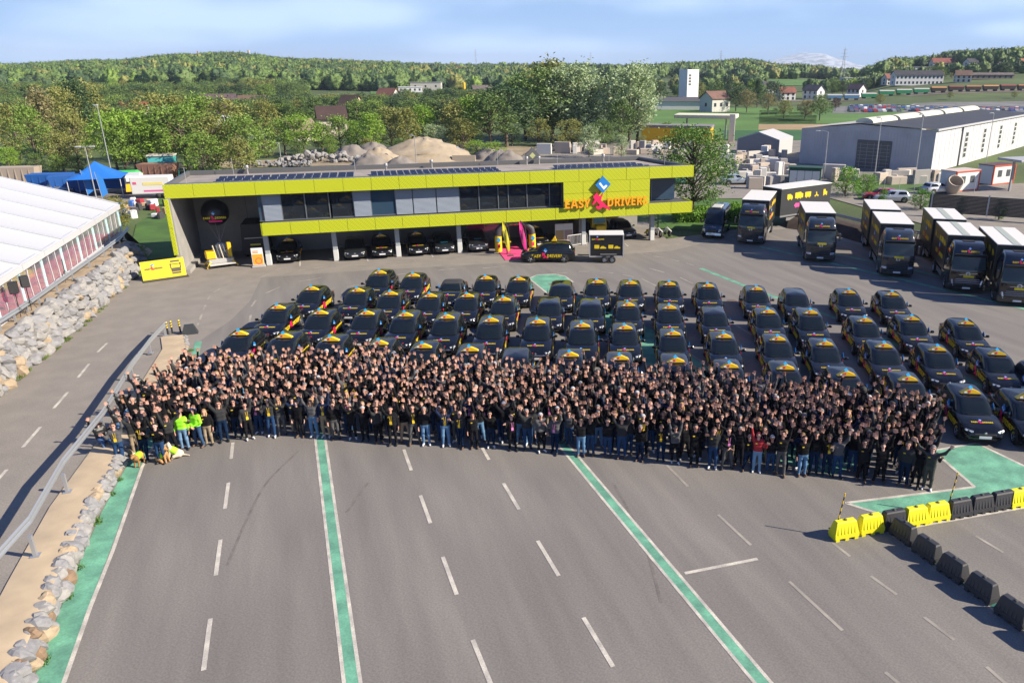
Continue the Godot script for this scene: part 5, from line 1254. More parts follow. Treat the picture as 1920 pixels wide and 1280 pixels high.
func build_trucks() -> void:
	box_truck("dark blue-grey truck nearest the van with a trailer parked crosswise behind it", Vector3(13.37, 0, -67.71), -0.32, false, false, 6.0)
	box_truck("dark blue-grey truck without trailer standing second from the van", Vector3(17.92, 0, -61.04), -0.157, false, false, 5.6)
	box_truck("dark blue-grey truck third from the van pulling a tall trailer", Vector3(22.48, 0, -56.27), -0.206, false, true, 5.2)
	box_truck("glossy black truck with grey roof strip and slanted grille bar pulling a trailer", Vector3(25.8, 0, -51.87), -0.237, true, true, 5.2)
	box_truck("glossy black truck with grey roof strip farthest from the van", Vector3(27.76, 0, -48.65), -0.26, true, false, 6.5)
	# trailer standing crosswise behind the first truck
	var tr := thing("semi_trailer", "long black curtain trailer with yellow vehicle pictures standing crosswise", "trailer", Vector3(20.85, 0, -77.82), 0.62)
	part(tr, "box", bx(Vector3(7.6, 2.7, 2.5), Vector3(0, 2.45, -1.25)), M(0.04, 0.042, 0.045, 0.4))
	part(tr, "box_roof", cbx(Vector3(7.7, 0.08, 2.6), 0.02, Vector3(0, 3.84, -1.25)), M(0.62, 0.61, 0.58, 0.6))
	part(tr, "bottom_rail", bx(Vector3(7.6, 0.16, 0.06), Vector3(0, 1.1, 0.0)), M(0.3, 0.3, 0.31, 0.4, 0.4))
	part(tr, "side_guard", bx(Vector3(4.0, 0.3, 0.06), Vector3(-0.8, 0.75, -0.05)), M(0.2, 0.2, 0.21, 0.5))
	for k in 5: part(tr, "picture", pictogram(k), M(0.78, 0.54, 0.01), Vector3(-2.5 + k * 1.35, 2.75, 0.005))
	part(tr, "pink_arrow", MB.new().prism(PackedVector2Array([Vector2(-1.2, 0), Vector2(-0.9, 0.3), Vector2(-0.9, 0.2), Vector2(1.0, 0.2), Vector2(1.0, -0.2), Vector2(-0.9, -0.2), Vector2(-0.9, -0.3)]), 0, 0.012, Transform3D(Basis(), Vector3(-0.6, 2.05, 0))).mesh(), M(0.68, 0.08, 0.3))
	for x in [1.6, 2.7]:
		wheel_at(tr, Vector3(x, 0.5, -0.2), 0.5, 0.3, 1.0)
	for c in tr.get_children():
		if c.name.begins_with("wheel"): c.basis = Basis(Vector3.RIGHT, PI / 2) * Basis.from_scale(Vector3(0.5, 0.3, 0.5))
	part(tr, "landing_leg", bx(Vector3(0.12, 0.9, 0.12), Vector3(-2.4, 0.45, -0.4)), M(0.1, 0.1, 0.1))
	# van
	var v := thing("van", "black high-roof van with light roof hatch parked beside the hedge", "van", Vector3(10.19, 0, -70), -0.3)
	var pt := M(0.012, 0.014, 0.017, 0.18, 0.0, 1.0)
	var rows := []
	for p in [[-0.02, 0.4, 0.62, 0.9], [-0.08, 0.3, 0.85, 0.98], [-0.55, 0.28, 1.05, 1.0], [-0.9, 0.27, 1.25, 1.0], [-1.6, 0.27, 2.2, 0.97], [-1.9, 0.27, 2.5, 0.96], [-2.4, 0.27, 2.6, 0.96], [-5.6, 0.27, 2.6, 0.96], [-5.75, 0.35, 2.5, 0.93]]:
		var row := PackedVector3Array()
		var hw: float = p[3]
		for q in [[-0.9, 0.0], [-1.0, 0.08], [-1.0, 0.5], [-0.96, 0.75], [-0.86, 0.95], [-0.6, 1.0], [0.6, 1.0], [0.86, 0.95], [0.96, 0.75], [1.0, 0.5], [1.0, 0.08], [0.9, 0.0]]: row.append(Vector3(q[0] * hw, lerpf(p[1], p[2], q[1]), p[0]))
		rows.append(row)
	part(v, "body", MB.new().grid(rows, true).mesh(), pt)
	part(v, "windscreen", MB.new().quad_mesh(Vector3(-0.82, 1.32, -0.88), Vector3(0.82, 1.32, -0.88), Vector3(0.72, 2.18, -1.5), Vector3(-0.72, 2.18, -1.5)), M(0.008, 0.012, 0.014, 0.03))
	part(v, "roof_hatch", cbx(Vector3(0.9, 0.1, 1.8), 0.03, Vector3(0, 2.66, -3.0)), M(0.5, 0.5, 0.48, 0.5))
	for s in [-1, 1]:
		part(v, "headlight", MB.new().cham(Vector3.ZERO, Vector3(0.25, 0.28, 0.1), 0.04).mesh(), M(0.55, 0.58, 0.62, 0.12, 0.5), Vector3(s * 0.74, 0.82, -0.12), Basis(Vector3.UP, s * 0.4))
		part(v, "mirror", cbx(Vector3(0.16, 0.32, 0.14), 0.03, Vector3(s * 1.14, 1.5, -1.0)), pt)
		part(v, "side_window", bx(Vector3(0.01, 0.6, 0.9), Vector3(s * 0.975, 1.75, -1.9)), M(0.012, 0.018, 0.022, 0.05))
		for z in [-1.1, -4.7]: wheel_at(v, Vector3(s * 0.88, 0.35, z), 0.35, 0.24, s)
	part(v, "grille", cbx(Vector3(0.9, 0.25, 0.05), 0.02, Vector3(0, 0.78, -0.05)), M(0.03, 0.03, 0.03, 0.4))
	part(v, "licence_plate", bx(Vector3(0.52, 0.11, 0.02), Vector3(0, 0.48, 0.0)), M(0.7, 0.71, 0.73, 0.5))
	logo(v, 0.06, 0.01, Transform3D(Basis(Vector3.RIGHT, -0.9), Vector3(0, 1.08, -0.45)), M(0.5, 0.52, 0.5), 0.9)

# ---- bodies: tapered bones joined by a smooth minimum, meshed as surface nets -------------------------------------------------
func nets(bones: Array, cell: float, k: float) -> Array:
	var lo := Vector3.INF
	var hi := -Vector3.INF
	for b in bones:
		var r: float = maxf(b[2], b[3]) + cell * 2.5
		for e in 2:
			lo = lo.min(b[e] - Vector3.ONE * r)
			hi = hi.max(b[e] + Vector3.ONE * r)
	var nx := int((hi.x - lo.x) / cell) + 2
	var ny := int((hi.y - lo.y) / cell) + 2
	var nz := int((hi.z - lo.z) / cell) + 2
	var total := nx * ny * nz
	var val := PackedFloat32Array()
	val.resize(total); val.fill(9.0)
	var best := PackedFloat32Array()
	best.resize(total); best.fill(9.0)
	var reg := PackedByteArray()
	reg.resize(total)
	for b in bones:
		var a: Vector3 = b[0] - lo
		var ab: Vector3 = b[1] - b[0]
		var ra: float = b[2]; var dr: float = b[3] - b[2]
		var inv := 1.0 / maxf(ab.length_squared(), 1e-9)
		var pad: float = maxf(b[2], b[3]) + k + cell * 1.5
		var e: Vector3 = a + ab
		var region: int = b[4]
		for z in range(maxi(0, int((minf(a.z, e.z) - pad) / cell)), mini(nz, int((maxf(a.z, e.z) + pad) / cell) + 2)):
			for y in range(maxi(0, int((minf(a.y, e.y) - pad) / cell)), mini(ny, int((maxf(a.y, e.y) + pad) / cell) + 2)):
				var i0 := (z * ny + y) * nx
				for x in range(maxi(0, int((minf(a.x, e.x) - pad) / cell)), mini(nx, int((maxf(a.x, e.x) + pad) / cell) + 2)):
					var pa := Vector3(x, y, z) * cell - a
					var h := clampf(pa.dot(ab) * inv, 0.0, 1.0)
					var d := (pa - ab * h).length() - ra - dr * h
					var i := i0 + x
					if d < best[i]:
						best[i] = d
						reg[i] = region
					var v := val[i]
					var m := maxf(k - absf(d - v), 0.0) / k
					val[i] = minf(d, v) - m * m * k * 0.25
	# one vertex in each crossed cell
	var id := PackedInt32Array()
	id.resize(total); id.fill(-1)
	var verts := PackedVector3Array()
	var off := [0, 1, nx, nx + 1, nx * ny, nx * ny + 1, nx * ny + nx, nx * ny + nx + 1]
	for z in nz - 1:
		for y in ny - 1:
			var i0 := (z * ny + y) * nx
			for x in nx - 1:
				var i := i0 + x
				if val[i] > 2.0 * cell + 0.02: continue
				var mask := 0
				for c in 8:
					if val[i + off[c]] < 0.0: mask |= 1 << c
				if mask == 0 or mask == 255: continue
				var sum := Vector3.ZERO
				var cnt := 0
				for ed in [[0, 1], [2, 3], [4, 5], [6, 7], [0, 2], [1, 3], [4, 6], [5, 7], [0, 4], [1, 5], [2, 6], [3, 7]]:
					var p: int = ed[0]; var q: int = ed[1]
					if ((mask >> p) & 1) != ((mask >> q) & 1):
						var va := val[i + off[p]]; var vb := val[i + off[q]]
						var t := va / (va - vb)
						sum += Vector3(p & 1, (p >> 1) & 1, p >> 2).lerp(Vector3(q & 1, (q >> 1) & 1, q >> 2), t)
						cnt += 1
				id[i] = verts.size()
				verts.append(lo + (Vector3(x, y, z) + sum / cnt) * cell)
	var quads := [[], [], [], [], []]
	var step := [1, nx, nx * ny]
	for z in range(1, nz - 1):
		for y in range(1, ny - 1):
			var i0 := (z * ny + y) * nx
			for x in range(1, nx - 1):
				var i := i0 + x
				var s := val[i] < 0.0
				for ax in 3:
					var j: int = i + step[ax]
					if s == (val[j] < 0.0): continue
					var u: int = step[(ax + 1) % 3]; var w: int = step[(ax + 2) % 3]
					var q := [id[i - u - w], id[i - w], id[i], id[i - u]]
					if q.min() < 0: continue
					if not s: q.reverse()
					quads[reg[i] if s else reg[j]].append(q)
	return [verts, quads]

# adds a net, moved by xf, to the per-region triangle lists
func add_net(acc: Dictionary, net: Array, xf := Transform3D()) -> void:
	var verts: PackedVector3Array = net[0]
	var nn := PackedVector3Array()
	nn.resize(verts.size())
	for r in net[1].size():
		for q in net[1][r]:
			var m := (verts[q[2]] - verts[q[0]]).cross(verts[q[3]] - verts[q[1]])
			for e in 4: nn[q[e]] += m
	for r in net[1].size():
		if net[1][r].is_empty(): continue
		if not acc.has(r): acc[r] = MB.new()
		var mb: MB = acc[r]
		for q in net[1][r]:
			for e in [0, 2, 1, 0, 3, 2]:
				mb.v.append(xf * verts[q[e]])
				mb.n.append((xf.basis * nn[q[e]]).normalized())

var head_net := []
var hand_net := []
const SKIN := 0
const TOP := 1
const LEGS := 2
const SHOE := 3
const DARK := 4

func make_head() -> void:
	var b := []
	b.append([Vector3(0, 0.03, -0.012), Vector3(0, 0.02, 0.0), 0.098, 0.094, SKIN])
	b.append([Vector3(0, -0.02, 0.015), Vector3(0, -0.075, 0.035), 0.075, 0.05, SKIN])
	b.append([Vector3(0, 0.005, 0.092), Vector3(0, -0.028, 0.112), 0.012, 0.017, SKIN])
	b.append([Vector3(-0.025, 0.03, 0.082), Vector3(0.025, 0.03, 0.082), 0.014, 0.014, SKIN])
	for s in [-1, 1]: b.append([Vector3(s * 0.092, 0.012, -0.005), Vector3(s * 0.09, -0.025, 0.0), 0.018, 0.012, SKIN])
	b.append([Vector3(0, -0.06, -0.01), Vector3(0, -0.17, -0.025), 0.056, 0.062, SKIN])
	for s in [-1, 1]: b.append([Vector3(s * 0.036, 0.008, 0.088), Vector3(s * 0.04, 0.008, 0.086), 0.009, 0.008, DARK])
	b.append([Vector3(-0.022, -0.062, 0.082), Vector3(0.022, -0.062, 0.082), 0.006, 0.006, DARK])
	head_net = nets(b, 0.0135, 0.03)

func make_hand() -> void:
	var b := []
	for s in [-1.0, 0.0, 1.0]: b.append([Vector3(s * 0.018, 0.0, 0), Vector3(s * 0.03, 0.085, 0), 0.02, 0.016, SKIN])
	var i := 0
	for f in [[-0.036, 0.062, -0.22], [-0.013, 0.075, -0.07], [0.011, 0.08, 0.06], [0.033, 0.07, 0.18]]:
		var base := Vector3(f[0], 0.085, 0)
		var dir := Vector3(sin(f[2]), cos(f[2]), 0.12)
		var mid: Vector3 = base + dir * f[1] * 0.55
		b.append([base, mid, 0.0105, 0.0098, SKIN])
		b.append([mid, mid + (dir + Vector3(0, -0.05, 0.28)) * f[1] * 0.5, 0.0098, 0.0085, SKIN])
	b.append([Vector3(0.03, 0.03, 0.004), Vector3(0.062, 0.062, 0.016), 0.016, 0.012, SKIN])
	b.append([Vector3(0.062, 0.062, 0.016), Vector3(0.078, 0.098, 0.022), 0.012, 0.0095, SKIN])
	hand_net = nets(b, 0.0075, 0.012)

func frame_along(y: Vector3, front: Vector3) -> Basis:
	y = y.normalized()
	var z := (front - y * front.dot(y)).normalized()
	return Basis(y.cross(z), y, z)

# a clothed body about 1.76 m tall, facing +z; arms: pose of the left and of the right
func make_body(la: String, ra: String, legs := "stand", lean := 0.0) -> ArrayMesh:
	var b := []
	var sit := legs == "sit"
	var hip := 0.93
	if sit: hip = 0.11
	var o := Vector3(0, hip - 0.93, 0)
	for s in [-1.0, 1.0]:
		var h := Vector3(s * 0.095, 0.90, 0) + o
		var kn := Vector3(s * 0.115, 0.49, 0.03)
		var an := Vector3(s * 0.12, 0.10, -0.01)
		if legs == "wide": kn.x = s * 0.15; an.x = s * 0.2
		if legs == "step" and s > 0: kn.z = 0.1; an.z = 0.16
		if sit:
			kn = h + Vector3(s * 0.05, 0.10, 0.43)
			an = kn + Vector3(0, -0.36, 0.16)
		b.append([h, kn, 0.098, 0.068, LEGS])
		b.append([kn, an, 0.07, 0.052, LEGS])
		b.append([an + Vector3(0, -0.035, -0.02), an + Vector3(s * 0.03, -0.06, 0.16), 0.048, 0.038, SHOE])
	b.append([Vector3(-0.065, 0.945, 0) + o, Vector3(0.065, 0.945, 0) + o, 0.125, 0.125, LEGS])
	var tw := Transform3D(Basis(Vector3.RIGHT, lean), o)
	b.append([tw * Vector3(-0.07, 1.02, 0), tw * Vector3(0.07, 1.02, 0), 0.128, 0.128, TOP])
	b.append([tw * Vector3(-0.075, 1.17, 0.005), tw * Vector3(0.075, 1.17, 0.005), 0.128, 0.128, TOP])
	b.append([tw * Vector3(-0.095, 1.32, 0), tw * Vector3(0.095, 1.32, 0), 0.125, 0.125, TOP])
	b.append([tw * Vector3(-0.15, 1.42, -0.01), tw * Vector3(0.15, 1.42, -0.01), 0.075, 0.075, TOP])
	b.append([tw * Vector3(0, 1.42, -0.01), tw * Vector3(0, 1.50, -0.01), 0.08, 0.066, TOP])
	var hands := []
	for s in [-1.0, 1.0]:
		var pose := la if s > 0 else ra
		var sh := tw * Vector3(s * 0.185, 1.415, -0.01)
		var el := Vector3.ZERO
		var wr := Vector3.ZERO
		var front := Vector3(0, 0.2, 1)
		match pose:
			"up":
				el = sh + Vector3(s * 0.13, 0.22, 0.08); wr = el + Vector3(s * 0.0, 0.24, 0.05)
			"high":
				el = sh + Vector3(s * 0.05, 0.27, 0.03); wr = el + Vector3(s * 0.05, 0.25, 0.0)
			"wide":
				el = sh + Vector3(s * 0.23, 0.15, 0.04); wr = el + Vector3(s * 0.12, 0.22, 0.03)
			"half":
				el = sh + Vector3(s * 0.12, -0.23, 0.09); wr = el + Vector3(s * 0.05, 0.2, 0.15)
			"clasp":
				el = sh + Vector3(s * 0.09, -0.27, 0.03); wr = tw * Vector3(s * 0.035, 1.02, 0.21); front = Vector3(-s, 0, 0.3)
			"chest":
				el = sh + Vector3(s * 0.1, -0.24, 0.1); wr = tw * Vector3(s * 0.05, 1.3, 0.27); front = Vector3(-s, 0, 0.2)
			_:
				el = sh + Vector3(s * 0.075, -0.28, -0.03); wr = el + Vector3(s * 0.01, -0.24, 0.07); front = Vector3(-s, 0, 0.2)
		b.append([sh, el, 0.072, 0.056, TOP])
		b.append([el, wr, 0.056, 0.04, TOP])
		b.append([wr, wr + (wr - el).normalized() * 0.03, 0.03, 0.026, SKIN])
		hands.append([Transform3D(frame_along(wr - el, front) * Basis.from_scale(Vector3(1.13, 1.13, 1.13)), wr + (wr - el).normalized() * 0.025), s])
	var acc := {}
	add_net(acc, nets(b, 0.026, 0.05))
	add_net(acc, head_net, Transform3D(Basis(Vector3.RIGHT, -0.34 + lean * 0.4).scaled(Vector3.ONE * 0.93), tw * Vector3(0, 1.645, 0.0)))
	for h in hands:
		if h[1] > 0: add_net(acc, hand_net, h[0])
		else:
			var flipped := []
			for r in hand_net[1]:
				var l := []
				for q in r: l.append([q[3], q[2], q[1], q[0]])
				flipped.append(l)
			var mirrored := PackedVector3Array()
			for p in hand_net[0]: mirrored.append(Vector3(-p.x, p.y, p.z))
			add_net(acc, [mirrored, flipped], h[0])
	var m := ArrayMesh.new()
	for r in 5:
		if acc.has(r):
			acc[r].mesh(m)
			m.surface_set_name(m.get_surface_count() - 1, str(r))
	return m

var hair_meshes := {}

func make_hair() -> void:
	# shells that sit on the head; origin at the head's centre
	var cap := func(r: float, low: float, back: float, y0: float) -> MB:
		var rows := []
		for i in 8:
			var row := PackedVector3Array()
			for j in 18:
				var a := TAU * j / 18.0
				var f := 0.5 - 0.5 * sin(a)  # 0 in front, 1 behind
				var dn := lerpf(low, back, f)
				var t := i / 7.0 * dn
				row.append(Vector3(cos(a) * sin(t) * r * 0.97, y0 + cos(t) * r, sin(a) * sin(t) * r * 1.05 - 0.012))
			rows.append(row)
		return MB.new().grid(rows, true)
	hair_meshes["short"] = cap.call(0.117, 1.12, 2.15, 0.026).mesh()
	hair_meshes["long"] = cap.call(0.12, 1.12, 2.25, 0.026).tube([Vector3(-0.075, 0.0, -0.04), Vector3(-0.095, -0.12, -0.03), Vector3(-0.09, -0.24, 0.0)], [0.035, 0.05, 0.03], 7).tube([Vector3(0.075, 0.0, -0.04), Vector3(0.095, -0.12, -0.03), Vector3(0.09, -0.24, 0.0)], [0.035, 0.05, 0.03], 7).tube([Vector3(0, 0.02, -0.07), Vector3(0, -0.12, -0.09), Vector3(0, -0.27, -0.085)], [0.08, 0.085, 0.05], 8).mesh()
	var c: MB = cap.call(0.118, 1.35, 1.6, 0.03)
	c.hull8(Vector3(0, 0.062, 0.15), Vector3(0.15, 0.012, 0.11), Vector3(0.14, 0.012, 0.10), Basis(Vector3.RIGHT, 0.15))
	hair_meshes["cap"] = c.mesh()
	hair_meshes["beanie"] = cap.call(0.121, 1.4, 1.75, 0.04).mesh()
	hair_meshes["shades"] = MB.new().box(Vector3(-0.037, 0.01, 0.104), Vector3(0.055, 0.035, 0.012)).box(Vector3(0.037, 0.01, 0.104), Vector3(0.055, 0.035, 0.012)).box(Vector3(0, 0.018, 0.106), Vector3(0.03, 0.008, 0.01)).box(Vector3(-0.088, 0.016, 0.05), Vector3(0.008, 0.01, 0.11)).box(Vector3(0.088, 0.016, 0.05), Vector3(0.008, 0.01, 0.11)).mesh()
	hair_meshes["badge"] = MB.new().box(Vector3(0, 1.08, 0.148), Vector3(0.1, 0.14, 0.012)).box(Vector3(-0.03, 1.27, 0.142), Vector3(0.012, 0.26, 0.01), Basis(Vector3.BACK, 0.12)).box(Vector3(0.03, 1.27, 0.142), Vector3(0.012, 0.26, 0.01), Basis(Vector3.BACK, -0.12)).mesh()
	hair_meshes["logo"] = MB.new().box(Vector3(-0.07, 1.33, 0.128), Vector3(0.075, 0.035, 0.012), Basis(Vector3.RIGHT, -0.1)).mesh()

const POSES := [["up", "up", "stand", "waving both raised hands"], ["high", "down", "stand", "waving one raised hand"], ["down", "up", "stand", "waving one raised hand"], ["up", "half", "step", "waving both hands"], ["wide", "wide", "stand", "with arms spread wide"], ["half", "high", "stand", "waving both hands"], ["half", "half", "stand", "with hands at shoulder height"], ["wide", "high", "wide", "with arms spread wide"], ["clasp", "clasp", "wide", "with hands folded in front"], ["chest", "down", "stand", "holding one hand to the chest"], ["down", "down", "stand", "standing with arms down"], ["high", "high", "step", "waving both raised hands"]]
var bodies := []

func person_parts(o: Node3D, body: int, a: Dictionary, sit_mesh: ArrayMesh = null, head := Vector3(0, 1.645, 0)) -> void:
	var mesh: ArrayMesh = sit_mesh if sit_mesh else bodies[body]
	var m := MeshInstance3D.new()
	m.name = "body"
	m.mesh = mesh
	o.add_child(m, true)
	for i in mesh.get_surface_count():
		m.set_surface_override_material(i, [a.skin, a.top, a.legs, a.shoe, M(0.03, 0.015, 0.012, 0.5)][int(mesh.surface_get_name(i))])
	var tilt := Basis(Vector3.RIGHT, -0.34).scaled(Vector3.ONE * 0.93)
	if a.hair != "bald": part(o, "cap" if a.hair == "cap" else ("beanie" if a.hair == "beanie" else "hair"), hair_meshes[a.hair], a.hairm, head, tilt)
	if a.shades: part(o, "sunglasses", hair_meshes["shades"], M(0.01, 0.01, 0.012, 0.1), head, tilt)
	if a.badge and not sit_mesh: part(o, "badge", hair_meshes["badge"], a.badgem)
	if a.print and not sit_mesh: part(o, "chest_print", hair_meshes["logo"], M(0.7, 0.52, 0.02, 0.6))

func dress() -> Dictionary:
	var skins := [M(0.56, 0.30, 0.225, 0.6), M(0.50, 0.26, 0.19, 0.6), M(0.60, 0.355, 0.28, 0.6), M(0.43, 0.225, 0.16, 0.6)]
	var tops := [[C(0.010, 0.010, 0.011), "black"], [C(0.014, 0.014, 0.016), "black"], [C(0.035, 0.036, 0.038), "charcoal"], [C(0.09, 0.09, 0.095), "grey"], [C(0.015, 0.025, 0.06), "navy"]]
	var legs := [[C(0.02, 0.05, 0.12), "blue jeans"], [C(0.012, 0.012, 0.014), "black trousers"], [C(0.10, 0.20, 0.34), "light blue jeans"], [C(0.008, 0.02, 0.05), "dark blue jeans"], [C(0.28, 0.22, 0.15), "beige trousers"], [C(0.09, 0.09, 0.09), "grey trousers"]]
	var hairs := [["short", M(0.035, 0.02, 0.012, 0.7), "brown hair"], ["short", M(0.012, 0.01, 0.009, 0.7), "dark hair"], ["short", M(0.16, 0.095, 0.04, 0.8), "blond hair"], ["short", M(0.24, 0.235, 0.225, 0.8), "grey hair"], ["long", M(0.05, 0.025, 0.012, 0.7), "long brown hair"], ["long", M(0.32, 0.19, 0.07, 0.7), "long blond hair"], ["cap", M(0.38, 0.39, 0.41, 0.8), "pale cap"], ["cap", M(0.015, 0.015, 0.016, 0.8), "black cap"], ["bald", null, "bald head"], ["beanie", M(0.16, 0.16, 0.16, 0.9), "grey hat"]]
	var t: Array = tops[[0, 0, 1, 1, 2, 2, 0, 1, 0, 3, 4][rng.randi() % 11]]
	var l: Array = legs[[0, 0, 1, 1, 1, 2, 3, 3, 4, 5][rng.randi() % 10]]
	var h: Array = hairs[[0, 0, 0, 0, 1, 1, 1, 1, 2, 3, 4, 4, 5, 6, 7, 7, 8, 9][rng.randi() % 18]]
	var bd := rng.randi() % 9
	return {"skin": skins[rng.randi() % 4], "top": t[0], "topn": t[1], "legs": l[0], "legn": l[1], "hair": h[0], "hairm": h[1], "hairn": h[2], "shades": rng.randf() < 0.35, "badge": bd < 2, "badgem": M(0.75, 0.5, 0.02, 0.5) if bd == 0 else M(0.7, 0.22, 0.5, 0.5), "badgen": "yellow badge" if bd == 0 else "pink badge", "print": rng.randf() < 0.45, "shoe": [M(0.65, 0.65, 0.65, 0.6), M(0.02, 0.02, 0.02, 0.6), M(0.12, 0.07, 0.04, 0.6)][rng.randi() % 3]}

func person(at: Vector3, turn: float, body: int, a: Dictionary, s := 1.0, label := "", group := "people waving in the crowd") -> Node3D:
	if label == "":
		label = "person with %s, %s top and %s %s" % [a.hairn, a.topn, a.legn, POSES[body][3]]
		if a.badge and label.split(" ").size() < 14: label += ", " + a.badgen
		if a.shades and label.split(" ").size() < 16: label += ", sunglasses"
	var o := thing("person", label, "person", at, turn, group)
	o.scale = Vector3.ONE * s
	person_parts(o, body, a)
	return o

func build_people() -> void:
	make_head()
	make_hand()
	make_hair()
	for p in POSES: bodies.append(make_body(p[0], p[1], p[2]))
	# outline of the crowd on the ground: front edge, then back edge
	var front := [Vector3(-18.07, 0, -27.46), Vector3(-17.8, 0, -28.39), Vector3(-15.8, 0, -29.16), Vector3(-14.15, 0, -29.62), Vector3(-11.04, 0, -29.31), Vector3(-9.76, 0, -28.87), Vector3(-6.3, 0, -28.58), Vector3(-2.89, 0, -28.2), Vector3(0, 0, -27.65), Vector3(2.6, 0, -27.24), Vector3(6.11, 0, -26.42), Vector3(8.97, 0, -26.09), Vector3(10.52, 0, -25.72), Vector3(12.35, 0, -25.17)]
	var back := [Vector3(14.63, 0, -30.5), Vector3(12.61, 0, -30.5), Vector3(11, 0, -31.5), Vector3(7.9, 0, -31.84), Vector3(6.28, 0, -32.54), Vector3(4.36, 0, -33.27), Vector3(1.81, 0, -33.52), Vector3(-0.79, 0, -34.16), Vector3(-3.42, 0, -34.36), Vector3(-8, 0, -34.83), Vector3(-12.05, 0, -35.93), Vector3(-15.4, 0, -35.37), Vector3(-18.31, 0, -35.23), Vector3(-19.86, 0, -34.83), Vector3(-20.73, 0, -33.71), Vector3(-20.1, 0, -30.5)]
	var poly := PackedVector2Array()
	for p in front: poly.append(Vector2(p.x, p.z))
	for p in back: poly.append(Vector2(p.x, p.z))
	var spots := []
	# the front row stands along the edge
	for i in front.size() - 1:
		var len: float = front[i].distance_to(front[i + 1])
		var n := int(len / 0.62)
		for k in n: spots.append(front[i].lerp(front[i + 1], (k + rnd(0.2, 0.8)) / n) + Vector3(0, 0, rnd(-0.15, 0.05)))
	var box := Rect2(poly[0], Vector2.ZERO)
	for p in poly: box = box.expand(p)
	var tries := 0
	while tries < 16000 and spots.size() < 585:
		tries += 1
		var p := Vector2(rnd(box.position.x, box.end.x), rnd(box.position.y, box.end.y))
		if not Geometry2D.is_point_in_polygon(p, poly): continue
		var ok := true
		for q in spots:
			if (q.x - p.x) * (q.x - p.x) + (q.z - p.y) * (q.z - p.y) < 0.215:
				ok = false
				break
		if ok: spots.append(Vector3(p.x, 0, p.y))
	spots.sort_custom(func(a, b): return a.z > b.z)
	var edge_z := func(x: float) -> float:
		for i in front.size() - 1:
			if x <= front[i + 1].x: return lerpf(front[i].z, front[i + 1].z, clampf((x - front[i].x) / (front[i + 1].x - front[i].x), 0, 1))
		return front[-1].z
	spots.sort_custom(func(a, b): return edge_z.call(a.x) - a.z < edge_z.call(b.x) - b.z)
	print("people: ", spots.size())
	var rest := {}
	for i in spots.size():
		var p: Vector3 = spots[i]
		var body: int = [0, 0, 0, 0, 1, 11, 2, 0, 3, 3, 4, 5, 5, 0, 7, 4, 7, 11, 11][rng.randi() % 19] if i > 30 else [0, 1, 2, 3, 5, 6, 8, 0, 3, 10, 7, 11][rng.randi() % 12]
		var turn := atan2(-p.x, -p.z) * 0.0 + atan2(-p.x, 30.0) * 0.8 + rnd(-0.35, 0.35)
		var s := rnd(0.89, 1.07)
		p.y = 0.013
		if i < 292: person(p, turn, body, dress(), s)
		else:
			var look := rng.randi() % 4
			var key := body * 4 + look
			if not rest.has(key): rest[key] = []
			rest[key].append(Transform3D(Basis(Vector3.UP, turn).scaled(Vector3.ONE * s), p))
	var crowd := Node3D.new()
	crowd.name = "crowd"
	add_child(crowd)
	crowd.set_meta("kind", "stuff")
	tag(crowd, "dense crowd of people in black jackets raising their hands behind the front rows", "crowd")
	for key in rest:
		var look: int = key % 4
		var d := dress()
		var m := ArrayMesh.new()
		var src: ArrayMesh = bodies[key / 4]
		for i in src.get_surface_count():
			m.add_surface_from_arrays(Mesh.PRIMITIVE_TRIANGLES, src.surface_get_arrays(i))
			m.surface_set_material(i, [d.skin, d.top, d.legs, d.shoe, M(0.03, 0.015, 0.012, 0.5)][int(src.surface_get_name(i))])
		# hair joined in
		if d.hair == "bald" : d.hair = "short"; d.hairm = M(0.035, 0.02, 0.012, 0.7)
		var st := SurfaceTool.new()
		st.append_from(hair_meshes[d.hair], 0, Transform3D(Basis(Vector3.RIGHT, -0.34).scaled(Vector3.ONE * 0.93), Vector3(0, 1.645, 0)))
		st.commit(m)
		m.surface_set_material(m.get_surface_count() - 1, d.hairm)
		var mm := MultiMesh.new()
		mm.transform_format = MultiMesh.TRANSFORM_3D
		mm.mesh = m
		mm.instance_count = rest[key].size()
		for i in rest[key].size(): mm.set_instance_transform(i, rest[key][i])
		var mi := MultiMeshInstance3D.new()
		mi.name = "people"
		mi.multimesh = mm
		mi.set_meta("kind", "stuff")
		crowd.add_child(mi, true)
	# single figures that stand out
	var lime := M(0.28, 0.75, 0.02, 0.7)
	var d1 := dress(); d1.top = lime; d1.legs = M(0.02, 0.06, 0.14, 0.8); d1.hair = "cap"; d1.hairm = M(0.03, 0.06, 0.2, 0.7); d1.badge = false; d1.print = false
	person(Vector3(-17.04, 0, -28.67), -0.3, 8, d1, 1.0, "person in a lime green vest and blue cap with hands folded", "")
	var d2 := dress(); d2.top = lime; d2.legs = M(0.12, 0.22, 0.36, 0.8); d2.hair = "beanie"; d2.hairm = M(0.02, 0.03, 0.06, 0.7); d2.badge = false; d2.print = false
	person(Vector3(-17.51, 0, -28.39), 0.2, 10, d2, 1.0, "person in a lime green vest and light jeans with arms down", "")
	var d3 := dress(); d3.hair = "short"; d3.legs = M(0.05, 0.05, 0.045, 0.8); d3.top = M(0.02, 0.022, 0.024, 0.5); d3.shades = true; d3.badge = false
	person(Vector3(12.31, 0, -25.17), -0.5, 4, d3, 1.05, "person in dark grey clothes standing apart at the crowd's end, both arms up", "")
	var d4 := dress(); d4.top = M(0.35, 0.012, 0.02, 0.7); d4.hair = "short"; d4.hairm = M(0.3, 0.03, 0.03, 0.7); d4.legs = M(0.15, 0.28, 0.42, 0.8)
	person(Vector3(6.09, 0, -26.51), -0.2, 5, d4, 0.97, "person with red hair and red top in light jeans waving", "")
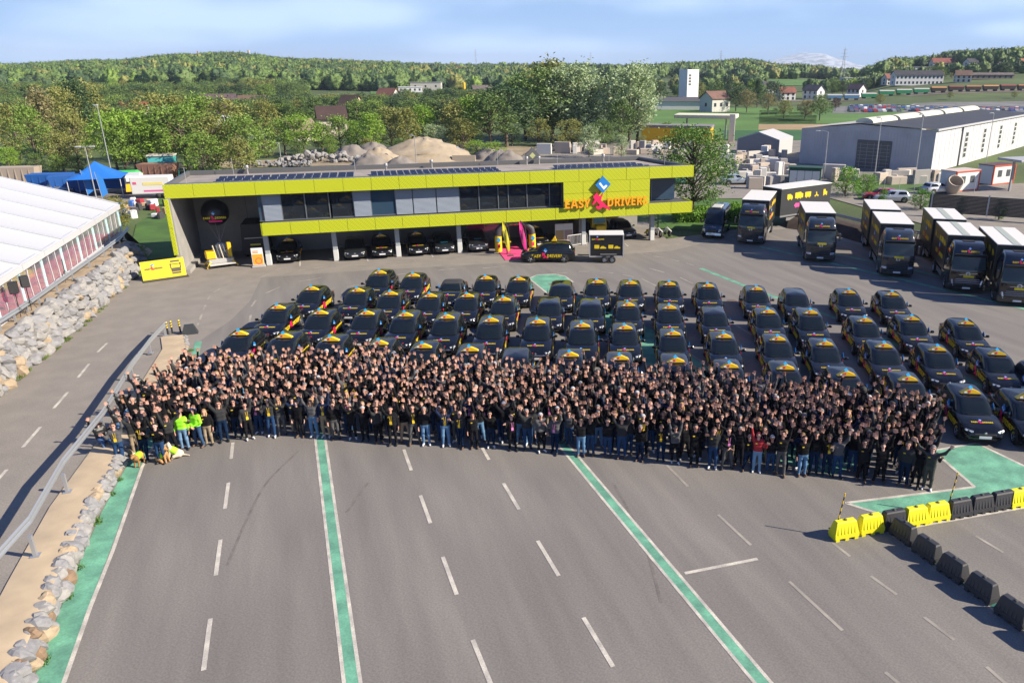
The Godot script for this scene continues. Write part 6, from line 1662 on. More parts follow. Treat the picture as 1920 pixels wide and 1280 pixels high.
	# people sitting on the path's edge and standing among them
	var sit := make_body("half", "up", "sit", -0.15)
	var sit2 := make_body("up", "high", "sit", -0.1)
	var n := 0
	for q in [[Vector3(-20.76, 0.5, -28.19), sit, 0.9], [Vector3(-21.47, 0.42, -31), sit2, 0.9], [Vector3(-22.33, 0.35, -33.56), sit, 0.9], [Vector3(-20.88, 0.45, -29.59), sit2, 0.8]]:
		var dd := dress()
		dd.legs = M(0.05, 0.11, 0.22, 0.8)
		dd.top = M(0.012, 0.012, 0.014, 0.45)
		dd.hair = ["short", "long", "short", "cap"][n]
		dd.hairm = [M(0.05, 0.03, 0.02, 0.7), M(0.35, 0.2, 0.08, 0.7), M(0.4, 0.38, 0.35, 0.7), M(0.02, 0.02, 0.02, 0.7)][n]
		var p: Vector3 = q[0]
		p.y = ramp(p.z) + 0.01
		var o := thing("person", ["person with short brown hair and jeans sitting on the sandy path", "person with long blond hair sitting on the sandy path, arms up", "person with grey hair sitting on the sandy path by the rail", "person in a black cap sitting on the sandy path, arms up"][n], "person", p, q[2])
		person_parts(o, 0, dd, q[1], Vector3(0, 0.832, 0.12 if n % 2 == 0 else 0.08))
		n += 1
	for q in [[Vector3(-19.48, 0, -27.2), 3, 0.3], [Vector3(-18.62, 0, -27.46), 11, 0.1], [Vector3(-17.82, 0, -27.2), 6, 0.0], [Vector3(-19.25, 0, -27.92), 0, 0.3], [Vector3(-20.2, 0, -29.72), 11, 0.3], [Vector3(-20.41, 0, -31.05), 5, 0.3], [Vector3(-20.54, 0, -32.78), 0, 0.2], [Vector3(-21.06, 0, -35.72), 9, 0.4]]:
		person(q[0] + Vector3(0, 0.013, 0), q[2], q[1], dress(), 1.0, "", "people waving in the crowd")
	# a man lifting a round black disc
	var d5 := dress(); d5.hair = "short"; d5.hairm = M(0.45, 0.44, 0.42, 0.7)
	var hold := person(Vector3(11.5, 0, -29.87) + Vector3(0, 0.013, 0), -0.2, 2, d5, 1.02, "person with grey hair lifting a round black hat overhead", "")
	tag(part(self, "black_hat", MB.new().lathe([Vector2(0, 0.1), Vector2(0.1, 0.1), Vector2(0.12, 0.01), Vector2(0.21, 0.0), Vector2(0.0, -0.005)], Transform3D(Basis(Vector3.RIGHT, 1.1), Vector3.ZERO), 18).mesh(), M(0.012, 0.012, 0.013, 0.8), hold.transform * Vector3(-0.31, 2.05, 0.16)), "round black hat held up in one hand above the crowd", "hat")
	dogs()

func dogs() -> void:
	var tan_ := M(0.38, 0.2, 0.07, 0.8)
	var vest := M(0.35, 0.75, 0.02, 0.7)
	var make := func(label: String, at: Vector3, turn: float, kind: String, white: Material):
		var t := thing("dog", label, "dog", at, turn)
		var b := []
		if kind == "stand":
			b.append([Vector3(0, 0.42, -0.25), Vector3(0, 0.42, 0.16), 0.105, 0.125, 0])
			for s in [-1.0, 1.0]:
				b.append([Vector3(s * 0.07, 0.38, 0.16), Vector3(s * 0.075, 0.2, 0.14), 0.055, 0.035, 0]); b.append([Vector3(s * 0.075, 0.2, 0.14), Vector3(s * 0.075, 0.03, 0.17), 0.033, 0.03, 0])
				b.append([Vector3(s * 0.08, 0.38, -0.24), Vector3(s * 0.085, 0.27, -0.16), 0.07, 0.05, 0]); b.append([Vector3(s * 0.085, 0.27, -0.16), Vector3(s * 0.085, 0.17, -0.27), 0.045, 0.03, 0]); b.append([Vector3(s * 0.085, 0.17, -0.27), Vector3(s * 0.085, 0.03, -0.24), 0.03, 0.028, 0])
			b.append([Vector3(0, 0.46, 0.18), Vector3(0, 0.56, 0.3), 0.085, 0.07, 0])
			b.append([Vector3(0, 0.58, 0.31), Vector3(0, 0.55, 0.45), 0.075, 0.04, 0])
			for s in [-1.0, 1.0]: b.append([Vector3(s * 0.06, 0.63, 0.3), Vector3(s * 0.1, 0.55, 0.31), 0.03, 0.02, 0])
			b.append([Vector3(0, 0.46, -0.3), Vector3(0, 0.56, -0.46), 0.035, 0.015, 0])
		else:
			b.append([Vector3(0, 0.17, -0.2), Vector3(0, 0.4, 0.1), 0.14, 0.12, 0])
			for s in [-1.0, 1.0]:
				b.append([Vector3(s * 0.07, 0.36, 0.14), Vector3(s * 0.08, 0.03, 0.2), 0.05, 0.032, 0]); b.append([Vector3(s * 0.12, 0.14, -0.2), Vector3(s * 0.15, 0.12, 0.02), 0.09, 0.06, 0]); b.append([Vector3(s * 0.15, 0.1, 0.02), Vector3(s * 0.15, 0.03, 0.1), 0.05, 0.035, 0])
			b.append([Vector3(0, 0.44, 0.1), Vector3(0, 0.58, 0.15), 0.085, 0.075, 0])
			b.append([Vector3(0, 0.62, 0.16), Vector3(0, 0.59, 0.3), 0.078, 0.042, 0])
			for s in [-1.0, 1.0]: b.append([Vector3(s * 0.06, 0.67, 0.14), Vector3(s * 0.1, 0.58, 0.15), 0.03, 0.02, 0])
			b.append([Vector3(0, 0.08, -0.32), Vector3(0.1, 0.05, -0.55), 0.035, 0.02, 0])
		var acc := {}
		add_net(acc, nets(b, 0.02, 0.04))
		part(t, "body", acc[0].mesh(), white)
		var y0 := Vector3(0, 0.42, -0.16) if kind == "stand" else Vector3(0, 0.24, -0.1)
		var y1 := Vector3(0, 0.43, 0.17) if kind == "stand" else Vector3(0, 0.42, 0.1)
		part(t, "vest", MB.new().tube([y0, y0.lerp(y1, 0.5), y1], [0.135, 0.145, 0.14], 14, false).mesh(), vest)
		part(t, "nose", MB.new().box(Vector3(0, 0.555 if kind == "stand" else 0.595, 0.485 if kind == "stand" else 0.34), Vector3(0.035, 0.03, 0.02)).mesh(), M(0.01, 0.01, 0.01, 0.4))
	make.call("brown dog in a lime vest standing on the green strip", Vector3(-18.64, 0, -26.98) + Vector3(0, 0.013, 0), 0.1, "stand", M(0.30, 0.15, 0.05, 0.8))
	make.call("tan dog in a lime vest sitting with its back turned", Vector3(-17.8, 0, -27.29) + Vector3(0, 0.013, 0), 1.2, "sit", M(0.42, 0.22, 0.08, 0.8))
	make.call("white and tan dog in a lime vest sitting beside the tan dog", Vector3(-17.56, 0, -27.65) + Vector3(0, 0.013, 0), -1.2, "sit", M(0.6, 0.5, 0.38, 0.8))

func lamp(at: Vector3, h: float, arm: float, label: String, heads := 1) -> void:
	var t := thing("street_lamp", label, "lamp post", at, rnd(-0.4, 0.4))
	part(t, "pole", MB.new().tube([Vector3.ZERO, Vector3(0, h * 0.5, 0), Vector3(0, h, 0)], [0.08, 0.065, 0.05], 8).mesh(), M(0.42, 0.43, 0.44, 0.45, 0.5))
	for k in heads:
		var s := 1.0 if k == 0 else -1.0
		if arm > 0.0: part(t, "arm", MB.new().tube([Vector3(0, h, 0), Vector3(-arm * 0.6 * s, h + 0.15, 0), Vector3(-arm * s, h + 0.1, 0)], [0.04], 6).mesh(), M(0.42, 0.43, 0.44, 0.45, 0.5))
		part(t, "lamp_head", cbx(Vector3(0.6, 0.14, 0.35), 0.04, Vector3(-arm * s - 0.2 * s, h + 0.1, 0)), M(0.5, 0.51, 0.52, 0.4, 0.3))

# a house: walls, pitched roof, windows as parts
func house(label: String, at: Vector3, turn: float, size: Vector3, roof_h: float, wall: Color, roof: Color, rows := 1, cols := 3, flat := false) -> void:
	var s := size * (0.62 if at.z < -380.0 and at.z > -700.0 else 1.0)
	if at.z < -380.0 and at.z > -700.0: roof_h *= 0.62
	var t := thing("house", label, "house", at + Vector3(0, hill(at.x, at.z) - 0.2, 0), turn)
	part(t, "wall", bx(Vector3(s.x, s.y, s.z), Vector3(0, s.y / 2, 0)), M(wall.r, wall.g, wall.b, 0.85))
	var hw := s.x / 2 + 0.4
	if flat: part(t, "roof", cbx(Vector3(s.x + 0.5, 0.4, s.z + 0.5), 0.05, Vector3(0, s.y + 0.2, 0)), M(roof.r, roof.g, roof.b, 0.85))
	else:
		part(t, "gable", MB.new().prism(PackedVector2Array([Vector2(-s.z / 2, 0), Vector2(s.z / 2, 0), Vector2(0, roof_h * 0.95)]), -s.x / 2, s.x / 2, Transform3D(Basis(Vector3.BACK, Vector3.UP, Vector3.LEFT), Vector3(0, s.y, 0))).mesh(), M(wall.r, wall.g, wall.b, 0.85))
		for e in [-1, 1]:
			var a := Vector3(-hw, s.y - 0.25, e * (s.z / 2 + 0.45)); var b := Vector3(hw, s.y - 0.25, e * (s.z / 2 + 0.45))
			var c := Vector3(hw, s.y + roof_h, 0); var d := Vector3(-hw, s.y + roof_h, 0)
			var up := Vector3.UP * 0.22
			var mb := MB.new()
			mb.quad(a + up, b + up, c + up, d + up); mb.quad(b, a, d, c); mb.quad(a, b, b + up, a + up); mb.quad(b, c, c + up, b + up); mb.quad(d, a, a + up, d + up)
			var r := part(t, "roof", mb.mesh(), N("roof%.2f" % roof.r, roof, 0.2, 0.5, 5.0, 0.85, 0.25, false))
			if e == 1: part(r, "chimney", bx(Vector3(0.6, 1.3, 0.6), Vector3(s.x * 0.2, s.y + roof_h * 0.8, -0.6)), M(0.35, 0.2, 0.15))
	for f in rows:
		for k in cols:
			for e in [-1, 1]:
				var w := part(t, "window", bx(Vector3(minf(1.1, s.x / cols * 0.45), 1.3, 0.06), Vector3((k + 0.5) / cols * s.x - s.x / 2, (f + 0.55) * s.y / rows, e * (s.z / 2 + 0.02))), M(0.03, 0.04, 0.05, 0.1))
	for f in rows:
		for e in [-1, 1]: part(t, "window", bx(Vector3(0.06, 1.3, 1.1), Vector3(e * (s.x / 2 + 0.02), (f + 0.55) * s.y / rows, 0)), M(0.03, 0.04, 0.05, 0.1))

func pile(called: String, label: String, at: Vector3, r: Vector3, m: Material, sd: int) -> void:
	var f := FastNoiseLite.new()
	f.seed = sd; f.frequency = 0.35; f.fractal_octaves = 4
	var rows := []
	for i in 14:
		var row := PackedVector3Array()
		var k := i / 13.0
		for j in 30:
			var a := -TAU * j / 30.0
			var q := Vector3(cos(a) * r.x * (1.0 - k), 0, sin(a) * r.z * (1.0 - k))
			var nz := f.get_noise_2d(q.x * 2.0 + sd * 9, q.z * 2.0)
			row.append(q * (1.0 + nz * 0.25) + Vector3.UP * r.y * (1.0 - pow(1.0 - k, 1.5)) * (1.0 + nz * 0.18 * k) - Vector3.UP * 0.05)
		rows.append(row)
	tag(part(self, called, MB.new().grid(rows, true).mesh(), m, at), label, "gravel pile")

func build_background() -> void:
	# --- stone and gravel yard behind the school
	var sand := N("pile_sand", Color(0.45, 0.37, 0.26), 0.25, 0.2, 3.0, 0.95, 0.2)
	var gravel := N("pile_gravel", Color(0.27, 0.24, 0.21), 0.35, 0.15, 3.0, 0.95, 0.2)
	var bluish := N("pile_blue", Color(0.36, 0.37, 0.40), 0.4, 0.15, 2.0, 0.95, 0.2)
	pile("gravel_pile", "biggest pale sand heap in the yard behind the school roof", Vector3(-31.97, 0, -138.61), Vector3(10.0, 3.7, 6.0), sand, 1)
	pile("gravel_pile", "yellow sand heap in front of the biggest heap", Vector3(-38.07, 0, -132.03), Vector3(4.5, 2.6, 3.0), sand, 2)
	pile("gravel_pile", "low grey-brown gravel heap just behind the solar panels", Vector3(-38.73, 0, -128.96), Vector3(3.4, 1.9, 2.2), gravel, 3)
	pile("gravel_pile", "small brown gravel heap right of the yellow sand heap", Vector3(-33.66, 0, -128.96), Vector3(2.8, 1.6, 2.2), gravel, 4)
	pile("gravel_pile", "long grey gravel heap left of the biggest sand heap", Vector3(-44.86, 0, -138.61), Vector3(4.2, 2.6, 3.0), gravel, 5)
	pile("gravel_pile", "round grey gravel heap touching the biggest sand heap", Vector3(-42.3, 0, -143.05), Vector3(4.2, 2.6, 3.0), gravel, 6)
	pile("gravel_pile", "bluish broken stone heap near the concrete bay", Vector3(-26.31, 0, -139.48), Vector3(3.6, 2.0, 2.6), bluish, 7)
	for q in [[890, 294, 8], [914, 297, 9], [938, 303, 10], [955, 304, 11]]:
		pile("gravel_pile", "dark grey gravel heap in the row beside the bluish stones", Vector3(0, 0, 0) + [Vector3(-23.32, 0, -141.24), Vector3(-20.61, 0, -138.61), Vector3(-17.69, 0, -133.62), Vector3(-16.03, 0, -132.82)][q[2] - 8], Vector3(3.0, 2.1, 2.4), gravel, q[2])
		get_child(get_child_count() - 1).set_meta("group", "dark gravel heaps")
	var rk := []
	for i in 6: rk.append(rock(60 + i, Vector3.ONE))
	var heap := thing("boulder_heap", "heap of pale quarried boulders left of the gravel heaps", "boulders", Vector3(-47.91, 0, -133.62))
	for i in 110:
		var x := rnd(-8, 7)
		var s := rnd(0.7, 1.5)
		part(heap, "stone", rk[i % 6], N("stone_pale", Color(0.35, 0.34, 0.32), 0.3, 0.1, 0.6, 0.9, 0.2, false), Vector3(x, rnd(0.1, 1.9) * exp(-x * x / 34.0), rnd(-1.6, 1.6)), Basis.from_euler(Vector3(rnd(0, 3), rnd(0, 6), 0)) * Basis.from_scale(Vector3(s, s * 0.7, s)))
	var heap2 := thing("boulder_heap", "flat spread of grey rubble beside the boulder heap", "boulders", Vector3(-54.15, 0, -127.47))
	for i in 110:
		var s := rnd(0.4, 0.9)
		part(heap2, "stone", rk[i % 6], N("stone_grey", Color(0.29, 0.29, 0.295), 0.35, 0.1, 0.6, 0.9, 0.2, false), Vector3(rnd(-6, 6), rnd(0.0, 0.7), rnd(-1.5, 1.5)), Basis.from_euler(Vector3(rnd(0, 3), rnd(0, 6), 0)) * Basis.from_scale(Vector3(s, s * 0.7, s)))
	tag(part(self, "concrete_wall", bx(Vector3(5.5, 1.3, 0.4), Vector3(0, 0.65, 0)), M(0.4, 0.36, 0.3), Vector3(-29.57, 0, -139.48)), "low concrete bay wall between the sand heap and bluish stones", "wall")
	tag(part(self, "concrete_wall", bx(Vector3(4.0, 1.0, 0.4), Vector3(0, 0.5, 0)), M(0.42, 0.36, 0.28), Vector3(-24.09, 0, -134.42)), "short concrete bay wall before the dark gravel heaps", "wall")
	# stone slabs and blocks for sale
	var stone := [M(0.52, 0.49, 0.44, 0.85), M(0.42, 0.36, 0.30, 0.85), M(0.62, 0.61, 0.58, 0.85), M(0.30, 0.29, 0.28, 0.85), M(0.48, 0.40, 0.33, 0.85)]
	var blocks := [cbx(Vector3(1.9, 1.5, 1.1), 0.05, Vector3(0, 0.75, 0)), cbx(Vector3(2.4, 1.0, 1.4), 0.05, Vector3(0, 0.5, 0)), cbx(Vector3(1.1, 2.2, 0.9), 0.05, Vector3(0, 1.1, 0)), cbx(Vector3(2.8, 1.9, 0.5), 0.04, Vector3(0, 0.95, 0))]
	var colours := ["pale grey", "brownish", "whitish", "dark grey", "tan"]
	for q in [[1000, 1300, 277, 268, 46], [1330, 1470, 315, 280, 46], [1395, 1500, 340, 305, 34], [1560, 1600, 325, 318, 8], [1650, 1770, 330, 326, 24]]:
		for i in q[4]:
			var u := rng.randf(); var v := rng.randf()
			var px := lerpf(q[0], q[1], u); var py := lerpf(q[2], q[3], v)
			var dz := 15.0 * 1509.0 / (py - 130.0) * 0.94
			var p := Vector3((px - 1130.0) / 1420.0 * (dz * 0.941 + 5.07), 0, -dz)
			var c := rng.randi() % 5
			tag(part(self, "stone_block", blocks[rng.randi() % 4], stone[c], p, Basis(Vector3.UP, rnd(-0.6, 0.6)) * Basis.from_scale(Vector3.ONE * rnd(0.6, 1.1))), colours[c] + " cut stone block standing in the stone yard", "stone block", colours[c] + " stone blocks in the yard")
	# --- warehouse
	var w := thing("warehouse", "long grey metal warehouse with dark roof and arched skylights", "warehouse", Vector3(50.27, 0, -117.9), 0.705)
	# local x runs along the gable to the left (-x), z back
	var gw := 21.9
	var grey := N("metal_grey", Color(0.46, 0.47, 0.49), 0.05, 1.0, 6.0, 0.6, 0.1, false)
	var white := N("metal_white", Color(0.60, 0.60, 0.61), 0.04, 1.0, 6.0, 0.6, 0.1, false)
	w.rotation.y = atan2(-( -132.03 + 117.93), 33.7 - 50.27) + PI
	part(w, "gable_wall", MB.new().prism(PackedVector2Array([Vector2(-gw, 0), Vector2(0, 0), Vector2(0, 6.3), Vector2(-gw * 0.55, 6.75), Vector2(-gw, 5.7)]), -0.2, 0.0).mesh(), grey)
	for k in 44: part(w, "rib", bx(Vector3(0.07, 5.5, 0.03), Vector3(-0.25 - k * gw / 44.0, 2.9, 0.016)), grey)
	var gate := part(w, "gate", bx(Vector3(5.6, 4.4, 0.06), Vector3(-9.2, 2.2, 0.05)), M(0.08, 0.085, 0.09, 0.4))
	for k in 7: part(gate, "gate_bar", bx(Vector3(5.2, 0.05, 0.03), Vector3(-9.2, 0.4 + k * 0.55, 0.095)), M(0.3, 0.3, 0.32, 0.5))
	for k in 5: part(gate, "gate_bar", bx(Vector3(0.05, 4.0, 0.03), Vector3(-11.4 + k * 1.1, 2.0, 0.098)), M(0.3, 0.3, 0.32, 0.5))
	var wl := 62.0
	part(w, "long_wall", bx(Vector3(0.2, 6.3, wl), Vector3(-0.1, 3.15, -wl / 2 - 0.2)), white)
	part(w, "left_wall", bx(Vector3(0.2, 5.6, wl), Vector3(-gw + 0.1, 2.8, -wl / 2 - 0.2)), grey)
	for k in 30: part(w, "rib", bx(Vector3(0.03, 6.1, 0.06), Vector3(0.016, 3.15, -1.2 - k * 2.0)), white)
	for k in 5:
		var z := -16.0 - k * 10.5
		var st := part(w, "window_strip", bx(Vector3(0.05, 4.2, 1.3), Vector3(0.03, 3.2, z)), M(0.5, 0.5, 0.5))
		for e in 5: part(st, "pane", bx(Vector3(0.03, 0.62, 1.15), Vector3(0.07, 1.5 + e * 0.84, z)), M(0.05, 0.06, 0.07, 0.1))
	part(w, "downpipe", MB.new().tube([Vector3(0.12, 0, -13.0), Vector3(0.12, 6.2, -13.0)], [0.12], 8).mesh(), M(0.2, 0.2, 0.2))
	part(w, "gutter", bx(Vector3(0.35, 0.25, wl), Vector3(0.15, 6.4, -wl / 2)), M(0.45, 0.45, 0.46, 0.5))
	var rdk := N("roof_dark", Color(0.045, 0.05, 0.06), 0.15, 1.0, 8.0, 0.7, 0.15)
	part(w, "roof", MB.new().quad_mesh(Vector3(0.3, 6.45, 0.2), Vector3(0.3, 6.45, -wl - 0.3), Vector3(-gw * 0.55, 6.95, -wl - 0.3), Vector3(-gw * 0.55, 6.95, 0.2)), rdk)
	part(w, "roof", MB.new().quad_mesh(Vector3(-gw * 0.55, 6.95, 0.2), Vector3(-gw * 0.55, 6.95, -wl - 0.3), Vector3(-gw - 0.3, 5.8, -wl - 0.3), Vector3(-gw - 0.3, 5.8, 0.2)), M(0.42, 0.41, 0.38, 0.7))
	for k in 5:
		var rows := []
		for i in 9:
			var a := PI * i / 8.0
			rows.append(PackedVector3Array([Vector3(-gw * 0.55 + cos(a) * 1.5, 6.9 + sin(a) * 0.75, -2.0 - k * 12.0), Vector3(-gw * 0.55 + cos(a) * 1.5, 6.9 + sin(a) * 0.75, -12.6 - k * 12.0)]))
		var sk := MB.new().grid(rows)
		for e in 2:
			for i in 8: sk.tri(Vector3(-gw * 0.55, 6.9, rows[0][e].z), rows[i][e], rows[i + 1][e])
		part(w, "skylight", sk.mesh(), M(0.62, 0.6, 0.46, 0.5))
	# grey tunnel shed, green lockers, containers, carport
	var sh := thing("storage_shed", "pale grey gabled storage tent beside the stone blocks", "shed", Vector3(28.53, 0, -143.05), -0.5)
	part(sh, "wall", MB.new().prism(PackedVector2Array([Vector2(-4, 0), Vector2(4, 0), Vector2(4, 3.0), Vector2(0, 4.3), Vector2(-4, 3.0)]), -9, 0).mesh(), M(0.42, 0.43, 0.44, 0.7))
	part(sh, "end_wall", MB.new().prism(PackedVector2Array([Vector2(-3.8, 0), Vector2(3.8, 0), Vector2(3.8, 2.9), Vector2(0, 4.1), Vector2(-3.8, 2.9)]), 0.0, 0.05).mesh(), M(0.2, 0.21, 0.23, 0.7))
	var lk := thing("locker_hut", "dark green hut with four white doors beside the bushes", "hut", Vector3(27.07, 0, -102.93), -0.3)
	part(lk, "shell", bx(Vector3(4.2, 2.6, 2.0), Vector3(0, 1.3, -1.0)), M(0.015, 0.08, 0.055, 0.7))
	part(lk, "roof", cbx(Vector3(4.5, 0.12, 2.4), 0.03, Vector3(0, 2.66, -1.0)), M(0.015, 0.06, 0.045, 0.7))
	for k in 4:
		var dd := part(lk, "door", bx(Vector3(0.94, 2.2, 0.05), Vector3(-1.48 + k * 0.985, 1.15, 0.025)), M(0.6, 0.62, 0.62, 0.6))
		part(dd, "handle", bx(Vector3(0.05, 0.14, 0.05), Vector3(-1.1 + k * 0.985, 1.15, 0.07)), M(0.1, 0.1, 0.1))
	for q in [[Vector3(47.67, 0, -100.08), 0.5, "white site office container with orange frame and two windows", 0], [Vector3(55.6, 0, -106.46), 0.5, "white site office container with dark roof behind the orange-framed one", 1]]:
		var c := thing("container_office", q[2], "container", q[0], q[1])
		part(c, "wall", bx(Vector3(4.6, 2.5, 2.4), Vector3(0, 1.3, -1.2)), M(0.6, 0.6, 0.6, 0.7))
		part(c, "roof", bx(Vector3(4.7, 0.1, 2.5), Vector3(0, 2.62, -1.2)), M(0.5, 0.42, 0.38) if q[3] == 0 else M(0.09, 0.05, 0.06))
		for s in [-1, 1]:
			part(c, "frame_post", bx(Vector3(0.16, 2.6, 0.16), Vector3(s * 2.28, 1.3, 0.0)), M(0.5, 0.07, 0.02, 0.6))
			part(c, "window", bx(Vector3(0.8, 0.9, 0.05), Vector3(s * 0.9, 1.5, 0.02)), M(0.08, 0.09, 0.1, 0.1))
		for y in [0.08, 2.55]: part(c, "frame_rail", bx(Vector3(4.6, 0.16, 0.16), Vector3(0, y, 0.0)), M(0.5, 0.07, 0.02, 0.6))
	tag(part(self, "concrete_ring", MB.new().lathe([Vector2(0.8, 0), Vector2(1.0, 0), Vector2(1.0, 1.6), Vector2(0.8, 1.6), Vector2(0.8, 0)], Transform3D(Basis(Vector3.RIGHT, 0.7), Vector3(0, 0.5, 0)), 20).mesh(), M(0.4, 0.34, 0.28), Vector3(44.86, 0, -98.27)), "leaning round concrete shaft ring beside the orange-framed container", "concrete ring")
	var cp := thing("carport", "flat grey carport roof on a steel post at the right edge", "carport", Vector3(53.34, 0, -100.08), 0.3)
	part(cp, "roof", cbx(Vector3(7.0, 0.3, 4.0), 0.05, Vector3(2.6, 4.0, 0)), M(0.35, 0.36, 0.37, 0.6))
	part(cp, "post", bx(Vector3(0.25, 4.0, 0.25), Vector3(0, 2.0, 0)), M(0.3, 0.3, 0.31, 0.5))
	# dark noise screen at the right, mesh fence, bank with guard rail
	var sc := thing("noise_screen", "long dark slatted screen wall along the side road", "screen wall", Vector3(40.62, 0.4, -79.87), -0.42)
	for k in 3:
		part(sc, "post", bx(Vector3(0.14, 2.2, 0.14), Vector3(-5.5 + k * 5.5, 1.1, 0.1)), M(0.4, 0.41, 0.42, 0.5))
	for k in 14: part(sc, "slat", MB.new().box(Vector3(1.5, 0.12 + k * 0.14, 0), Vector3(14.5, 0.12, 0.05), Basis(Vector3.RIGHT, 0.3)).mesh(), M(0.03, 0.034, 0.042, 0.6))
	var mf := thing("mesh_fence", "thin wire mesh fence beside the grass strip behind the parked cars", "fence", Vector3(38.47, 0, -98.27), -0.05)
	for k in 9: part(mf, "post", MB.new().tube([Vector3(-6 + k * 1.9, 0, 0), Vector3(-6 + k * 1.9, 1.9, 0)], [0.03], 5).mesh(), M(0.45, 0.47, 0.47, 0.5))
	for k in 9: part(mf, "wire", bx(Vector3(15.2, 0.015, 0.015), Vector3(1.6, 0.15 + k * 0.21, 0)), M(0.4, 0.42, 0.42, 0.5))
	struct("verge", sheet([Vector3(31.61, 0, -93.98), Vector3(45.23, 0, -102.93), Vector3(48.2, 0, -111.92), Vector3(35.67, 0, -109.12)], 0.03), N("lawn", Color(0.07, 0.16, 0.02), 0.3, 0.35, 5.0, 0.95))
	var bank := [Vector3(18.45, 0, -75.31), Vector3(22.11, 0, -72.19), Vector3(24.48, 0, -67.05), Vector3(26.87, 0, -63.32), Vector3(30.15, 0, -59.61), Vector3(33.03, 0, -52.56)]
	var rows := []
	var rl := []
	for i in bank.size():
		var p: Vector3 = bank[i]
		var o := Vector3(0.35, 0, -1.0).normalized()
		rows.append(PackedVector3Array([p + Vector3(0, 0.0, 0), p + o * 1.2 + Vector3.UP * (0.55 + 0.2 * sin(i * 2.1)), p + o * 2.4 + Vector3.UP * 0.95, p + o * 4.6 + Vector3.UP * 0.9, p + o * 8.5 + Vector3.UP * 0.05]))
		rl.append(p + o * 2.9)
	struct("earth_bank", MB.new().grid(rows).mesh(), N("bank_soil", Color(0.075, 0.05, 0.035), 0.5, 0.25, 2.0, 0.95, 0.4))
	guard_rail("guard_rail", "galvanised guard rail on the dark earth bank behind the trucks", rl, func(p): return 0.9, rl, 1.0)
	# hedge right of the school
	var hg := thing("hedge", "bright green clipped hedge on the slope beside the building's end", "hedge", Vector3(12.24, 0, -80.5), 0.12)
	part(hg, "foliage", leafy_box(Vector3(9.5, 1.5, 4.0), 9000, 0.16, 31), leaf_mat(Color(0.13, 0.26, 0.02)))
	# --- market stalls at the left
	var mt := thing("market_tent", "blue pyramid market tent beside the skips", "tent", Vector3(-63.75, 0, -96.94), 0.4)
	part(mt, "roof", tent_roof(3.0, 2.3, 4.2), M(0.015, 0.14, 0.5, 0.6))
	for e in 4: part(mt, "leg", MB.new().tube([Vector3(-2.8 if e % 2 else 2.8, 0, -2.8 if e < 2 else 2.8), Vector3(-2.8 if e % 2 else 2.8, 2.3, -2.8 if e < 2 else 2.8)], [0.05], 6).mesh(), M(0.5, 0.5, 0.5))
	part(mt, "side_wall", bx(Vector3(5.6, 1.9, 0.03), Vector3(0, 1.3, -2.8)), M(0.012, 0.11, 0.42, 0.7))
	for q in [[Vector3(-72.32, 0, -100.55), M(0.012, 0.10, 0.36, 0.6), "blue steel skip container with a ladder", 0.2], [Vector3(-68.6, 0, -99.17), M(0.012, 0.09, 0.33, 0.6), "blue ribbed skip container beside the blue tent", 0.5], [Vector3(-81.95, 0, -108.04), M(0.36, 0.30, 0.24, 0.8), "rust-topped grey skip above the tent roof", 0.2], [Vector3(-64.53, 0, -111.92), M(0.25, 0.13, 0.09, 0.8), "rusty brown skip behind the lettered trailer", 0.1], [Vector3(-65.35, 0, -114.85), M(0.08, 0.42, 0.42, 0.6), "turquoise container with pale roof behind the school's corner", 0.3]]:
		var sk := thing("skip_container", q[2], "skip", q[0], q[3])
		part(sk, "tub", MB.new().hull8(Vector3(0, 1.1, 0), Vector3(4.2, 2.2, 2.0), Vector3(5.0, 2.2, 2.3)).mesh() if not q[2].begins_with("turq") else bx(Vector3(3.4, 3.0, 2.4), Vector3(0, 1.5, 0)), q[1])
		for k in 5: part(sk, "rib", bx(Vector3(0.12, 2.0, 0.1), Vector3(-1.7 + k * 0.85, 1.05, 1.1)), q[1])
		if q[2].begins_with("turq"): part(sk, "roof", cbx(Vector3(3.7, 0.25, 2.7), 0.06, Vector3(0, 3.1, 0)), M(0.5, 0.47, 0.4))
	var bv := thing("delivery_van", "white and orange van parked behind the lettered trailer", "van", Vector3(-60.18, 0, -98.27), 0.5)
	part(bv, "body", cbx(Vector3(1.9, 1.9, 4.6), 0.2, Vector3(0, 1.3, -1.6)), M(0.62, 0.63, 0.64, 0.4))
	part(bv, "nose", MB.new().hull8(Vector3(0, 0.85, 0.9), Vector3(1.9, 0.9, 0.9), Vector3(1.7, 0.9, 0.4), Basis(), Vector3(0, 0, -0.25)).mesh(), M(0.75, 0.38, 0.01, 0.4))
	part(bv, "windscreen", MB.new().quad_mesh(Vector3(-0.8, 1.35, 0.75), Vector3(0.8, 1.35, 0.75), Vector3(0.72, 2.1, 0.58), Vector3(-0.72, 2.1, 0.58)), M(0.02, 0.03, 0.035, 0.05))
	var wt := thing("market_trailer", "white advertising trailer with pink and yellow print", "trailer", Vector3(-55.59, 0, -93.98), 0.25)
	part(wt, "box", cbx(Vector3(4.4, 2.1, 2.0), 0.08, Vector3(0, 1.6, -1.0)), M(0.66, 0.65, 0.63, 0.5))
	part(wt, "print", bx(Vector3(2.2, 0.35, 0.02), Vector3(0.3, 1.8, 0.01)), M(0.7, 0.6, 0.2))
	part(wt, "print", bx(Vector3(2.8, 0.2, 0.02), Vector3(0.6, 0.95, 0.01)), M(0.65, 0.12, 0.3))
	part(wt, "print", bx(Vector3(0.4, 0.3, 0.02), Vector3(-1.7, 1.9, 0.01)), M(0.6, 0.1, 0.2))
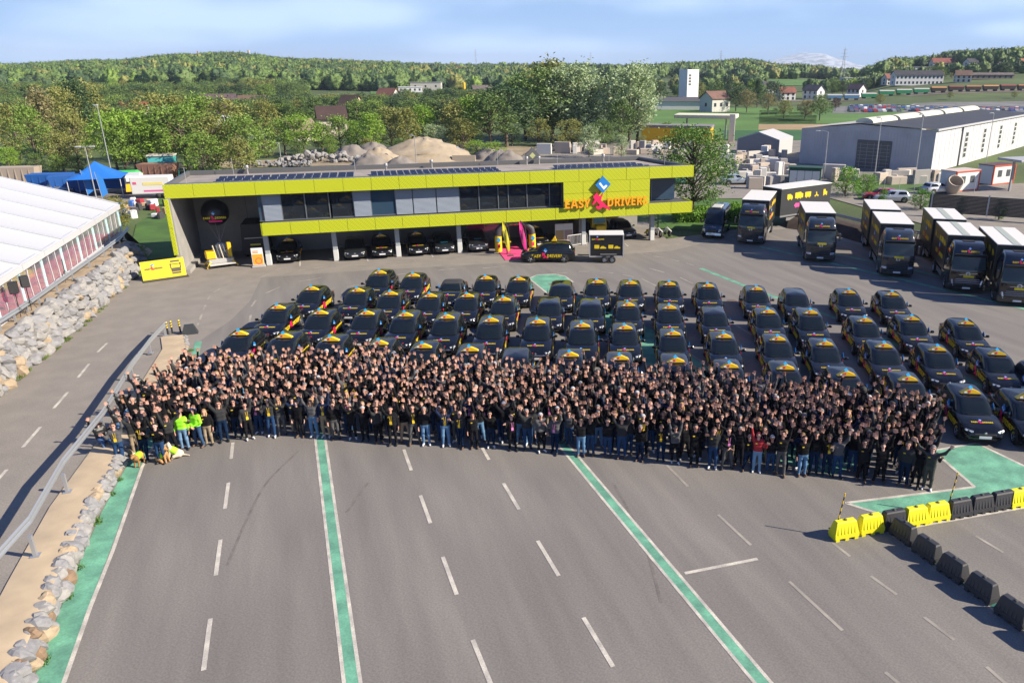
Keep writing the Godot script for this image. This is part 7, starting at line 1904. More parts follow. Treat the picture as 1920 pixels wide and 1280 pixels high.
	for x in [0.7, 1.3]: part(wt, "wheel", MB.new().lathe([Vector2(0, 0.15), Vector2(0.3, 0.15), Vector2(0.3, -0.1)], Transform3D(Basis(Vector3.RIGHT, PI / 2), Vector3(x, 0.33, 0.0)), 14).mesh(), M(0.03, 0.03, 0.03))
	var gb := thing("flatbed", "white and green flatbed truck behind the blue tent", "truck", Vector3(-64.97, 0, -102.93), 0.3)
	part(gb, "bed", cbx(Vector3(5.5, 1.0, 2.2), 0.05, Vector3(0, 1.3, 0)), M(0.6, 0.62, 0.6))
	part(gb, "tarpaulin", MB.new().hull8(Vector3(0, 2.0, 0), Vector3(5.5, 0.5, 2.2), Vector3(4.6, 0.5, 1.2)).mesh(), M(0.04, 0.42, 0.09, 0.7))
	for k in 46:
		var p := Vector3(-51.24, 0, -85.36) + Vector3(rnd(-4.5, 4.5), 0, rnd(-5.0, 5.0))
		var cc: Array = [[M(0.6, 0.6, 0.62), "white"], [M(0.3, 0.03, 0.04), "red"], [M(0.03, 0.12, 0.4), "blue"], [M(0.05, 0.05, 0.05), "black"], [M(0.45, 0.33, 0.2), "brown"]][k % 5]
		tag(part(self, "flea_market_item", cbx(Vector3(rnd(0.3, 1.1), rnd(0.3, 1.0), rnd(0.3, 0.8)), 0.06, Vector3(0, 0.3, 0)), cc[0], p, Basis(Vector3.UP, rnd(0, 3))), "small %s flea market item laid out beside the round bush" % cc[1], "goods", cc[1] + " flea market goods")
	for q in [Vector3(-64.08, 0, -94.81), Vector3(-61.02, 0, -92.77)]:
		var t := thing("feather_flag", "blue feather flag leaning beside the lamp post at the market", "flag", q, 0.6, "blue flags at the market")
		part(t, "cloth", MB.new().prism(PackedVector2Array([Vector2(0, 0.3), Vector2(0.7, 0.8), Vector2(0.5, 2.6), Vector2(-0.2, 3.4), Vector2(-0.1, 1.5)]), -0.015, 0.015).mesh(), M(0.015, 0.16, 0.5, 0.6))
		part(t, "pole", MB.new().tube([Vector3.ZERO, Vector3(-0.1, 1.6, 0), Vector3(-0.25, 3.4, 0)], [0.03], 6).mesh(), M(0.3, 0.3, 0.3))
	# lamps, masts
	lamp(Vector3(-59.19, 0, -88.92), 6.6, 0.5, "two-headed grey lamp post behind the tent roof", 2)
	lamp(Vector3(-67.98, 0, -106.46), 10.4, 0.0, "tall thin pole standing in the trees behind the blue tent")
	lamp(Vector3(39.65, 0, -111.92), 8.5, 0.2, "grey floodlight pole in front of the warehouse gate")
	lamp(Vector3(45.56, 0, -111.92), 8.9, 0.2, "grey floodlight pole at the warehouse corner")
	lamp(Vector3(62.88, 0, -126.74), 8.3, 0.2, "grey floodlight pole beside the long warehouse wall")
	lamp(Vector3(32.26, 0, -111.92), 6.6, 1.2, "curved street lamp with one arm before the warehouse")
	lamp(Vector3(-53.6, 0, -128.96), 3.4, 0.0, "short lamp pole beside the grey rubble")
	lamp(Vector3(-31.25, 0, -129.71), 4.6, 0.3, "thin lamp pole in front of the biggest sand heap")
	# --- town and far things
	var yb := thing("filling_station", "yellow flat building with pale canopy behind the tall silver tree", "building", Vector3(16.5, 0, -172), -0.25)
	part(yb, "wall", bx(Vector3(15, 3.2, 6), Vector3(0, 1.6, 0)), M(0.75, 0.42, 0.01, 0.7))
	part(yb, "roof", bx(Vector3(15.4, 0.5, 6.4), Vector3(0, 3.4, 0)), M(0.2, 0.19, 0.2))
	part(yb, "canopy", cbx(Vector3(14, 0.8, 7), 0.1, Vector3(5, 5.0, -10)), M(0.6, 0.58, 0.45))
	for x in [0.5, 9.5]: part(yb, "canopy_post", bx(Vector3(0.35, 4.6, 0.35), Vector3(x, 2.3, -10)), M(0.5, 0.5, 0.5))
	part(yb, "sign_tower", bx(Vector3(1.2, 5.8, 0.5), Vector3(11.5, 2.9, -3)), M(0.6, 0.58, 0.52))
	var si := thing("silo_tower", "tall white block tower rising above the fields", "tower", Vector3(37.2, 0, -345), 0.5)
	part(si, "shaft", cbx(Vector3(6.2, 15, 6.2), 0.15, Vector3(0, 7.5, 0)), M(0.68, 0.69, 0.70, 0.7))
	for k in 4: part(si, "dark_mark", bx(Vector3(1.2, 0.8, 0.05), Vector3(-1.6, 12.6 - k * 1.2, 3.13)), M(0.12, 0.12, 0.13))
	var hall := thing("long_hall", "low dark-roofed hall with white walls below the tower", "hall", Vector3(28, 0, -318), -0.05)
	part(hall, "wall", bx(Vector3(30, 3.2, 10), Vector3(0, 1.6, 0)), M(0.58, 0.58, 0.57))
	part(hall, "roof", MB.new().hull8(Vector3(0, 3.9, 0), Vector3(31, 1.4, 11), Vector3(30, 1.4, 3)).mesh(), M(0.08, 0.08, 0.09))
	house("grey-white house with brick base right of the fields", Vector3(42.5, 0, -300), 0.6, Vector3(9, 5, 7), 2.4, Color(0.5, 0.5, 0.46), Color(0.22, 0.12, 0.09))
	house("white house with red roof beside the railway", Vector3(92.16, 0, -400), 0.2, Vector3(13, 6, 9), 4, Color(0.6, 0.6, 0.58), Color(0.25, 0.09, 0.06), 2)
	house("white twin-gabled station house with dark red gable", Vector3(107.44, 0, -405), -0.9, Vector3(14, 7, 10), 4, Color(0.6, 0.61, 0.62), Color(0.10, 0.09, 0.10), 2)
	house("white house with dark red gable right of the station house", Vector3(133.92, 0, -420), -0.9, Vector3(12, 6.5, 10), 4, Color(0.6, 0.6, 0.6), Color(0.12, 0.08, 0.09), 2)
	house("white three storey block on the slope above the railway", Vector3(162.62, 0, -520), 0.15, Vector3(24, 11, 12), 1, Color(0.66, 0.67, 0.68), Color(0.4, 0.4, 0.4), 3, 8, true)
	house("white stepped block right of the three storey block", Vector3(169.15, 0, -500), 0.1, Vector3(22, 8, 10), 1, Color(0.64, 0.65, 0.66), Color(0.45, 0.45, 0.45), 2, 6, true)
	house("long white school-like building with dark roof", Vector3(176.56, 0, -450), 0.05, Vector3(44, 9, 12), 3.5, Color(0.62, 0.62, 0.62), Color(0.05, 0.05, 0.06), 2, 12)
	house("long row of white terraced houses on the slope", Vector3(222.3, 0, -540), 0.05, Vector3(74, 6, 9), 1, Color(0.64, 0.64, 0.64), Color(0.35, 0.35, 0.36), 2, 14, true)
	house("red-roofed long farmhouse on the wooded slope", Vector3(254.78, 0, -600), 0.1, Vector3(34, 6, 11), 5, Color(0.5, 0.48, 0.44), Color(0.27, 0.08, 0.06), 1, 6)
	house("dark-roofed house below the wooded slope", Vector3(256.69, 0, -560), 0.3, Vector3(16, 6, 10), 4, Color(0.58, 0.57, 0.55), Color(0.05, 0.05, 0.055), 2)
	house("house with dark roof and cream wall in the right-hand village", Vector3(237.15, 0, -500), -0.5, Vector3(12, 5.5, 9), 4, Color(0.55, 0.48, 0.36), Color(0.06, 0.06, 0.065), 2)
	house("white house with brown roof at the right edge of the village", Vector3(248.54, 0, -500), 0.4, Vector3(12, 5.5, 9), 4, Color(0.55, 0.54, 0.52), Color(0.12, 0.08, 0.06), 2)
	house("orange-roofed house at the far right of the village", Vector3(272.3, 0, -520), 0.4, Vector3(14, 5.5, 9), 4.5, Color(0.5, 0.46, 0.4), Color(0.33, 0.13, 0.06), 1)
	house("long low shed with brown roof behind the wagons", Vector3(219.7, 0, -455), 0.0, Vector3(40, 4, 9), 1.5, Color(0.2, 0.17, 0.15), Color(0.16, 0.13, 0.12), 1, 8)
	house("house with orange tiled roof behind the left tree belt", Vector3(-133.3, 0, -225), 0.15, Vector3(7, 4, 5.5), 2.4, Color(0.55, 0.5, 0.45), Color(0.36, 0.14, 0.06), 1)
	house("grey-roofed white house in the trees left of centre", Vector3(-125.76, 0, -260), 0.5, Vector3(10, 4.5, 8), 3, Color(0.6, 0.6, 0.6), Color(0.12, 0.12, 0.14), 1)
	house("house with brown hipped roof rising from the tree belt", Vector3(-65.4, 0, -190), 0.4, Vector3(6.3, 4.2, 5.5), 2.6, Color(0.52, 0.46, 0.38), Color(0.07, 0.04, 0.035), 1)
	house("second brown-roofed house behind the hipped one", Vector3(-76.11, 0, -240), -0.3, Vector3(5.5, 5, 5), 2.8, Color(0.5, 0.42, 0.32), Color(0.08, 0.05, 0.04), 1)
	house("small house with grey-brown roof low in the trees", Vector3(-67.79, 0, -175), 0.9, Vector3(6, 2.6, 5), 2.0, Color(0.5, 0.46, 0.42), Color(0.28, 0.2, 0.16), 1)
	house("farmhouse with red roof on the far green ridge", Vector3(-185.24, 0, -1000), 0.1, Vector3(26, 4, 12), 5, Color(0.4, 0.3, 0.25), Color(0.3, 0.11, 0.07), 1, 5)
	house("pale bridge-like hall with dark opening in the far valley", Vector3(-123.66, 0, -560), 0.1, Vector3(34, 8, 14), 1, Color(0.5, 0.48, 0.44), Color(0.3, 0.3, 0.3), 1, 3, true)
	house("white commercial hall far behind the central trees", Vector3(-125.36, 0, -520), 0.2, Vector3(24, 5, 10), 1, Color(0.65, 0.65, 0.66), Color(0.5, 0.5, 0.52), 1, 5, true)
	house("white low hall far right of the commercial hall", Vector3(-72.38, 0, -480), 0.1, Vector3(16, 5, 10), 1, Color(0.65, 0.66, 0.68), Color(0.5, 0.5, 0.52), 1, 5, true)
	house("orange and white block on the wooded hill", Vector3(-430.85, 0, -900), 0.2, Vector3(20, 9, 10), 3, Color(0.6, 0.58, 0.55), Color(0.35, 0.12, 0.06), 1)
	house("white house with grey-blue roof among trees left of centre", Vector3(-104, 0, -215), 0.5, Vector3(6, 4.2, 5), 2.2, Color(0.6, 0.6, 0.6), Color(0.12, 0.13, 0.16), 1)
	house("pale house with brown roof deep in the left trees", Vector3(-114.68, 0, -260), 0.2, Vector3(8, 4.5, 6), 2.6, Color(0.55, 0.52, 0.46), Color(0.2, 0.12, 0.09), 1)
	house("white house with red-brown roof near the far valley road", Vector3(-88.91, 0, -330), -0.4, Vector3(8, 5, 6), 2.8, Color(0.6, 0.58, 0.55), Color(0.24, 0.1, 0.07), 1)
	house("small white house on the edge of the far valley", Vector3(-57.47, 0, -380), 0.4, Vector3(9, 5, 7), 3.0, Color(0.6, 0.6, 0.6), Color(0.16, 0.15, 0.15), 1)
	house("cream house behind the fields beside the tower", Vector3(71.89, 0, -420), -0.3, Vector3(12, 6, 9), 4.0, Color(0.55, 0.5, 0.42), Color(0.14, 0.1, 0.09), 2)
	house("white house with dark roof left of the railway", Vector3(97.67, 0, -470), 0.4, Vector3(13, 7, 9), 4.0, Color(0.6, 0.6, 0.6), Color(0.1, 0.09, 0.09), 2)
	house("red-roofed white house among the village trees", Vector3(168.57, 0, -470), 0.3, Vector3(12, 6, 9), 4.0, Color(0.58, 0.56, 0.54), Color(0.26, 0.1, 0.07), 2)
	house("brown-roofed house above the train on the slope", Vector3(197.78, 0, -440), -0.2, Vector3(13, 6, 9), 4.0, Color(0.56, 0.54, 0.5), Color(0.18, 0.11, 0.08), 2)
	var ys := thing("yellow_silo", "slim yellow silo in the far valley", "silo", Vector3(-83.32, 0, -480) + Vector3(0, 1, 0))
	part(ys, "shaft", MB.new().lathe([Vector2(0.9, 0), Vector2(0.9, 6.5), Vector2(0, 7)], Transform3D(), 12).mesh(), M(0.65, 0.4, 0.02))
	# masts and pylons
	for q in [[Vector3(-450.05, 0, -900), 15.0, "red and white banded transmitter mast on the wooded hill", 0], [Vector3(-393.64, 0, -900), 14.0, "slim mast with a top box on the wooded hill", 1], [Vector3(-204.18, 0, -1300), 36.0, "lattice power pylon far behind the green ridge", 2], [Vector3(-19.03, 0, -1300), 33.0, "lattice power pylon far behind the silver trees", 2], [Vector3(175.76, 0, -1200), 29.0, "lattice power pylon on the dark wooded ridge", 2], [Vector3(209.45, 0, -700), 28.0, "lattice radio mast in front of the snowy mountain", 2]]:
		var t := thing("mast", q[2], "mast", q[0] + Vector3(0, hill(q[0].x, q[0].z), 0))
		var h: float = q[1]
		if q[3] == 2:
			for e in 4: part(t, "leg", MB.new().tube([Vector3(-1.8 if e % 2 else 1.8, 0, -1.8 if e < 2 else 1.8), Vector3(0, h, 0)], [0.16, 0.1], 4).mesh(), M(0.35, 0.36, 0.38))
			for k in 3: part(t, "cross_arm", bx(Vector3(7 - k * 1.5, 0.2, 0.2), Vector3(0, h * (0.72 + 0.1 * k), 0)), M(0.35, 0.36, 0.38))
			for k in 7: part(t, "brace", bx(Vector3(3.6 * (1.0 - k / 8.0), 0.12, 0.12), Vector3(0, h * k / 8.0, 0)), M(0.35, 0.36, 0.38))
		else:
			part(t, "shaft", MB.new().tube([Vector3.ZERO, Vector3(0, h, 0)], [0.9, 0.5], 8).mesh(), M(0.6, 0.58, 0.55))
			if q[3] == 0:
				for k in 3: part(t, "red_band", MB.new().lathe([Vector2(0.85 - k * 0.1, 0), Vector2(0.8 - k * 0.1, 2)], Transform3D(), 8).mesh(), M(0.5, 0.08, 0.05), Vector3(0, h * (0.45 + 0.2 * k), 0))
			else: part(t, "top_box", bx(Vector3(2.0, 2.6, 2.0), Vector3(0, h, 0)), M(0.55, 0.45, 0.3))
	# freight train
	var body := MB.new().hull8(Vector3(0, 1.5, 0), Vector3(6.6, 1.5, 1.7), Vector3(7.4, 1.5, 2.0)).mesh()
	var cover := MB.new().hull8(Vector3(0, 2.5, 0), Vector3(7.4, 0.5, 2.0), Vector3(7.0, 0.5, 1.1)).mesh()
	for i in 24:
		var x := 112.0 + i * 8.3
		var at := Vector3(x, 0.3, -384.0)
		at.y = hill(at.x, at.z) + 0.3
		var c: Array = [M(0.1, 0.25, 0.42), "blue"] if i < 2 else ([M(0.03, 0.28, 0.12), "green"] if i < 6 else [[M(0.45, 0.22, 0.08), "orange"], [M(0.22, 0.05, 0.04), "dark red"], [M(0.34, 0.14, 0.06), "rust"]][i % 3])
		var t := thing("freight_wagon", "%s covered freight wagon standing in the long train" % c[1], "wagon", at, 0, c[1] + " wagons of the train")
		part(t, "tub", body, M(0.06, 0.045, 0.04) if i >= 6 else c[0])
		part(t, "cover", cover, c[0] if i >= 6 else M(0.4, 0.4, 0.38))
		for e in [-1, 1]: part(t, "bogie", bx(Vector3(1.6, 0.7, 1.2), Vector3(e * 2.4, 0.4, 0)), M(0.03, 0.03, 0.03))
	# far car park
	var small := MB.new().hull8(Vector3(0, 0.55, 0), Vector3(1.8, 0.6, 4.2), Vector3(1.7, 0.6, 4.0)).hull8(Vector3(0, 1.15, -0.2), Vector3(1.65, 0.6, 2.6), Vector3(1.35, 0.6, 1.6)).mesh()
	for i in 225:
		var r := i / 45
		var z := -293.0 - r * 9.0
		var x := (92.0 + (i % 45) * 1.75) * -z / 293.0 + rnd(-0.15, 0.15)
		var c: Array = [[M(0.62, 0.63, 0.65, 0.3, 0, 1), "white"], [M(0.02, 0.02, 0.025, 0.3, 0, 1), "black"], [M(0.3, 0.31, 0.33, 0.3, 0.3, 1), "silver"], [M(0.03, 0.08, 0.25, 0.3, 0, 1), "blue"], [M(0.3, 0.02, 0.02, 0.3, 0, 1), "red"], [M(0.1, 0.1, 0.11, 0.3, 0, 1), "grey"]][rng.randi() % 6]
		if rng.randf() < 0.12: continue
		tag(part(self, "far_car", small, c[0], Vector3(x, 0.1, z), Basis(Vector3.UP, rnd(-0.05, 0.05)).scaled(Vector3(0.85, 0.85, 0.85))), "tiny %s car in the far car park below the railway" % c[1], "car", c[1] + " cars in the far car park")

func tent_roof(r: float, y: float, top: float) -> ArrayMesh:
	var rows := []
	for i in 9:
		var k := i / 8.0
		var row := PackedVector3Array()
		for j in 24:
			var a := -TAU * j / 24.0
			var m := maxf(absf(cos(a)), absf(sin(a)))
			var q := Vector3(cos(a) / m, 0, sin(a) / m) * r * (1.0 - k)
			row.append(q + Vector3.UP * (y + (top - y) * pow(k, 1.35)))
		rows.append(row)
	return MB.new().grid(rows, true).mesh()

func leaf_mat(c: Color) -> StandardMaterial3D:
	var key := "leaf%.3f%.3f%.3f" % [c.r, c.g, c.b]
	if not mats.has(key):
		var m := StandardMaterial3D.new()
		m.albedo_color = lin(c.r, c.g, c.b)
		m.roughness = 0.65
		m.backlight_enabled = true
		m.backlight = lin(c.r * 0.5, c.g * 0.55, c.b * 0.3)
		mats[key] = m
	return mats[key]

func leaf(mb: MB, g: RandomNumberGenerator, p: Vector3, s: float) -> void:
	var d := Vector3(g.randf_range(-1, 1), g.randf_range(-0.7, 0.7), g.randf_range(-1, 1)).normalized()
	var e := d.cross(Vector3(g.randf_range(-1, 1), g.randf_range(-1, 1), g.randf_range(-1, 1))).normalized()
	d *= s * g.randf_range(0.6, 1.1)
	e *= s * g.randf_range(0.3, 0.5)
	mb.tri(p - d, p + e, p + d)
	mb.tri(p - d, p + d, p - e)

func leafy_box(s: Vector3, count: int, size: float, sd: int) -> ArrayMesh:
	var g := RandomNumberGenerator.new()
	g.seed = sd
	var f := FastNoiseLite.new()
	f.seed = sd; f.frequency = 0.5
	var mb := MB.new()
	for i in count:
		var p := Vector3(g.randf_range(-0.5, 0.5) * s.x, 0, g.randf_range(-0.5, 0.5) * s.z)
		var top := s.y * (0.75 + 0.45 * f.get_noise_2d(p.x, p.z))
		p.y = top * (1.0 - pow(g.randf(), 2.0))
		leaf(mb, g, p, size)
	return mb.mesh()

# crown of leaf clumps, 1 m tall and about 1 m wide over its trunk; shape: round, tall, cone, wild
func crown(sd: int, shape: String, clumps: int, leaves: int, size: float) -> Array:
	var g := RandomNumberGenerator.new()
	g.seed = sd
	var mb := MB.new()
	var tr := MB.new()
	var base := 0.28 if shape == "round" else (0.12 if shape == "cone" else 0.18)
	tr.tube([Vector3(0, -0.03, 0), Vector3(g.randf_range(-0.02, 0.02), 0.3, 0), Vector3(g.randf_range(-0.03, 0.03), 0.8, g.randf_range(-0.03, 0.03))], [0.026, 0.018, 0.005], 7)
	for i in clumps:
		var t := pow(g.randf(), 0.8)
		var y := lerpf(base, 1.0, t)
		var w := 0.5
		match shape:
			"round": w = 0.46 * sqrt(maxf(0.02, 1.0 - pow((y - 0.62) / 0.4, 2.0)))
			"tall": w = 0.27 * sqrt(maxf(0.02, 1.0 - pow((y - 0.56) / 0.46, 2.0)))
			"cone": w = 0.30 * (1.0 - t) + 0.02
			"wild": w = 0.40 * sqrt(maxf(0.02, 1.0 - pow((y - 0.58) / 0.45, 2.0))) * g.randf_range(0.6, 1.25)
		var a := g.randf() * TAU
		var d := w * pow(g.randf(), 0.45)
		var c := Vector3(cos(a) * d, y, sin(a) * d)
		if i % 4 == 0: tr.tube([Vector3(0, maxf(base * 0.8, y - 0.22), 0), c.lerp(Vector3(0, y - 0.1, 0), 0.45), c], [0.009, 0.006, 0.002], 4, false)
		var r := g.randf_range(0.05, 0.11)
		for k in leaves:
			var o := Vector3(g.randfn(), g.randfn() * 0.75, g.randfn()) * r * 0.6
			leaf(mb, g, c + o, size * g.randf_range(0.7, 1.2))
	return [tr.mesh(), mb.mesh()]

# a far tree: lumpy crown body broken up by leaf clumps
func far_crown(sd: int) -> ArrayMesh:
	var g := RandomNumberGenerator.new()
	g.seed = sd
	var f := FastNoiseLite.new()
	f.seed = sd; f.frequency = 1.3; f.fractal_octaves = 3
	var mb := MB.new()
	var rows := []
	for i in 13:
		var row := PackedVector3Array()
		for j in 20:
			var a := PI * (1.0 - i / 12.0)
			var b := -TAU * j / 20.0
			var p := Vector3(sin(a) * cos(b), cos(a), sin(a) * sin(b))
			var k := 0.78 + f.get_noise_3dv(p * 1.3) * 0.75
			row.append(Vector3(p.x * 0.42 * k, 0.58 + p.y * 0.42 * k, p.z * 0.42 * k))
		rows.append(row)
	mb.grid(rows, true)
	for i in 700:
		var p := Vector3(g.randfn(), g.randfn(), g.randfn()).normalized()
		var k := 0.80 + f.get_noise_3dv(p * 1.3) * 0.75 + g.randf_range(-0.1, 0.16)
		leaf(mb, g, Vector3(p.x * 0.42 * k, 0.58 + p.y * 0.42 * k, p.z * 0.42 * k), 0.036)
	return mb.mesh()

var crowns := {}

func tree(kind: String, label: String, at: Vector3, h: float, wide: float, c: Color, group := "") -> void:
	var t := thing({"round": "broadleaf_tree", "tall": "slender_tree", "cone": "conifer_tree", "wild": "loose_tree"}[kind], label, "tree", at, rnd(0, TAU), group)
	var set: Array = crowns[kind]
	var m: Array = set[rng.randi() % set.size()]
	t.scale = Vector3(h * wide, h, h * wide)
	part(t, "trunk", m[0], M(0.12, 0.095, 0.07, 0.9))
	part(t, "crown", m[1], leaf_mat(c))

func build_trees() -> void:
	for k in [["round", 4], ["tall", 3], ["wild", 4], ["cone", 2]]:
		crowns[k[0]] = []
		for i in k[1]: crowns[k[0]].append(crown(100 + i * 7 + hash(k[0]) % 50, k[0], 95, 34, 0.026))
	var bright := Color(0.175, 0.29, 0.028)
	var fresh := Color(0.15, 0.235, 0.035)
	var mid := Color(0.095, 0.155, 0.035)
	var dark := Color(0.04, 0.08, 0.025)
	var olive := Color(0.19, 0.20, 0.05)
	var bud := Color(0.20, 0.175, 0.075)
	var silver := Color(0.27, 0.34, 0.19)
	var nm := {bright: "bright green", fresh: "fresh green", mid: "mid green", dark: "dark green", olive: "olive green", bud: "brownish budding", silver: "silvery green"}
	# the round tree at the building's end, with finer leaves
	var big := thing("broadleaf_tree", "round green tree with a forked trunk standing at the building's right end", "tree", Vector3(9.41, 0, -79.59))
	var bc := crown(555, "round", 230, 42, 0.017)
	big.scale = Vector3(9.6, 9.2, 9.6)
	part(big, "trunk", bc[0], M(0.11, 0.085, 0.06, 0.9))
	part(big, "crown", bc[1], leaf_mat(Color(0.085, 0.165, 0.02)))
	# named trees of the belt: bearing, distance, top (picture row), width, kind, colour
	var belt := [
		[20, 118, 290, 1.00, "round", bright], [40, 135, 210, 0.80, "wild", olive], [95, 140, 185, 0.80, "tall", bud], [70, 128, 215, 0.90, "wild", fresh], [130, 145, 180, 0.85, "wild", olive], [165, 150, 165, 0.80, "tall", dark], [182, 155, 172, 0.90, "tall", olive], [150, 125, 225, 0.90, "wild", olive], [120, 120, 260, 1.00, "wild", olive], [30, 122, 320, 1.20, "wild", mid], [70, 118, 325, 1.20, "wild", mid], [110, 116, 330, 1.20, "wild", fresh], [150, 116, 320, 1.20, "wild", mid],
		[222, 118, 225, 0.95, "round", bright], [258, 116, 222, 1.00, "round", bright], [238, 114, 255, 1.00, "round", fresh], [290, 118, 235, 1.00, "wild", fresh], [322, 120, 215, 1.00, "round", mid], [352, 118, 212, 1.10, "round", fresh], [300, 135, 190, 0.90, "wild", olive], [345, 140, 195, 0.90, "wild", olive], [390, 128, 195, 1.00, "wild", fresh], [410, 118, 235, 1.10, "wild", olive], [385, 112, 265, 1.20, "wild", fresh], [440, 122, 205, 1.00, "wild", olive], [470, 116, 232, 1.00, "round", fresh], [455, 110, 275, 1.10, "wild", olive], [505, 157, 190, 1.04, "tall", olive], [535, 144, 225, 1.30, "round", fresh], [572, 144, 215, 1.30, "round", bright], [500, 140, 276, 1.56, "wild", olive], [560, 140, 271, 1.56, "wild", mid],
		[605, 152, 235, 1.30, "wild", olive], [640, 150, 220, 1.23, "wild", fresh], [672, 154, 228, 1.30, "wild", bright], [700, 148, 215, 1.23, "tall", bright], [735, 154, 205, 1.30, "wild", olive], [765, 152, 205, 1.17, "tall", olive], [795, 156, 200, 1.23, "tall", bright], [815, 152, 235, 1.43, "wild", silver], [852, 156, 198, 1.23, "tall", olive], [885, 158, 185, 1.17, "tall", bright], [870, 150, 225, 1.30, "wild", olive], [620, 144, 281, 1.56, "wild", fresh], [690, 144, 286, 1.56, "wild", olive], [750, 144, 281, 1.56, "wild", mid],
		[920, 154, 180, 1.30, "round", mid], [950, 160, 165, 1.43, "round", dark], [985, 178, 150, 1.21, "round", mid], [1010, 174, 130, 1.15, "wild", mid], [1035, 184, 118, 1.15, "wild", olive], [1060, 176, 130, 1.15, "wild", silver], [1085, 178, 125, 1.09, "wild", silver], [1110, 174, 155, 1.15, "wild", silver], [1140, 186, 140, 1.15, "round", dark], [1180, 170, 125, 0.92, "wild", silver], [1195, 174, 122, 0.86, "wild", silver], [1165, 166, 190, 0.92, "wild", mid], [1010, 164, 225, 1.49, "wild", olive], [1070, 162, 225, 1.49, "wild", olive], [1130, 162, 228, 1.38, "wild", mid], [960, 162, 240, 1.49, "wild", dark],
		[895, 140, 268, 1.56, "round", bright], [928, 139, 268, 1.56, "round", bright], [1105, 140, 238, 1.03, "wild", silver], [1165, 140, 255, 1.03, "wild", silver], [1205, 152, 262, 1.03, "wild", olive], [1050, 151, 265, 1.26, "wild", olive], [1250, 174, 232, 1.49, "wild", mid],
		[1400, 290, 172, 1.10, "round", bud], [1440, 280, 178, 1.00, "round", bud], [1470, 255, 190, 1.20, "round", olive], [1510, 250, 190, 1.20, "round", bud], [1537, 245, 180, 1.10, "round", mid], [1380, 300, 165, 1.10, "round", dark], [1650, 330, 178, 1.10, "round", olive], [1566, 300, 185, 1.00, "round", Color(0.05, 0.02, 0.025)], [1780, 350, 180, 1.20, "round", olive], [1900, 350, 178, 1.20, "round", olive], [1235, 330, 155, 1.00, "round", dark], [1420, 330, 150, 1.00, "cone", dark], [1515, 410, 150, 1.00, "cone", dark], [1560, 440, 150, 1.10, "round", mid], [1580, 440, 152, 1.00, "round", dark], [1780, 470, 150, 1.20, "round", bud], [1890, 640, 128, 1.00, "cone", dark]]
	nm[Color(0.05, 0.02, 0.025)] = "purple-leaved"
	var kinds := {"round": "round-crowned tree", "tall": "slender tree", "wild": "loose feathery tree", "cone": "conifer"}
	for q in belt:
		var z: float = -q[1]
		var x: float = (q[0] - 1130.0) / 1420.0 * (q[1] * 0.941 + 5.07)
		var y0 := hill(x, z)
		var lift: float = 14.0 if q[1] < 215 and q[0] < 500 else 2.0
		var dy: float = -(q[2] - lift - 640.0) / 1420.0
		var top: float = 15.0 + z / (-0.9411 - dy * 0.338) * (dy * 0.9411 - 0.338)
		var where := "the tree belt behind the school" if q[1] < 215 else "the fields before the village"
		tree(q[4], "%s %s in %s" % [nm[q[5]], kinds[q[4]], where], Vector3(x, y0 - 0.1, z), maxf(3.0, top - y0), q[3], q[5], "%s %ss of %s" % [nm[q[5]], kinds[q[4]], where])
	# shrubs near by
	for q in [[Vector3(-49.06, 0, -76.13), 2.9, 3.0, "round yellow-green bush at the tent's far corner", Color(0.17, 0.16, 0.02)], [Vector3(30.47, 0, -95.65), 3.4, 4.6, "big fresh green bush beside the locker hut", Color(0.12, 0.25, 0.02)], [Vector3(33.43, 0, -96.51), 2.6, 3.2, "smaller green bush right of the big bush", Color(0.13, 0.25, 0.03)], [Vector3(36.2, 0, -86.4), 2.2, 3.2, "round green shrub beside the side road", Color(0.08, 0.2, 0.02)], [Vector3(32.94, 0, -89.29), 1.8, 1.2, "small green shrub in front of the red car", Color(0.08, 0.2, 0.02)], [Vector3(38.83, 0, -82.06), 2.0, 1.2, "thin green shrub before the dark screen wall", Color(0.07, 0.16, 0.02)], [Vector3(41.94, 0, -79.89), 2.0, 1.8, "leafy shrub at the right part of the dark screen", Color(0.07, 0.16, 0.02)], [Vector3(-38.43, 0, -61.41), 1.4, 1.6, "low green shrub behind the yellow banner board", Color(0.09, 0.2, 0.02)]]:
		var t := thing("bush", q[3], "bush", q[0])
		var m: Array = crowns["round"][rng.randi() % 4]
		t.scale = Vector3(q[2], q[1] * 1.3, q[2])
		t.position.y -= q[1] * 0.28
		part(t, "crown", m[1], leaf_mat(q[4]))
		part(t, "stem", m[0], M(0.12, 0.09, 0.06, 0.9))
	# far woods: one mass on the hills and in the valley
	var far := []
	for i in 4: far.append(far_crown(700 + i))
	for k in [["round", 0], ["round", 1], ["wild", 0], ["wild", 1]]: far.append(crowns[k[0]][k[1]][1])
	var f := FastNoiseLite.new()
	f.seed = 3; f.frequency = 0.006
	var pts := [[], [], [], [], [], [], [], []]
	var cols := [[], [], [], [], [], [], [], []]
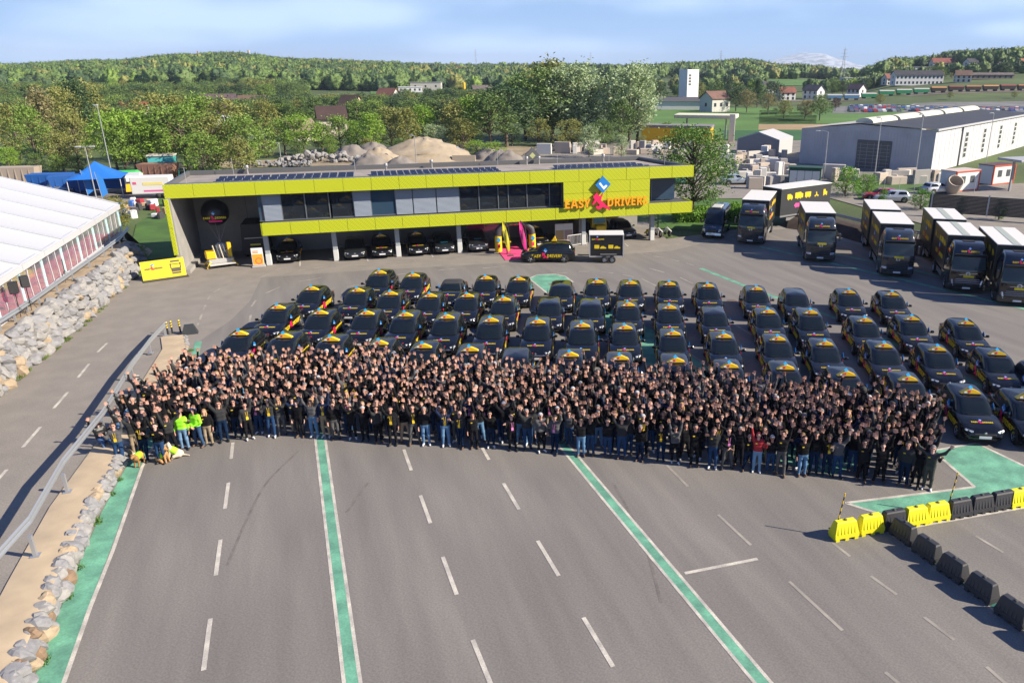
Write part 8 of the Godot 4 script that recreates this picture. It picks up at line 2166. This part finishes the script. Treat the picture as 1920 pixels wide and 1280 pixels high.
	var add := func(n: int, b0: float, b1: float, z0: float, z1: float, hs: float, thin: float):
		for i in n:
			var z := sqrt(lerpf(z0 * z0, z1 * z1, rng.randf()))
			var b := rnd(b0, b1)
			var x := b * z / 1509.0
			var k := f.get_noise_2d(x, -z)
			if k < thin: continue
			var h := hs * rnd(0.75, 1.25)
			var v := rng.randi() % 4 + (4 if z < 480.0 else 0)
			var w := h * rnd(0.85, 1.2)
			pts[v].append(Transform3D(Basis(Vector3.UP, rnd(0, 6)).scaled(Vector3(w, h, w)), Vector3(x, hill(x, -z) - h * 0.2, -z)))
			var c: Color = [fresh, mid, mid, dark, mid, olive, mid, dark, mid, dark][rng.randi() % 10]
			cols[v].append(c)
	add.call(3600, -1230, -380, 520, 1010, 13.0, -0.9)
	add.call(1500, -560, -130, 560, 1250, 12.0, -0.15)
	add.call(850, -1230, -560, 320, 520, 9.0, 0.0)
	add.call(800, -620, -160, 190, 420, 7.0, 0.0)
	add.call(400, -1230, -600, 160, 300, 7.5, 0.05)
	add.call(900, -130, 330, 760, 1200, 13.0, -0.3)
	add.call(260, -140, 330, 330, 760, 11.0, 0.05)
	add.call(700, 200, 420, 800, 1150, 14.0, -0.5)
	add.call(260, 320, 620, 690, 800, 12.0, -0.2)
	add.call(1100, 520, 900, 560, 760, 12.0, -0.3)
	add.call(160, 380, 900, 470, 560, 8.0, 0.0)
	add.call(420, -420, 330, 1250, 1600, 16.0, -0.6)
	var wood := Node3D.new()
	wood.name = "far_woods"
	add_child(wood)
	wood.set_meta("kind", "stuff")
	tag(wood, "mixed spring woods covering the hills and the valley in the distance", "woods")
	var wm := StandardMaterial3D.new()
	wm.vertex_color_use_as_albedo = true
	wm.roughness = 0.7
	for v in 8:
		var mm := MultiMesh.new()
		mm.transform_format = MultiMesh.TRANSFORM_3D
		mm.use_colors = true
		mm.mesh = far[v]
		mm.instance_count = pts[v].size()
		for i in pts[v].size():
			mm.set_instance_transform(i, pts[v][i])
			mm.set_instance_color(i, cols[v][i])
		var mi := MultiMeshInstance3D.new()
		mi.name = "trees"
		mi.multimesh = mm
		mi.material_override = wm
		mi.set_meta("kind", "stuff")
		wood.add_child(mi, true)
